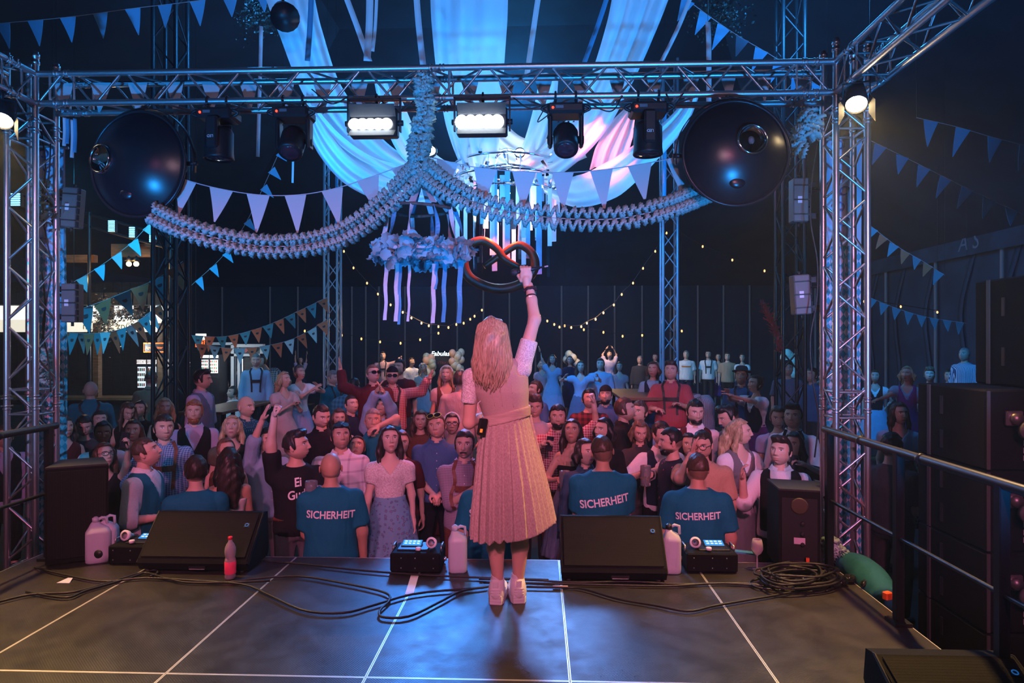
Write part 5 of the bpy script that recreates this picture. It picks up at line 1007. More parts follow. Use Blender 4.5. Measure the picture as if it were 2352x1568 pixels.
def f_loft(secs, M=None, pleat=None):
    """secs: (z, cx, cy, rx, ry) top to bottom or bottom to top, M: 2D yaw (cos, sin) applied about the axis"""
    s = np.array(sorted(secs), float)
    cy_, sy_ = M if M else (1.0, 0.0)
    def f(X, Y, Z):
        x = X*cy_+Y*sy_; y = -X*sy_+Y*cy_
        zc = np.clip(Z, s[0,0], s[-1,0])
        cx, cy, rx, ry = (np.interp(zc, s[:,0], s[:,k]) for k in (1,2,3,4))
        dx, dy = (x-cx)/rx, (y-cy)/ry; q = np.sqrt(dx*dx+dy*dy)
        rad = np.minimum(rx, ry)
        e = (q-1)*rad
        if pleat:
            n, amp, z0, z1 = pleat
            w = np.clip((z0-zc)/max(z0-z1, 1e-6), 0, 1); e = e-amp*w*np.cos(n*np.arctan2(dy, dx))
        over = np.maximum(Z-s[-1,0], s[0,0]-Z)
        return np.where(over > 0, np.sqrt(np.maximum(e, 0)**2+over**2)+np.minimum(e, 0)*0, e) if False else np.maximum(e, over)
    m = max(s[:,3].max(), s[:,4].max())+np.abs(s[:,1:3]).max()
    f.box = (np.array([-m,-m,s[0,0]]), np.array([m,m,s[-1,0]])); return f
def union(fs, k=0.03):
    def f(X, Y, Z):
        r = None
        for g in fs:
            v = g(X, Y, Z); r = v if r is None else smin(r, v, k)
        return r
    f.box = (np.min([g.box[0] for g in fs], 0), np.max([g.box[1] for g in fs], 0)); return f
def inflate(g, t):
    def f(X, Y, Z): return g(X, Y, Z)-t
    f.box = (g.box[0]-t, g.box[1]+t); return f
def inter(g, h):
    def f(X, Y, Z): return np.maximum(g(X, Y, Z), h(X, Y, Z))
    f.box = g.box; return f
def plane(p, n):
    p = np.asarray(p, float); n = np.asarray(n, float); n = n/np.linalg.norm(n)
    return lambda X, Y, Z: (X-p[0])*n[0]+(Y-p[1])*n[1]+(Z-p[2])*n[2]
def mesh_f(g, h): return snet(g, g.box[0], g.box[1], h)
def on_surface(g, p, o=0.0, it=6):
    p = np.array(p, float)
    for _ in range(it):
        e = 0.004; v = lambda q: float(np.asarray(g(np.array([[[q[0]]]]), np.array([[[q[1]]]]), np.array([[[q[2]]]]))).ravel()[0])
        d = v(p); gr = np.array([(v(p+np.eye(3)[k]*e)-d)/e for k in range(3)]); L = np.linalg.norm(gr)
        if L < 1e-6: break
        p -= gr/L**2*(d-o)
    return p
# ---------------------------------------------------------------- head template (x right as seen, faces -y, origin at head centre, unit = metres)
def head_grid(nu, nv, female=False):
    """closed grid head: returns V, Q, feature colour weights (lip, brow, eyewhite, iris, beard)"""
    a = np.linspace(0, 1, nv); v = a*math.pi                    # polar angle from crown
    # denser on the face side
    t = np.linspace(0, 2*math.pi, nu, endpoint=False); th = t-0.35*np.sin(t) if False else t
    A, T = np.meshgrid(v, th, indexing='ij')                      # T=0 -> front (-y)
    T = T-0.70*np.sin(T)*1.0                                      # pull samples to the front
    A = A+0.24*np.sin(2*A)                                        # and to the level of eyes and mouth
    sx, sy, sz = np.sin(A)*np.sin(T), -np.sin(A)*np.cos(T), np.cos(A)
    front = np.clip(np.cos(T), 0, 1)*np.sin(A)
    # base skull ellipsoid
    rx = np.where(sz > 0, 0.077, 0.074-0.021*np.clip(-sz, 0, 1)**1.3); ry = np.where(sy < 0, 0.094, 0.101); rz = np.where(sz > 0, 0.112, 0.118)
    x, y, z = sx*rx, sy*ry, np.where(sz > 0, sz, -np.abs(sz)**0.88)*rz
    if female: x = x*0.95
    # lower back of the head runs into the neck, chin forward
    low = np.clip((-z-0.035)/0.07, 0, 1)
    y = np.where(sy > 0, y*(1-0.40*low), y)
    y = y-0.004*low*front
    x = x*(1+(0.10 if female else 0.20)*np.exp(-((z+0.078)/0.036)**2)*np.clip(-y/0.05+1, 0, 1))
    fr = y < 0.01
    g = lambda cx, cz, wx, wz: np.exp(-((x-cx)/wx)**2-((z-cz)/wz)**2)*fr
    fy = np.zeros_like(x)
    # flatten face slightly, brow, sockets, cheeks
    fy += 0.006*g(0, 0.030, 0.055, 0.016)
    for s in (-1, 1):
        fy -= 0.0150*g(s*0.032, 0.006, 0.020, 0.012)
        fy += 0.0085*g(s*0.032, 0.004, 0.0125, 0.0075)             # eyeball
        fy += 0.006*g(s*0.044, -0.024, 0.020, 0.018)
        fy -= 0.005*g(s*0.050, -0.060, 0.016, 0.022)
    # nose: ridge growing to the tip
    nz = np.clip((0.018-z)/0.056, 0, 1)
    nose = np.exp(-(x/(0.0075+0.006*nz))**2)*np.where((z < 0.018) & (z > -0.047), 0.006+0.019*nz**1.2, 0)*fr
    fade = np.clip((z+0.047)/0.010, 0, 1); fy += nose*fade
    for s in (-1, 1): fy += 0.007*g(s*0.0125, -0.036, 0.0065, 0.0065)
    # mouth and chin
    fy += 0.0075*g(0, -0.066, 0.026, 0.0075)-0.0045*g(0, -0.0715, 0.024, 0.0026)+0.0065*g(0, -0.0785, 0.020, 0.0065)
    fy -= 0.005*g(0, -0.090, 0.022, 0.006)+0.0*x
    fy += 0.009*g(0, -0.103, 0.020, 0.013)
    y = y-fy
    # brow/eye/lip masks by position
    m = lambda cx, cz, wx, wz: np.clip(1.6*np.exp(-(((x-cx)/wx)**2+((z-cz)/wz)**2)**2)-0.3, 0, 1)*(y < -0.03)
    lip = m(0, -0.0715, 0.024, 0.0085); brow = 0*x; white = 0*x; iris = 0*x
    for s in (-1, 1):
        brow = np.maximum(brow, m(s*0.033, 0.0235-0.0*s, 0.020, 0.0042))
        white = np.maximum(white, m(s*0.0325, 0.0035, 0.0135, 0.0058)); iris = np.maximum(iris, m(s*0.0325, 0.0042, 0.0058, 0.0055))
        brow = np.maximum(brow, 0.95*m(s*0.0325, 0.0102, 0.0155, 0.0023))
    beard = np.clip((-z-0.048)/0.02, 0, 1)*np.clip((0.035-y)/0.03, 0, 1)*(1-np.clip(1.3*np.exp(-(x/0.026)**2-((z+0.072)/0.010)**2), 0, 1))
    V = np.stack([x, y, z], -1).reshape(-1, 3)
    scalp = np.clip((y+0.030)/0.02, 0, 1)*np.clip((z-np.where(y > 0.03, -0.055, -0.030))/0.022, 0, 1); scalp = np.maximum(scalp, np.clip((z-0.066)/0.012, 0, 1))
    W = np.stack([lip, brow, white, iris, beard, scalp], -1).reshape(-1, 6)
    ids = np.arange(nv*nu).reshape(nv, nu); nx = np.roll(ids, -1, 1)
    Q = np.stack([ids[:-1], ids[1:], nx[1:], nx[:-1]], -1).reshape(-1, 4)
    return V.astype(np.float32), Q.astype(np.int32), W.astype(np.float32)
def _ear():
    V, Q = mesh_f(union([f_ell((0,0.004,0.004), (0.007,0.017,0.026)), f_ell((0.003,-0.002,-0.018), (0.006,0.010,0.013))], 0.006), 0.0065); return V, Q
EAR = _ear()
HEADS = {}
def head_lod(l, fem):
    if (l, fem) not in HEADS: HEADS[(l, fem)] = head_grid(*((80, 92), (54, 62), (34, 38), (24, 24))[l], fem)
    return HEADS[(l, fem)]
# ---------------------------------------------------------------- hand templates: wrist at origin, fingers along +x, palm faces -z, thumb towards +y
def hand_f(pose):
    fs = [f_ell((0.052,0,0), (0.052,0.041,0.0155)), f_cone((-0.02,0,0), (0.025,0,0), 0.026, 0.027, sq=1.0)]
    L = [(0.029,0.070,1.0), (0.010,0.079,1.05), (-0.010,0.074,1.0), (-0.029,0.058,0.88)]
    curl = {'open': (0.10, 0.12, 0.08), 'relax': (0.45, 0.5, 0.35), 'fist': (1.45, 1.75, 1.1), 'grip': (1.0, 1.25, 0.8), 'phone': (0.65, 0.85, 0.5)}[pose]
    for k, (y, ln, s) in enumerate(L):
        p = np.array([0.094, y, 0.0]); a = 0.0; sp = (y/0.03)*(0.16 if pose == 'open' else 0.03)
        for j, fr in enumerate((0.45, 0.31, 0.24)):
            a += curl[j]*(1+0.06*k); q = p+np.array([math.cos(a)*math.cos(sp), math.sin(sp), -math.sin(a)])*ln*fr
            r = 0.0092-0.0011*j; fs.append(f_cone(p, q, r*s, (r-0.0011)*s)); p = q
    if pose in ('fist', 'grip'): th = [(0.020,0.034,-0.010), (0.055,0.050,-0.030), (0.082,0.034,-0.046), (0.090,0.008,-0.050)]
    elif pose == 'open': th = [(0.018,0.030,-0.004), (0.045,0.066,-0.010), (0.068,0.086,-0.014), (0.088,0.100,-0.016)]
    else: th = [(0.018,0.032,-0.006), (0.050,0.058,-0.020), (0.076,0.062,-0.030), (0.098,0.060,-0.036)]
    for (a, b, r) in zip(th, th[1:], (0.0135, 0.0112, 0.0098)): fs.append(f_cone(a, b, r, r*0.9))
    return union(fs, 0.007)
HANDS = {}
def hand(pose, l):
    if (pose, l) not in HANDS: HANDS[(pose, l)] = mesh_f(hand_f(pose), (0.0075, 0.0095, 0.014, 0.02)[l])
    return HANDS[(pose, l)]
def rot_m(yaw=0, pitch=0, roll=0):
    """local head/body rotation: pitch>0 looks up (face is -y), yaw turns towards +x"""
    return np.array(Matrix.Rotation(yaw, 3, 'Z') @ Matrix.Rotation(-pitch, 3, 'X') @ Matrix.Rotation(roll, 3, 'Y'))
# ---------------------------------------------------------------- skin, hair, cloth materials
def _skin(t, b):
    a = N(t, 'ShaderNodeVertexColor'); a.layer_name = 'Col'; t.links.new(a.outputs['Color'], b.inputs['Base Color'])
    b.inputs['Subsurface Weight'].default_value = 0.0
    bump(t, b, noise(t, obj_coord(t), 160, 2), 0.06, 0.001)
M_SKIN = mat('skin', rough=0.5, spec=0.4, build=_skin)
SKIN = {'a': (0.62,0.40,0.31), 'b': (0.56,0.34,0.25), 'c': (0.46,0.27,0.18), 'd': (0.22,0.11,0.07), 'p': (0.66,0.45,0.37)}
HAIRC = {'black': (0.008,0.007,0.007), 'dark': (0.022,0.014,0.010), 'brown': (0.060,0.034,0.020), 'lbrown': (0.13,0.080,0.048), 'blond': (0.42,0.29,0.16), 'grey': (0.22,0.21,0.20), 'ginger': (0.22,0.075,0.025), 'white': (0.55,0.53,0.50)}
def m_hair(c):
    col = HAIRC[c]
    return mat('hair_'+c, col, 0.42, spec=0.5, build=noisy(tuple(k*0.55 for k in col), tuple(min(1, k*1.5) for k in col), 26, 0.55, 0.006, (4,4,0.7)))
CL = {'white': (0.78,0.78,0.80), 'offwhite': (0.66,0.60,0.55), 'black': (0.010,0.010,0.012), 'navy': (0.012,0.020,0.050), 'blue': (0.06,0.14,0.30), 'sky': (0.28,0.44,0.62), 'teal': (0.008,0.16,0.22),
      'guard': (0.006,0.150,0.215), 'grey': (0.16,0.16,0.17), 'dgrey': (0.05,0.05,0.055), 'tan': (0.48,0.33,0.22), 'pink': (0.60,0.36,0.38), 'red': (0.36,0.03,0.035), 'dred': (0.085,0.012,0.014), 'brown': (0.14,0.055,0.030),
      'lav': (0.44,0.42,0.62), 'purple': (0.22,0.06,0.28), 'olive': (0.09,0.09,0.06), 'denim': (0.05,0.10,0.16), 'orange': (0.62,0.22,0.06), 'lgrey': (0.42,0.40,0.42), 'rose': (0.62,0.46,0.44), 'bluegrey': (0.12,0.17,0.25)}
def check_b(c1, c2, s, soft=False):
    def f(t, b):
        c = N(t, 'ShaderNodeTexCoord'); sp = N(t, 'ShaderNodeSeparateXYZ'); t.links.new(c.outputs['Object'], sp.inputs[0])
        outs = []
        for k in (0, 2):
            m = N(t, 'ShaderNodeMath', operation='MULTIPLY'); m.inputs[1].default_value = s; t.links.new(sp.outputs[k], m.inputs[0])
            q = N(t, 'ShaderNodeMath', operation='FRACT'); t.links.new(m.outputs[0], q.inputs[0])
            g = N(t, 'ShaderNodeMath', operation='GREATER_THAN'); g.inputs[1].default_value = 0.5 if not soft else 0.82; t.links.new(q.outputs[0], g.inputs[0]); outs.append(g.outputs[0])
        a = N(t, 'ShaderNodeMath', operation='ADD'); t.links.new(outs[0], a.inputs[0]); t.links.new(outs[1], a.inputs[1])
        h = N(t, 'ShaderNodeMath', operation='MULTIPLY'); h.inputs[1].default_value = 0.5; t.links.new(a.outputs[0], h.inputs[0])
        t.links.new(ramp(t, h.outputs[0], [(0.0, c1), (0.5, tuple((x+y)/2 for x, y in zip(c1, c2))), (1.0, c2)]), b.inputs['Base Color'])
    return f
def floral_b(bg, c1, c2, s=16, th=0.16):
    def f(t, b):
        v = N(t, 'ShaderNodeTexVoronoi'); v.inputs['Scale'].default_value = s; t.links.new(obj_coord(t), v.inputs['Vector'])
        n = noise(t, obj_coord(t), s*2.2, 3)
        m = N(t, 'ShaderNodeMath', operation='MULTIPLY_ADD'); m.inputs[1].default_value = 0.55; t.links.new(n, m.inputs[0]); t.links.new(v.outputs['Distance'], m.inputs[2])
        col = ramp(t, m.outputs[0], [(0.0, c1), (th+0.28, c2), (th+0.33, bg), (1.0, bg)]); t.links.new(col, b.inputs['Base Color'])
    return f
def dots_b(bg, c, s):
    def f(t, b):
        v = N(t, 'ShaderNodeTexVoronoi'); v.inputs['Scale'].default_value = s; v.inputs['Randomness'].default_value = 0.1; t.links.new(obj_coord(t), v.inputs['Vector'])
        t.links.new(ramp(t, v.outputs['Distance'], [(0.20, c), (0.28, bg)]), b.inputs['Base Color'])
    return f
def stripe_b(c1, c2, s):
    def f(t, b):
        wv = N(t, 'ShaderNodeTexWave', bands_direction='X'); wv.inputs['Scale'].default_value = s; t.links.new(obj_coord(t), wv.inputs['Vector'])
        t.links.new(ramp(t, wv.outputs['Fac'], [(0.42, c1), (0.58, c2)]), b.inputs['Base Color'])
    return f
def cloth(c):
    if c in CL: return m_fabric('cloth_'+c, CL[c], 0.82, 45, 0.35)
    k = 'cloth_'+c
    if c == 'chk_blue': return mat(k, rough=0.85, build=check_b((0.30,0.46,0.62), (0.03,0.10,0.26), 55))
    if c == 'chk_red': return mat(k, rough=0.85, build=check_b((0.66,0.50,0.50), (0.40,0.02,0.04), 40))
    if c == 'chk_grey': return mat(k, rough=0.85, build=check_b((0.40,0.33,0.40), (0.16,0.14,0.22), 70))
    if c == 'chk_dark': return mat(k, rough=0.85, build=check_b((0.45,0.48,0.48), (0.015,0.02,0.03), 24))
    if c == 'chk_teal': return mat(k, rough=0.85, build=check_b((0.04,0.26,0.36), (0.02,0.10,0.16), 14))
    if c == 'plaid': return mat(k, rough=0.85, build=check_b((0.68,0.62,0.66), (0.34,0.30,0.36), 9, True))
    if c == 'stripe_red': return mat(k, rough=0.85, build=stripe_b((0.50,0.12,0.14), (0.30,0.03,0.05), 40))
    if c == 'stripe_cyan': return mat(k, rough=0.85, build=stripe_b((0.6,0.75,0.85), (0.04,0.10,0.20), 30))
    if c == 'dots': return mat(k, rough=0.85, build=dots_b((0.012,0.06,0.10), (0.3,0.5,0.55), 60))
    if c == 'floral': return mat(k, rough=0.8, build=floral_b((0.008,0.012,0.030), (0.85,0.30,0.34), (0.55,0.10,0.18), 17, 0.13))
    if c == 'apron': return mat(k, rough=0.7, build=floral_b((0.16,0.34,0.48), (0.55,0.30,0.36), (0.06,0.16,0.26), 26, 0.30))
    if c == 'lace': return mat(k, rough=0.9, build=noisy((0.50,0.44,0.42), (0.86,0.82,0.80), 90, 0.8, 0.004))
    if c == 'xred': return mat(k, rough=0.85, build=check_b((0.20,0.02,0.03), (0.03,0.006,0.008), 14))
    raise KeyError(c)
M_LEATHER = mat('brown_leather', rough=0.55, build=noisy((0.10,0.030,0.014), (0.18,0.06,0.028), 30, 0.2, 0.003))
M_BLEATHER = mat('black_leather', rough=0.55, build=noisy((0.010,0.010,0.011), (0.022,0.020,0.020), 30, 0.2, 0.003))
M_SHADES = mat('dark_lens', (0.01,0.01,0.012), 0.12, spec=0.8)
M_FRAME = mat('dark_frame', (0.02,0.015,0.015), 0.35)
M_NEON = mat('neon_frame', (0.55,0.75,0.10), 0.4)
M_PHONE = mat('phone_case', (0.02,0.02,0.025), 0.25)
M_SCREEN = mat('phone_screen', (0.02,0.02,0.03), 0.15, emit=(0.25,0.45,0.8), es=0.5)
M_GLASS = mat('clear_glass', (0.9,0.93,0.95), 0.06, trans=0.85, ior=1.3, spec=0.6)
M_BEER = mat('beer', (0.55,0.26,0.04), 0.15, trans=0.4)
M_PRINT = mat('white_print', (0.82,0.80,0.82), 0.7, build=bumpy(120, 0.1, 0.001))
# ---------------------------------------------------------------- the person builder
def ik(S, W, l1, l2, hint):
    S, W, hint = (np.asarray(k, float) for k in (S, W, hint)); d = W-S; D = np.linalg.norm(d)+1e-9; u = d/D
    D2 = min(max(D, abs(l1-l2)*1.05+0.01), (l1+l2)*0.995); W = S+u*D2
    a = (l1*l1-l2*l2+D2*D2)/(2*D2); h = math.sqrt(max(l1*l1-a*a, 0))
    n = hint-u*(hint @ u); n = n/(np.linalg.norm(n)+1e-9)
    return S+u*a+n*h, W
def frame_x(d, up):
    d = np.asarray(d, float); d = d/np.linalg.norm(d); up = np.asarray(up, float); z = up-d*(up @ d)
    if np.linalg.norm(z) < 1e-3: z = np.array([1.0,0,0])-d*d[0]
    z = z/np.linalg.norm(z); y = np.cross(z, d); return np.stack([d, y, z], 1)
NP = [0]
def person(label, u, vt, hp, yaw=0, hy=0, pitch=10, sex='m', sk='a', hair='short', hc='brown', top='tee', tc='black', bot='dgrey', L='down', R='down',
           lh='relax', rh='relax', ex=(), wide=1.0, vest=None, skirt=None, d=None, beard=0, roll=0, lean=0, lod=None, skirt_len=0.72, hs=1.0, apron=None, depthscale=1.0, hide_legs=False, group='festival crowd in front of the stage'):
    d = d or 0.215*F/hp*depthscale
    dist = d; lod = lod if lod is not None else (0 if d < 6.3 else 1 if d < 8.6 else 2 if d < 13 else 3)
    topw = P(u, vt, d); fem = sex == 'f'
    s = (0.95 if fem else 1.0)*hs
    T = topw.z
    hgt = T-GR
    base = Vector((topw.x, topw.y, GR if hgt < 1.98 else T-1.72*s*1.0))
    # face the camera line when yaw = 0
    cam_yaw = math.atan2(topw.x, topw.y)
    yw = math.radians(yaw)-cam_yaw
    c_, s_ = math.cos(yw), math.sin(yw)
    RY = np.array([[c_, -s_, 0], [s_, c_, 0], [0, 0, 1]])
    cell = (0.0165, 0.0185, 0.026, 0.038)[lod]; bcell = (0.0225, 0.025, 0.032, 0.044)[lod]
    t = thing('person', base, label, 'person', group)
    H = T-base.z
    zc = H-0.225*s                                            # chin
    shz = H-0.365*s; shw = (0.150 if fem else 0.176)*s*(0.5+0.5*wide)
    wz, hz, cz = H-0.68*s, H-0.84*s, H-0.93*s                 # waist, hip, crotch
    W = wide*s; lk = math.radians(lean)
    def lo(z): return 0.0 if not lean else -(z-hz)*math.sin(lk) if z > hz else 0.0    # forward lean shifts -y
    if fem: secs = [(H-0.265*s,0.050,0.050),(H-0.290*s,0.075,0.060),(H-0.325*s,0.128,0.076),(H-0.375*s,0.158,0.090),(H-0.46*s,0.150,0.105),(H-0.56*s,0.128,0.092),(wz+0.02,0.120,0.086),(wz-0.06,0.135,0.098),(hz,0.170,0.112),(cz,0.165,0.105)]
    else: secs = [(H-0.260*s,0.058,0.058),(H-0.285*s,0.088,0.068),(H-0.325*s,0.150,0.086),(H-0.375*s,0.186,0.102),(H-0.46*s,0.178,0.116),(H-0.58*s,0.160,0.112),(wz,0.155,0.112),(wz-0.08,0.160,0.115),(hz,0.165,0.115),(cz,0.150,0.105)]
    secs = [(z, 0.0, 0.0, rx*W, ry*(0.4+0.6*wide)*s) for (z, rx, ry) in secs]
    neck_b, neck_t = np.array([0, 0.012+lo(H-0.31*s), H-0.315*s]), np.array([0, 0.004+lo(H)-0.006, H-0.17*s])
    # arms
    arms = []
    for side, spec, hp_ in ((-1, L, lh), (1, R, rh)):
        S = np.array([side*shw, lo(shz)+0.008, shz-0.012]); l1, l2 = 0.285*s, 0.255*s
        hint = np.array([side*0.5, 0.5, -0.35])
        if isinstance(spec, tuple) and len(spec) >= 2 and not isinstance(spec[0], str):
            dd = spec[2] if len(spec) > 2 else 0.0
            q = P(spec[0], spec[1], d+dd)-base; wt = RY.T @ np.array(q)
            if len(spec) > 3: hint = np.array(spec[3], float)
        else:
            wt = {'down': S+np.array([side*0.07, -0.05, -0.53*s]), 'bent': S+np.array([-side*0.02, -0.26, -0.25*s]), 'front': np.array([side*0.045, -0.23, H-0.76*s]),
                  'clap': np.array([side*0.035, -0.30, H-0.48*s]), 'up': S+np.array([side*0.10, -0.08, 0.50]), 'hip': np.array([side*0.17*W, -0.02, hz+0.08]), 'back': S+np.array([side*0.03, 0.05, -0.5*s]), 'chin': np.array([side*0.03, -0.13, zc-0.03]),
                  'phone': np.array([side*0.06, -0.30, H-0.50*s]), 'drink': np.array([side*0.12, -0.30, H-0.55*s]), 'face': np.array([side*0.05, -0.15, zc+0.06]), 'out': S+np.array([side*0.48, -0.15, 0.06])}[spec]
        E, Wp = ik(S, wt, l1, l2, hint); arms.append((side, S, E, Wp, hp_))
    arm_r = (0.046, 0.038, 0.034, 0.025) if fem else (0.056, 0.047, 0.042, 0.030)
    arm_r = tuple(r*s*(0.6+0.4*wide) for r in arm_r)
    torso = f_loft(secs)
    legs = []
    for side in (-1, 1):
        hp0 = np.array([side*0.085*W, 0, hz-0.03]); kn = np.array([side*0.10*W, -0.02, max(0.02+(hz)*0.53, 0.1)]); an = np.array([side*0.10*W, 0.02, 0.07])
        legs.append((hp0, kn, an))
    fs = [inflate(torso, -0.006), f_cone(neck_b, neck_t, 0.060*s if not fem else 0.050*s, 0.053*s if not fem else 0.043*s)]
    for (side, S, E, Wp, _) in arms:
        fs += [f_cone(S, E, arm_r[0], arm_r[1]), f_cone(E, Wp, arm_r[2]*1.02, arm_r[3])]
    for (a, b, c) in legs: fs += [f_cone(a, b, 0.082*s, 0.055*s), f_cone(b, c, 0.055*s, 0.038*s), f_cone(c-np.array([0,-0.02,0.03]), c+np.array([0,-0.16,-0.045]), 0.036, 0.026)]
    body = union(fs, 0.028)
    BV, BQ = mesh_f(body, bcell)
    # head
    HV, HQ, HW = head_lod(lod, fem)
    hsz = s*(1.06 if fem else 1.08); hc_ = np.array([0, -0.018+lo(H), H-0.115*s])
    HR = rot_m(math.radians(hy), math.radians(pitch), math.radians(roll))
    hvar = np.array([RNG.uniform(0.96, 1.06), RNG.uniform(0.97, 1.04), RNG.uniform(0.97, 1.03)])
    hv = (HV*hsz*hvar) @ HR.T+hc_
    skin = np.array(SKIN[sk]); hcol = np.array(HAIRC[hc])
    rnd = RNG.uniform(0.88, 1.10); skin = skin*rnd
    bodycol = np.tile(skin, (len(BV), 1)); hcv = np.tile(skin, (len(HV), 1))
    lipc = skin*np.array([0.95, 0.52, 0.52]) if not fem else np.array([0.42,0.10,0.11])*rnd
    for k, (cc, wgt) in enumerate(((lipc, 0.85 if fem else 0.6), (np.minimum(hcol*0.8, skin*0.35), 1.0), (np.array([0.85,0.83,0.83]), 1.0), (np.array([0.012,0.008,0.007]), 1.0))):
        wq = (HW[:,k]*wgt)[:,None]; hcv = hcv*(1-wq)+cc*wq
    if beard: wq = (HW[:,4]*beard)[:,None]; hcv = hcv*(1-wq)+np.minimum(hcol, 0.3)*wq
    else:
        if not fem: wq = (HW[:,4]*0.22)[:,None]; hcv = hcv*(1-wq)+hcol*wq
    if hair != 'bald': wq = (HW[:,5]*(0.72 if hair in ('fade', 'crop') else 0.9))[:,None]; hcv = hcv*(1-wq)+hcol*wq
    parts = [(BV, BQ, bodycol), (hv, HQ, hcv)]
    if lod < 3:
        for side in (-1, 1):
            EV = EAR[0].copy(); EV[:,0] *= side; ang = -side*0.35
            RE = np.array(Matrix.Rotation(ang, 3, 'Z'))
            ev = ((EV @ RE.T+np.array([side*0.079*(0.95 if fem else 1), 0.008, -0.010]))*hsz) @ HR.T+hc_
            q = EAR[1] if side > 0 else EAR[1][:, ::-1]; parts.append((ev, q, np.tile(skin*np.array([1,0.9,0.9]), (len(ev), 1))))
    hand_w = []
    for (side, S, E, Wp, pose) in arms:
        dv = Wp-E; dv = dv/np.linalg.norm(dv)
        up = np.array([side*1.0, 0.25, 0.0]) if abs(dv[2]) > 0.5 else np.array([0, 0, 1.0])
        R3 = frame_x(dv, up); hvv, hq = hand(pose, lod); V = hvv*s*(0.92 if fem else 1.0); V = V.copy()
        if side*(1 if dv[2] < 0.5 else -1) < 0: pass
        flip = (side < 0)
        if flip: V[:,1] *= -1; hq = hq[:, ::-1]
        parts.append((V @ R3.T+Wp, hq, np.tile(skin*np.array([1.0,0.93,0.92]), (len(V), 1)))); hand_w.append((Wp, R3, side))
    Vs, Qs, Cs, b = [], [], [], 0
    for (V, Q, C) in parts: Vs.append(V); Qs.append(Q+b); Cs.append(C); b += len(V)
    V = np.concatenate(Vs) @ RY.T
    me = np_mesh('body', V, np.concatenate(Qs), M_SKIN, True, col=np.concatenate(Cs))
    link(bpy.data.objects.new('body', me), t)
    def add(name, g, m, h=None, parent=None, lab=None, vtx=None):
        V, Q = mesh_f(g, h or cell) if vtx is None else vtx
        if not len(V): return None
        o = bpy.data.objects.new(name, np_mesh(name, V @ RY.T, Q, m, True)); link(o, parent or t)
        if lab: o['label'] = lab
        return o
    def addmb(name, mb, m, parent=None, smooth=True):
        mb.v = [tuple(RY @ np.array(p)) for p in mb.v]; me = mb.build(name, m, mesh_only=True, smooth=smooth)
        return link(bpy.data.objects.new(name, me), parent or t)
    # ---- clothes
    neckz = H-0.285*s
    ripple = lambda g, a=0.006: (lambda f: (setattr(f, 'box', g.box), f)[1])(lambda X, Y, Z: g(X, Y, Z)-a*np.sin(21*Z+9*X)*np.sin(13*X-11*Z+7*Y))
    clo = 0.014 if lod < 2 else 0.020
    sl = {'tee': 0.80, 'shirt': 1.0, 'tank': 0, 'blouse': 0.62, 'polo': 0.75, 'roll': 1.0, 'strap': 0, 'puff': 0.5}[top]
    torso_c = f_loft([(z, x, y, rx+clo*(1.0 if z > wz else 1.4), ry+clo*(1.2 if z > wz else 1.5)) for (z, x, y, rx, ry) in secs])
    sh_parts = [inter(torso_c, lambda X, Y, Z: cz+0.04-Z)]
    for (side, S, E, Wp, _) in arms:
        if sl <= 0: continue
        e = clo+0.004
        if top == 'puff':
            q = S+(E-S)*0.55; sh_parts.append(f_cone(S+(E-S)*0.12, q, arm_r[0]+0.040, arm_r[0]+0.022, True))
        elif sl < 1: q = S+(E-S)*sl; sh_parts.append(f_cone(S, q, arm_r[0]+e, arm_r[1]+e+0.012, True))
        else:
            k = 0.25 if top == 'roll' else 0.93; q = E+(Wp-E)*k; sh_parts.append(f_cone(S, E, arm_r[0]+e, arm_r[1]+e+0.004)); sh_parts.append(f_cone(E, q, arm_r[2]+e+0.003, arm_r[2]+e+(0.006 if top == 'roll' else -0.004), True))
    shirt = union(sh_parts, 0.025)
    nslope = {'tee': 0.25, 'shirt': 0.35, 'tank': 1.0, 'blouse': 1.3, 'polo': 0.35, 'roll': 0.35, 'strap': 1.2, 'puff': 1.3}[top]
    nz0 = neckz+{'tee': 0.005, 'shirt': 0.022, 'tank': -0.045, 'blouse': -0.055, 'polo': 0.02, 'roll': 0.022, 'strap': -0.13, 'puff': -0.055}[top]*s
    ncut = plane((0, 0.0, nz0), (0, -nslope*0.8, 1))
    if top == 'strap': ncut = plane((0, 0, H-0.46*s), (0, 0, 1))
    # keep the shoulders: only cut close to the neck
    rr = (0.085 if not fem else 0.10)*s
    vcut = (lambda X, Y, Z: np.minimum(ncut(X, Y, Z), rr-np.sqrt(X*X*0.9+(Y*0.9)**2))) if top != 'strap' else ncut
    if top in ('blouse', 'puff', 'tank'):
        vdep = 0.155*s if top != 'tank' else 0.12*s
        vcut = lambda X, Y, Z: np.where(Y < 0.02, np.minimum((Z-(neckz-vdep))*0.75, 0.088*s)-np.abs(X), np.minimum(Z-(neckz-0.035*s), 0.09*s-np.abs(X)))
    shirt = inter(shirt, vcut); shirt = ripple(shirt, 0.004 if lod < 2 else 0.003)
    mtop = cloth(tc)
    so = add('shirt' if not fem else 'blouse', shirt, mtop, (0.0138, 0.0158, 0.0225, 0.035)[lod])
    collar_c = None
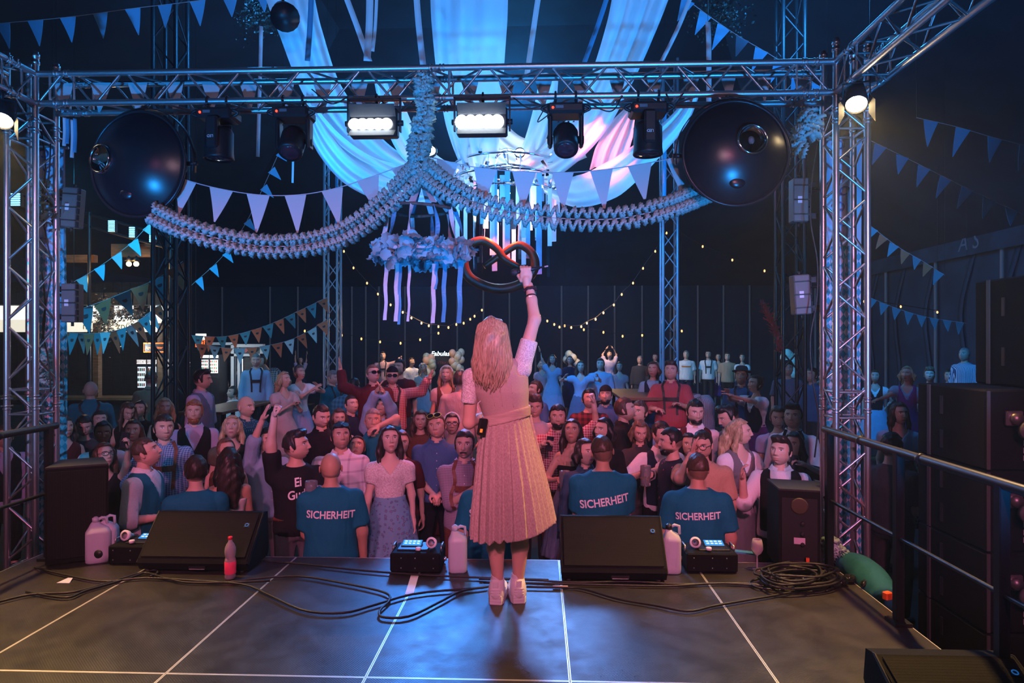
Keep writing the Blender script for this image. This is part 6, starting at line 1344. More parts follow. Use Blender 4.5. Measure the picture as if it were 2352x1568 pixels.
    if top in ('shirt', 'roll', 'polo') and lod < 3:                   # collar flaps
        cb = MB().smooth(); n = 18; r0 = 0.068*s if not fem else 0.058*s
        ring = []
        for k in range(n+1):
            a = math.radians(-90-18)-(k/n)*math.radians(324)
            ca, sa = math.cos(a), math.sin(a)
            fr_ = max(0, -sa)
            zt = neck_b[2]+0.078*s-0.026*fr_*s
            yc = neck_b[1]*0.5+0.004
            ring.append([(ca*r0, yc+sa*(r0), zt), (ca*(r0+0.012), yc+sa*(r0+0.012), zt-0.006), (ca*(r0+0.030+0.014*fr_), yc+sa*(r0+0.026+0.012*fr_), zt-0.040-0.018*fr_)])
        vs = [p for r in ring for p in r]; fsx = []
        for k in range(n):
            for j in range(2): fsx.append((k*3+j, k*3+j+1, k*3+j+4, k*3+j+3))
        cb.add(vs, fsx); addmb('collar', cb, mtop, so)
        if top != 'polo' and lod < 2 and not vest:
            for k in range(5):
                z = H-0.36*s-k*0.085*s; p = on_surface(shirt, (0.0, -0.16*wide, z), 0.002, 4)
                addmb('button', MB().smooth().cyl(tuple(p), tuple(p+np.array([0,-0.003,0])), 0.0055, n=8), M_PRINT, so)
    if vest:
        vs_ = f_loft([(z, x, y, rx+clo+0.012, ry+clo+0.014) for (z, x, y, rx, ry) in secs])
        vv = lambda X, Y, Z: np.where(Y < 0.03, np.minimum((Z-(wz+0.15*s))*0.45, 0.085*s)-np.abs(X), 0.072*s-np.sqrt(X*X+(Z-(H-0.27*s))**2))
        g = inter(vs_, lambda X, Y, Z: np.maximum(np.maximum(vv(X, Y, Z), hz+0.02-Z), np.maximum(Z-(shz+0.085*s), (np.abs(X)-(shw-0.012*s)))))
        vo = add('waistcoat', g, cloth(vest) if isinstance(vest, str) else vest, (0.0105, 0.0125, 0.018, 0.03)[lod])
        if lod < 2:
            for k in range(4):
                p = on_surface(vs_, (0.0, -0.18*wide, wz+0.12*s-k*0.075), 0.002, 4); addmb('button', MB().smooth().cyl(tuple(p), tuple(p+np.array([0,-0.004,0])), 0.007, n=8), M_FRAME, vo)
    if skirt:
        z0, z1 = wz+0.01, max(wz-skirt_len*s, 0.08)
        g = f_loft([(z0, 0, 0, 0.128*W+0.012, 0.095*s+0.012), (wz-0.10, 0, 0, 0.185*W, 0.140*s), (hz-0.05, 0, 0, 0.225*W, 0.18*s), (z1, 0, 0, 0.33*W, 0.28*s)], pleat=(22, 0.010, z0, z1-0.1))
        sk_o = add('skirt', g, cloth(skirt), max(cell*1.15, 0.024))
        if apron:
            g2 = inter(inflate(g, 0.010), lambda X, Y, Z: np.maximum(Y+0.055, np.abs(X)-0.16-(wz-Z)*0.12)); add('apron', g2, cloth(apron), max(cell, 0.018))
        bd = f_loft([(wz-0.03, 0, 0, 0.14*W+0.014, 0.10*s+0.014), (wz+0.025, 0, 0, 0.128*W+0.016, 0.094*s+0.016)]); add('waistband', bd, cloth(apron or skirt), 0.014 if lod < 2 else 0.025)
    else:
        lf = [inter(f_loft([(z, x, y, rx+0.014, ry+0.014) for (z, x, y, rx, ry) in secs]), lambda X, Y, Z: Z-(wz-0.055))]
        for (a, b_, c) in legs: lf += [f_cone(a, b_, 0.098*s, 0.074*s), f_cone(b_, c+np.array([0,0,0.02]), 0.074*s, 0.062*s, True)]
        add('trousers', union(lf, 0.02), cloth(bot) if isinstance(bot, str) else bot, max(cell*1.6, 0.034))
        if 'belt' in ex: add('belt', f_loft([(wz-0.075, 0, 0, 0.162*W+0.020, 0.115*s+0.020), (wz-0.040, 0, 0, 0.160*W+0.020, 0.114*s+0.020)]), M_LEATHER, 0.014)
    # lower-leg shoes stay inside trousers; simple shoe part
    if lod < 2 and not hide_legs:
        for (a, b_, c) in legs: add('shoe', union([f_cone(c+np.array([0,0.02,-0.035]), c+np.array([0,-0.15,-0.045]), 0.046, 0.036)], 0.01), M_BLEATHER, 0.02)
    outer = union([inflate(torso_c, 0.012 if vest else 0.002)], 0.01)
    if 'suspenders' in ex or 'lsuspenders' in ex or 'bsuspenders' in ex or 'xback' in ex:
        ms = M_LEATHER if 'lsuspenders' in ex else M_BLEATHER
        for side in (-1, 1):
            path = []
            for k in range(9): path.append((side*(0.085+0.012*k/8)*W, -0.22, wz-0.02+(shz+0.0*s-wz)*k/8))
            path += [(side*0.098*W, -0.11*math.cos(a)-0.0, shz+0.02+0.11*math.sin(a)) for a in np.linspace(0.2, 2.94, 8)]
            for k in range(9):
                xx = side*(0.095-(0.19 if 'xback' in ex or 'suspenders' in ex else 0.02)*k/8)*W; path.append((xx, 0.22, shz-0.0-(shz-wz+0.03)*k/8))
            pts = [on_surface(shirt if not vest else outer, p, 0.007, 6) for p in path]
            wv = [Vector((0.016, 0, 0))]*len(pts)
            addmb('suspender', MB().strip([Vector(p) for p in pts], wv, 0.002), ms, smooth=False)
        if 'xback' not in ex:
            pts = [on_surface(outer, (x*W, -0.22, H-0.50*s), 0.008, 5) for x in np.linspace(-0.10, 0.10, 9)]
            addmb('chest_strap', MB().strip([Vector(p) for p in pts], [Vector((0,0,0.028))]*9, 0.002), ms, smooth=False)
    # ---- hair
    M3 = Matrix([list(r) for r in HR]); hx = lambda p: HR @ (np.array(p)*hsz)+hc_
    hm = m_hair(hc); hcell = (0.0105, 0.012, 0.0148, 0.019)[lod]
    cap = f_ell(hx((0, 0.006, 0.014)), np.array([0.086, 0.107, 0.116])*hsz, M3)
    fcut = lambda dy, dz, sl_: plane(hx((0, dy, dz)), HR @ np.array((0, -1.0, -sl_)))
    strand = lambda g, a=0.005, f1=95: (lambda f: (setattr(f, 'box', g.box), f)[1])(lambda X, Y, Z: g(X, Y, Z)-a*np.sin(f1*X+37*Z)*np.sin(f1*0.8*Y-29*Z+1.3))
    if hair in ('short', 'fade', 'quiff', 'curly', 'crop'):
        lowc = {'short': -0.040, 'fade': 0.012, 'quiff': -0.010, 'curly': -0.050, 'crop': 0.004}[hair]
        g = cap
        if hair in ('quiff', 'curly'):
            g = union([cap]+[f_ell(hx((x, -0.055+0.01*abs(x)*10, 0.100)), np.array([0.035,0.040,0.030 if hair == 'quiff' else 0.038])*hsz, M3) for x in (-0.035, 0, 0.035)], 0.02)
        if hair == 'crop' or hair == 'fade': g = inflate(cap, -0.003)
        face = lambda X, Y, Z: np.minimum(fcut(-0.050, 0.075, -0.55)(X, Y, Z), 1)      # hairline over the forehead
        side_c = plane(hx((0, -0.022, 0.0)), HR @ np.array((0, -1.0, 0.0))); topc = plane(hx((0, 0, 0.062)), HR @ np.array((0, 0, -1.0)))
        hl = lambda X, Y, Z: np.minimum(side_c(X, Y, Z), topc(X, Y, Z))
        lowp = plane(hx((0, 0.06, lowc)), HR @ np.array((0, 0.35, -1.0)))
        g = inter(inter(g, hl), lowp); g = strand(g, 0.0035 if hair != 'curly' else 0.009, 95 if hair != 'curly' else 70)
        add('hair', g, hm, hcell)
    elif hair in ('long', 'bob', 'pony', 'braid', 'back_long', 'updo'):
        side_c = plane(hx((0, -0.030, 0.0)), HR @ np.array((0, -1.0, 0.0))); topc = plane(hx((0, 0, 0.080)), HR @ np.array((0, 0, -1.0)))
        gs = [inter(cap, lambda X, Y, Z: np.minimum(side_c(X, Y, Z), topc(X, Y, Z)))]
        if hair in ('long', 'bob', 'back_long'):
            ln = {'long': 0.30, 'bob': 0.13, 'back_long': 0.36}[hair]*s
            for side in (-1, 1):
                a = hx((side*0.074, 0.0, 0.03)); b_ = a+np.array([side*0.022, -0.035 if hair != 'back_long' else 0.03, -ln])
                m_ = (a+b_)/2+np.array([side*0.016, 0.015, 0]); gs += [f_cone(a, m_, 0.026, 0.028), f_cone(m_, b_, 0.028, 0.012)]
            a = hx((0, 0.075, 0.03)); gs += [f_cone(a, np.array([a[0], a[1]+0.02, H-0.22*s]), 0.055, 0.050), f_cone(np.array([a[0]-0.04, a[1]+0.02, H-0.18*s]), np.array([-0.05, 0.115*s+0.01, H-(0.2*s+ln*0.85)]), 0.045, 0.030), f_cone(np.array([a[0]+0.04, a[1]+0.02, H-0.18*s]), np.array([0.05, 0.115*s+0.01, H-(0.2*s+ln*0.85)]), 0.045, 0.030)]
            if hair == 'back_long': gs.append(f_ell((a[0], 0.105*s, H-0.30*s), (0.105*s, 0.052, 0.215*s)))
        elif hair == 'updo': gs.append(f_ell(hx((0, 0.085, 0.075)), (0.05, 0.05, 0.045)))
        elif hair in ('pony', 'braid'):
            a = hx((0.02, 0.09, 0.0)); gs.append(f_cone(a, (0.09, 0.0, H-0.42*s) if hair == 'braid' else (0.03, 0.15, H-0.40*s), 0.032, 0.020)); gs.append(f_ell(hx((0, 0.06, 0.03)), (0.06, 0.06, 0.06)))
        add('hair', strand(union(gs, 0.022), 0.0045, 80), hm, hcell)
    if beard > 0.75 and lod < 3:
        g = inter(union([f_ell(hx((0, -0.045, -0.088)), np.array([0.056, 0.050, 0.038])*hsz, M3)], 0.01), lambda X, Y, Z: -f_ell(hx((0, -0.10, -0.072)), np.array([0.026, 0.03, 0.010])*hsz, M3)(X, Y, Z)); add('beard', strand(g, 0.004, 120), hm, hcell)
    if 'moustache' in ex:
        pts = [hx((x, -0.108+0.9*x*x*4, -0.058-abs(x)*0.22)) for x in np.linspace(-0.030, 0.030, 9)]
        addmb('moustache', MB().smooth().tube([tuple(p) for p in pts], [0.002,0.005,0.0065,0.007,0.0055,0.007,0.0065,0.005,0.002], 6), hm)
    # ---- accessories on the head
    def specs(zoff, yoff, m, ml, big=1.0, tilt=0):
        fb = MB().smooth(); lb = MB().smooth()
        for side in (-1, 1):
            pts = []; c0 = (side*0.034, yoff, zoff)
            for k in range(14):
                a = 2*math.pi*k/14; pts.append(tuple(hx((c0[0]+0.027*big*math.cos(a), yoff+0.006*abs(math.cos(a))*side*math.copysign(1, math.cos(a))+tilt*0.018*math.sin(a), zoff+0.019*big*math.sin(a)))))
            fb.tube(pts, 0.0022*big, 5, True); lb.add(pts, [tuple(range(14))])
            fb.tube([tuple(hx((side*0.061*min(big, 1.1), yoff+0.004, zoff+0.006))), tuple(hx((side*0.080, yoff+0.05, zoff+0.008))), tuple(hx((side*0.080, 0.02, zoff-0.004)))], 0.0022, 5)
        fb.tube([tuple(hx((-0.008, yoff-0.002, zoff+0.004))), tuple(hx((0.008, yoff-0.002, zoff+0.004)))], 0.0025, 5)
        o = addmb('glasses', fb, m)
        if ml: addmb('lens', lb, ml, o, False)
    if 'glasses' in ex: specs(0.002, -0.106, M_FRAME, None)
    if 'shades' in ex: specs(0.002, -0.107, M_FRAME, M_SHADES, 1.15)
    if 'shades_up' in ex: specs(0.092, -0.075, M_FRAME, M_SHADES, 1.1, 1)
    if 'neon_up' in ex: specs(0.098, -0.078, M_NEON, M_SHADES, 1.25, 1)
    if 'cap' in ex or 'capback' in ex:
        g = inter(inflate(cap, 0.006), plane(hx((0, 0, 0.052)), HR @ np.array((0, 0.12, -1.0)))); add('cap', g, cloth('black'), hcell)
        sgn = -1 if 'cap' in ex else 1
        if sgn < 0: add('cap_visor', inter(f_ell(hx((0, -0.105, 0.060)), np.array([0.062, 0.075, 0.012]), M3), plane(hx((0, -0.07, 0)), HR @ np.array((0, 1.0, 0)))), cloth('black'), 0.009)
    if 'hat' in ex:
        hb = MB().smooth(); up = HR @ np.array((0, 0.05, 1.0))
        hb.lathe(tuple(hx((0, 0.005, 0.062))), tuple(up), [(0.0,0.135),(0.008,0.137),(0.012,0.092),(0.06,0.088),(0.085,0.070),(0.088,0.01)], 20); addmb('felt_hat', hb, cloth('dgrey'))
    if 'band' in ex:
        pts = [tuple(hx((0.090*math.sin(a), 0.0-0.0*a, 0.028+0.100*math.cos(a)))) for a in np.linspace(-1.7, 1.7, 21)]
        addmb('headband', MB().smooth().tube(pts, 0.0095, 6), cloth('white' if 'bandw' not in ex else 'navy'))
    if 'flowers' in ex:
        for k in range(9):
            a = -1.5+3.0*k/8; addmb('flower', MB().smooth().ball(tuple(hx((0.092*math.sin(a), -0.01, 0.030+0.100*math.cos(a)))), 0.022, 6, 5), cloth('white' if k % 2 else 'sky'))
    # ---- things held (own top-level things)
    def held(kind, idx, lab):
        Wp, R3, side = hand_w[idx]; c = RY @ (Wp+R3 @ np.array([0.085, 0, -0.030])); c = Vector(c)+base
        if kind == 'phone':
            q = thing('phone', c, lab, 'phone', 'phones held up in the crowd')
            toc = (Vector((0,0,CH))-c).normalized(); yx = math.atan2(toc.x, -toc.y)
            R4 = Matrix.Rotation(yx+0.25, 3, 'Z') @ Matrix.Rotation(0.15, 3, 'Y')
            MB().box(c, (0.074,0.009,0.150), R4, bev=0.003).build('case', M_PHONE, q); MB().box(c+R4 @ Vector((0,0.0055,0)), (0.066,0.001,0.136), R4).build('screen', M_SCREEN, q)
            for k in range(2): MB().smooth().cyl(c+R4 @ Vector((0.020,-0.0046,0.055-k*0.025)), c+R4 @ Vector((0.020,-0.0066,0.055-k*0.025)), 0.009, n=10).build('camera_lens', M_SHADES, q)
        else:
            q = thing('beer_mug', c-Vector((0,0,0.08)), lab, 'mug', 'beer mugs in the crowd'); o = c-Vector((0,0,0.09))
            MB().smooth().lathe(o, (0,0,1), [(0,0.046),(0.01,0.050),(0.03,0.047),(0.12,0.051),(0.19,0.050),(0.192,0.046),(0.03,0.041),(0.028,0.001)], 16, False).build('glass_body', M_GLASS, q)
            if 'empty' not in kind: MB().smooth().lathe(o, (0,0,1), [(0.03,0.0405),(0.09,0.0435),(0.0905,0.001)], 14).build('beer', M_BEER, q)
            pts = [o+Vector((0.05,0,0.15)), o+Vector((0.085,0,0.145)), o+Vector((0.09,0,0.08)), o+Vector((0.05,0,0.05))]
            MB().smooth().tube(bez(pts, 10), 0.008, 6).build('handle', M_GLASS, q)
    for e in ex:
        if isinstance(e, tuple): held(*e)
    if 'stripe' in ex:
        pts = [on_surface(shirt, (x*W, -0.22, H-0.46*s), 0.008, 5) for x in np.linspace(-0.15, 0.15, 11)]
        addmb('chest_stripe', MB().strip([Vector(q_) for q_ in pts], [Vector((0,0,0.02))]*11, 0.003), cloth('orange'), so, False)
    # ---- printed lettering on the back or chest, laid on the shirt
    for e in ex:
        if isinstance(e, str) and e.startswith('print:'):
            _, txt, size, z, face, tilt, shear = e.split(':'); size, z, face, tilt, shear = float(size), float(z), float(face), math.radians(float(tilt)), float(shear)
            sv, sq = mesh_f(shirt, 0.0125); bv = BVHTree.FromPolygons([tuple(p) for p in sv], [tuple(int(i) for i in q) for q in sq])
            vs, fsx = text_geo(txt.replace('|', '\n'), size, shear=shear, res=4, bold=0.022); vs = [(p[0]*0.83, p[1], p[2]) for p in vs]
            bm = bmesh.new(); bvv = [bm.verts.new(p) for p in vs]
            for f_ in fsx:
                try: bm.faces.new([bvv[i] for i in f_])
                except ValueError: pass
            bmesh.ops.triangulate(bm, faces=bm.faces[:]); bmesh.ops.subdivide_edges(bm, edges=[e_ for e_ in bm.edges if e_.calc_length() > size*0.3], cuts=2)
            bmesh.ops.triangulate(bm, faces=bm.faces[:])
            for v in bm.verts:
                x, y = v.co.x*math.cos(tilt)-v.co.y*math.sin(tilt), v.co.x*math.sin(tilt)+v.co.y*math.cos(tilt)
                px = -x if face > 0 else x                           # back lettering reads from behind
                o_ = Vector((px, face*0.6, H-z*s+y)); r_ = bv.ray_cast(o_, Vector((0, -face, 0)))
                p = r_[0] if r_[0] else Vector((px, face*0.12, H-z*s+y)); v.co = p+Vector((0, face*0.006, 0))
            for v in bm.verts: v.co = Vector(RY @ np.array(v.co))
            me2 = bpy.data.meshes.new('lettering'); bm.to_mesh(me2); bm.free(); me2.materials.append(M_PRINT)
            link(bpy.data.objects.new('lettering', me2), so)
    if hgt >= 1.98: PLAT.append((base.x, base.y, base.z, label))
    return t
PLAT = []
# ================================================================ the crowd, one call per person: label, head centre u, head top v, head height in photo pixels
SEC = 'security guards before the stage'
def guard(label, u, vt, hp, d, **kw):
    person(label, u, vt, hp, d=d, yaw=kw.pop('yaw', 180), top='tee', tc='guard', bot='black', group=SEC, lod=0, **kw)
guard('security guard in teal shirt with thick dark hair behind the floor monitor', 450, 1050, 62, 5.75, hair='short', hc='dark', L='front', R='front', wide=1.08)
guard('bald security guard seen from behind in teal SICHERHEIT shirt', 760, 1041, 68, 5.62, hair='bald', sk='c', wide=1.22, L='down', R='front', ex=('print:SICHERHEIT:0.086:0.475:1:-3:0', 'bald'))
guard('security guard in teal shirt mostly hidden behind the singer', 1132, 1040, 66, 5.62, hair='crop', hc='brown', sk='c', wide=1.2, ex=('print:SICHERHEIT:0.086:0.46:1:4:0',))
guard('security guard with cropped brown hair and hand at his ear in teal SICHERHEIT shirt', 1384, 1004, 74, 5.62, hair='fade', hc='brown', sk='c', wide=1.28, yaw=188, roll=8, R='front', L='front', ex=('print:SICHERHEIT:0.090:0.50:1:9:0',))
guard('security guard with grey-brown cropped hair in teal SICHERHEIT shirt near the wine glass', 1602, 1045, 68, 5.62, hair='crop', hc='brown', sk='c', wide=1.30, hy=14, yaw=182, L='down', R='down', ex=('print:SICHERHEIT:0.080:0.47:1:4:0',))
# ---- front rows, bar side
person('woman with glasses in a black tank top holding her phone up', 240, 1019, 46, d=6.5, sex='f', hy=22, pitch=18, hair='long', hc='brown', top='tank', tc='black', bot='denim', R=(297,1010,-0.25,(0.3,0.2,-1)), rh='phone', ex=('glasses', ('phone', 1, 'phone with pale case held up by the woman with glasses')))
person('man in a blue waistcoat and white sleeves gazing up in profile', 331, 1008, 66, d=5.95, yaw=62, hy=12, pitch=22, hair='fade', hc='brown', top='roll', tc='white', vest='teal', bot='black', L=(372,1186,-0.1), R=(372,1180,0.2), wide=1.05)
person('man in blue gingham shirt with wide brown leather chest strap', 377, 955, 58, d=6.7, hy=12, pitch=4, hair='short', hc='dark', top='roll', tc='chk_blue', bot=M_LEATHER, ex=('lsuspenders',), wide=1.12, L='bent')
person('man with full ginger beard in black waistcoat and white shirt', 446, 921, 50, d=7.5, pitch=6, hy=-4, hair='short', hc='ginger', beard=0.95, top='shirt', tc='lav', vest='black', bot='black', wide=1.05)
person('blonde woman in black dirndl with lace sleeves and parted lips', 533, 956, 40, d=7.2, sex='f', hy=-6, pitch=20, hair='long', hc='blond', top='puff', tc='olive', vest='black', skirt='black', wide=1.02)
person('woman with pinned fair hair half hidden by the brunette', 520, 1009, 46, d=6.6, sex='f', hy=20, pitch=16, hair='updo', hc='lbrown', top='tank', tc='brown', skirt='brown')
person('brunette with long hair seen from behind in a low-backed white top', 526, 1031, 60, d=6.05, sex='f', yaw=178, pitch=8, hair='back_long', hc='dark', sk='c', top='strap', tc='offwhite', bot='denim', L='front', R='front')
person('man in black T-shirt with white print punching his fist into the air', 680, 992, 58, d=6.0, yaw=8, hy=62, pitch=10, sk='b', hair='quiff', hc='dark', top='tee', tc='black', bot='grey', L=(630,952,-0.15,(-1,0.2,0)), lh='fist', R=(728,1128,-0.30), rh='grip', wide=1.08, ex=('belt', 'print:Ei|Gude:0.105:0.47:-1:6:0.1', ('mug_empty', 1, 'empty glass beer mug held by the man with the raised fist')))
person('man with sunglasses pushed up and loose pale plaid shirt', 783, 973, 52, d=6.5, hy=10, pitch=14, sk='b', hair='short', hc='black', top='roll', tc='plaid', bot='grey', beard=0.35, wide=1.18, ex=('shades_up',))
person('dark-haired woman in cream lace dirndl blouse and flowered blue apron', 896, 982, 54, d=6.3, sex='f', sk='p', hy=8, pitch=18, hair='long', hc='dark', top='puff', tc='lace', skirt='apron', apron='apron', lod=0, wide=1.02)
person('small woman with open mouth looking up between taller people', 820, 1003, 34, d=7.0, sex='f', pitch=32, hy=-8, hair='updo', hc='brown', top='tee', tc='dgrey')
person('grey-cropped man in blue polo resting his hand on his mouth', 857, 941, 46, d=7.4, pitch=10, hair='crop', hc='grey', top='polo', tc='teal', bot='dgrey', R='face', L='bent', wide=1.05)
person('man in pale blue shirt clapping with both hands above his head', 873, 910, 42, d=8.2, pitch=8, hair='crop', hc='lbrown', top='shirt', tc='sky', bot='brown', L=(866,898,-0.25,(-1,0.1,0)), R=(879,898,-0.25,(1,0.1,0)), lh='open', rh='open', ex=('lsuspenders',))
person('man with neon framed sunglasses on his head and blue shirt', 1003, 953, 46, d=7.1, roll=-10, hy=-12, pitch=12, hair='short', hc='lbrown', top='roll', tc='blue', bot='black', L='front', R='front', wide=1.08, ex=('neon_up',))
person('woman with round glasses and a white headband in dark dress', 1038, 951, 40, d=7.8, sex='f', pitch=8, hair='updo', hc='dark', top='tank', tc='dred', skirt='dred', ex=('glasses', 'band'))
person('moustached man in grey checked shirt with tan leather braces', 1067, 991, 57, d=6.25, hy=-6, pitch=6, sk='p', hair='short', hc='dark', top='roll', tc='chk_grey', bot=M_LEATHER, L=(1075,1130,-0.25), R='down', wide=1.05, ex=('moustache', 'lsuspenders'))
person('man with receding dark hair and black polo looking down', 738, 931, 48, d=7.5, hy=30, pitch=-12, hair='crop', hc='dark', beard=0.5, top='polo', tc='black', bot='black', R='bent')
person('brown-haired woman in shade behind the plaid shirt man', 779, 940, 36, d=8.4, sex='f', hy=6, pitch=4, hair='long', hc='brown', top='tank', tc='black', skirt='black')
person('man in dark blue jacket with red light on his cheek', 806, 909, 40, d=9.2, yaw=30, hair='crop', hc='dark', top='shirt', tc='navy', bot='black')
person('long-haired woman with red-brown hair standing behind the neon glasses man', 966, 944, 38, d=8.2, sex='f', pitch=4, hair='long', hc='brown', top='tee', tc='brown')
person('dark-haired man peeping over the white headband woman', 1027, 930, 30, d=9.6, hair='short', hc='black', top='tee', tc='dgrey')
person('woman with pearl earring peeping out behind the cream dirndl', 922, 991, 42, d=6.9, sex='f', hair='updo', hc='brown', pitch=6, top='tee', tc='dred')
person('dark-haired man in pale blue shirt behind the raised fist', 613, 985, 44, d=7.0, yaw=20, hair='short', hc='dark', top='roll', tc='sky', bot='grey', L=(603,962,-0.2,(-1,0.1,-0.4)), lh='open')
person('heavy bald man in dark blue dotted shirt smiling sideways', 564, 910, 44, d=7.9, yaw=25, hy=18, pitch=0, hair='bald', sk='b', top='polo', tc='dots', bot='black', wide=1.35)
person('blonde woman in rose dirndl standing high on a bench', 652, 855, 33, sex='f', yaw=30, hy=18, hair='bob', hc='blond', top='puff', tc='rose', skirt='rose', L='clap', R='clap')
person('woman with blue headband clapping in pale dirndl on a bench', 687, 840, 33, sex='f', d=10.9, yaw=30, hy=8, hair='updo', hc='lbrown', top='puff', tc='white', skirt='lav', L=(722,892,-0.2), R=(728,884,-0.1), lh='open', rh='open', ex=('band', 'bandw'))
person('tall man in white shirt and black leather trousers with braces by the stall', 588, 814, 26, pitch=0, hair='crop', hc='grey', top='shirt', tc='sky', bot=M_BLEATHER, ex=('bsuspenders',), wide=1.1)
person('man in dark checked shirt bending forward by the stall', 628, 817, 22, yaw=-40, lean=25, hair='short', hc='brown', top='roll', tc='chk_dark', bot='black')
person('small far woman with both arms raised high', 690, 820, 14, sex='f', hair='long', hc='dark', top='blouse', tc='lav', skirt='navy', L=(678,800,-0.1), R=(707,800,-0.1))
person('man in teal shirt with dark braces turned to his neighbour', 763, 852, 28, yaw=50, pitch=-5, hair='crop', hc='grey', top='shirt', tc='teal', bot='brown', ex=('xback',))
person('broad-backed man in blue-green checked shirt leaning over', 795, 872, 30, yaw=150, lean=18, hair='short', hc='dark', top='shirt', tc='chk_teal', bot='black', wide=1.35)
person('man with dark sunglasses and brown jacket grinning upwards', 857, 839, 37, d=9.3, hy=25, pitch=14, hair='crop', hc='lbrown', top='shirt', tc='dred', bot='black', L=(782,846,0.1,(-0.3,0.3,-1)), lh='open', wide=1.15, ex=('shades',))
person('man in backwards cap and sunglasses stretching out his red checked sleeve', 901, 845, 35, d=9.8, pitch=6, hair='crop', hc='brown', top='shirt', tc='chk_red', bot='black', R=(985,868,-0.2,(0,0.3,-1)), rh='open', ex=('shades', 'capback', 'bsuspenders'), wide=1.1)
person('man with dark cap-like hair behind the red checked sleeve', 917, 827, 31, d=10.6, hy=-30, hair='short', hc='dark', top='tee', tc='dred')
person('blonde woman with flower headband and braid in white blouse dirndl', 1025, 842, 35, d=9.8, sex='f', hy=-10, hair='long', hc='blond', top='puff', tc='rose', vest='brown', skirt='brown', ex=('band',))
person('man in pale pink shirt seen from behind near the singer', 1056, 853, 36, d=9.0, yaw=165, hair='short', hc='brown', top='tee', tc='rose', bot='grey', wide=1.1)
person('distant man in pink shirt pointing towards the bulbs', 879, 808, 17, hair='short', hc='dark', top='shirt', tc='pink', bot='brown', R=(920,822,-0.2), ex=('bsuspenders',))
person('far woman lit cyan beside the neon letter box', 971, 836, 18, sex='f', hair='long', hc='blond', top='puff', tc='white', skirt='sky', ex=('flowers',))
person('far man in white shirt beside the first balloon column', 945, 822, 17, yaw=30, hair='short', hc='dark', top='shirt', tc='white', bot='black')
# ---- bar side
person('bald man in teal shirt with crossed black braces seen from behind', 208, 877, 30, d=9.6, yaw=172, hair='bald', top='shirt', tc='teal', bot='black', ex=('xback',), wide=1.2)
person('barman bending over the counter in pale blue shirt', 305, 858, 20, yaw=35, lean=30, hair='short', hc='black', top='tee', tc='sky', bot='black')
person('grey-green shirted man waiting at the bar with his back turned', 347, 852, 28, d=10.6, yaw=165, hair='crop', hc='brown', top='shirt', tc='olive', bot='black')
person('blonde woman with long straight hair in front of the black mast', 379, 916, 38, d=8.7, sex='f', pitch=6, hair='long', hc='blond', top='tank', tc='black', skirt='black')
person('man in dark waistcoat and white sleeves standing in profile', 462, 851, 38, d=8.9, yaw=60, hy=15, pitch=0, hair='quiff', hc='black', top='roll', tc='lav', vest='bluegrey', bot='navy')
person('long-haired brunette looking down at a glowing phone', 294, 925, 34, d=9.0, sex='f', hy=20, pitch=-25, hair='long', hc='brown', top='tank', tc='black', skirt='navy', R='phone', rh='phone', ex=(('phone', 1, 'glowing phone in the hands of the long-haired brunette'),))
person('dark-haired woman in black with ponytail near the bar posts', 322, 922, 28, d=9.8, sex='f', hy=-20, hair='pony', hc='black', top='tee', tc='black')
person('dim man behind the woman with puffed white sleeves', 229, 945, 30, d=9.4, hy=10, hair='short', hc='dark', top='tee', tc='navy')
person('dark-skinned woman in dirndl with puffed white sleeves', 237, 970, 46, d=7.2, sex='f', sk='d', pitch=4, hair='updo', hc='black', top='puff', tc='white', vest='black', skirt='navy')
person('woman at the edge of the banner on the bar side', 151, 960, 30, d=8.0, sex='f', hy=20, hair='long', hc='dark', top='tank', tc='dred', skirt='black')
person('man in a black shirt bowing his head near the banner', 193, 956, 30, d=8.4, pitch=-15, hair='short', hc='black', top='tee', tc='dgrey')
person('brown-haired person behind the raised phone', 306, 966, 44, d=7.6, sex='f', hy=-10, hair='long', hc='brown', top='tee', tc='olive')
person('waitress in black and white dirndl among the bar tables', 495, 854, 19, sex='f', hair='long', hc='brown', top='puff', tc='white', vest='black', skirt='black')
person('grey-haired man in pale shirt by the far fridges', 487, 839, 18, hair='short', hc='grey', top='shirt', tc='sky', bot='black')
person('man in teal shirt waiting at the white stall', 540, 839, 17, yaw=-70, hair='short', hc='black', top='shirt', tc='teal', bot='black')
person('seated man in white shirt at a bar table', 536, 888, 24, yaw=-60, hair='short', hc='brown', top='shirt', tc='white', bot='black')
person('older man in pale shirt by the bar tables', 517, 872, 20, yaw=20, hair='short', hc='grey', top='shirt', tc='lgrey', bot='black')
person('man half hidden beyond the silver tower on the bar side', 8, 978, 40, d=7.6, hy=10, hair='short', hc='brown', top='shirt', tc='lav', vest='black', bot='black')
# ---- singer's other side
person('young man with curly fringe in pale pink T-shirt', 1228, 909, 47, d=7.7, pitch=-8, hair='curly', hc='brown', top='tee', tc='rose', bot='dgrey')
person('bearded man in red checked shirt filming with raised fist', 1281, 932, 43, d=7.25, pitch=6, hair='short', hc='black', beard=0.95, top='roll', tc='chk_red', bot=M_LEATHER, L=(1247,1020,-0.35), lh='phone', R=(1364,925,-0.05,(1,0.2,-0.3)), rh='fist', ex=(('phone', 0, 'dark phone held up by the bearded man in red checks'),))
person('smiling woman with long dark hair and black dirndl bodice', 1314, 965, 42, d=6.75, sex='f', pitch=20, hy=-6, sk='b', hair='long', hc='dark', top='strap', tc='black', skirt='bluegrey', L='drink', lh='grip', ex=(('mug_empty', 0, 'tall glass in the hand of the smiling dark-haired woman'),))
person('man in dark red shirt with raised hand behind the checked sleeve', 1353, 895, 36, d=8.8, hy=15, hair='short', hc='black', top='tee', tc='xred')
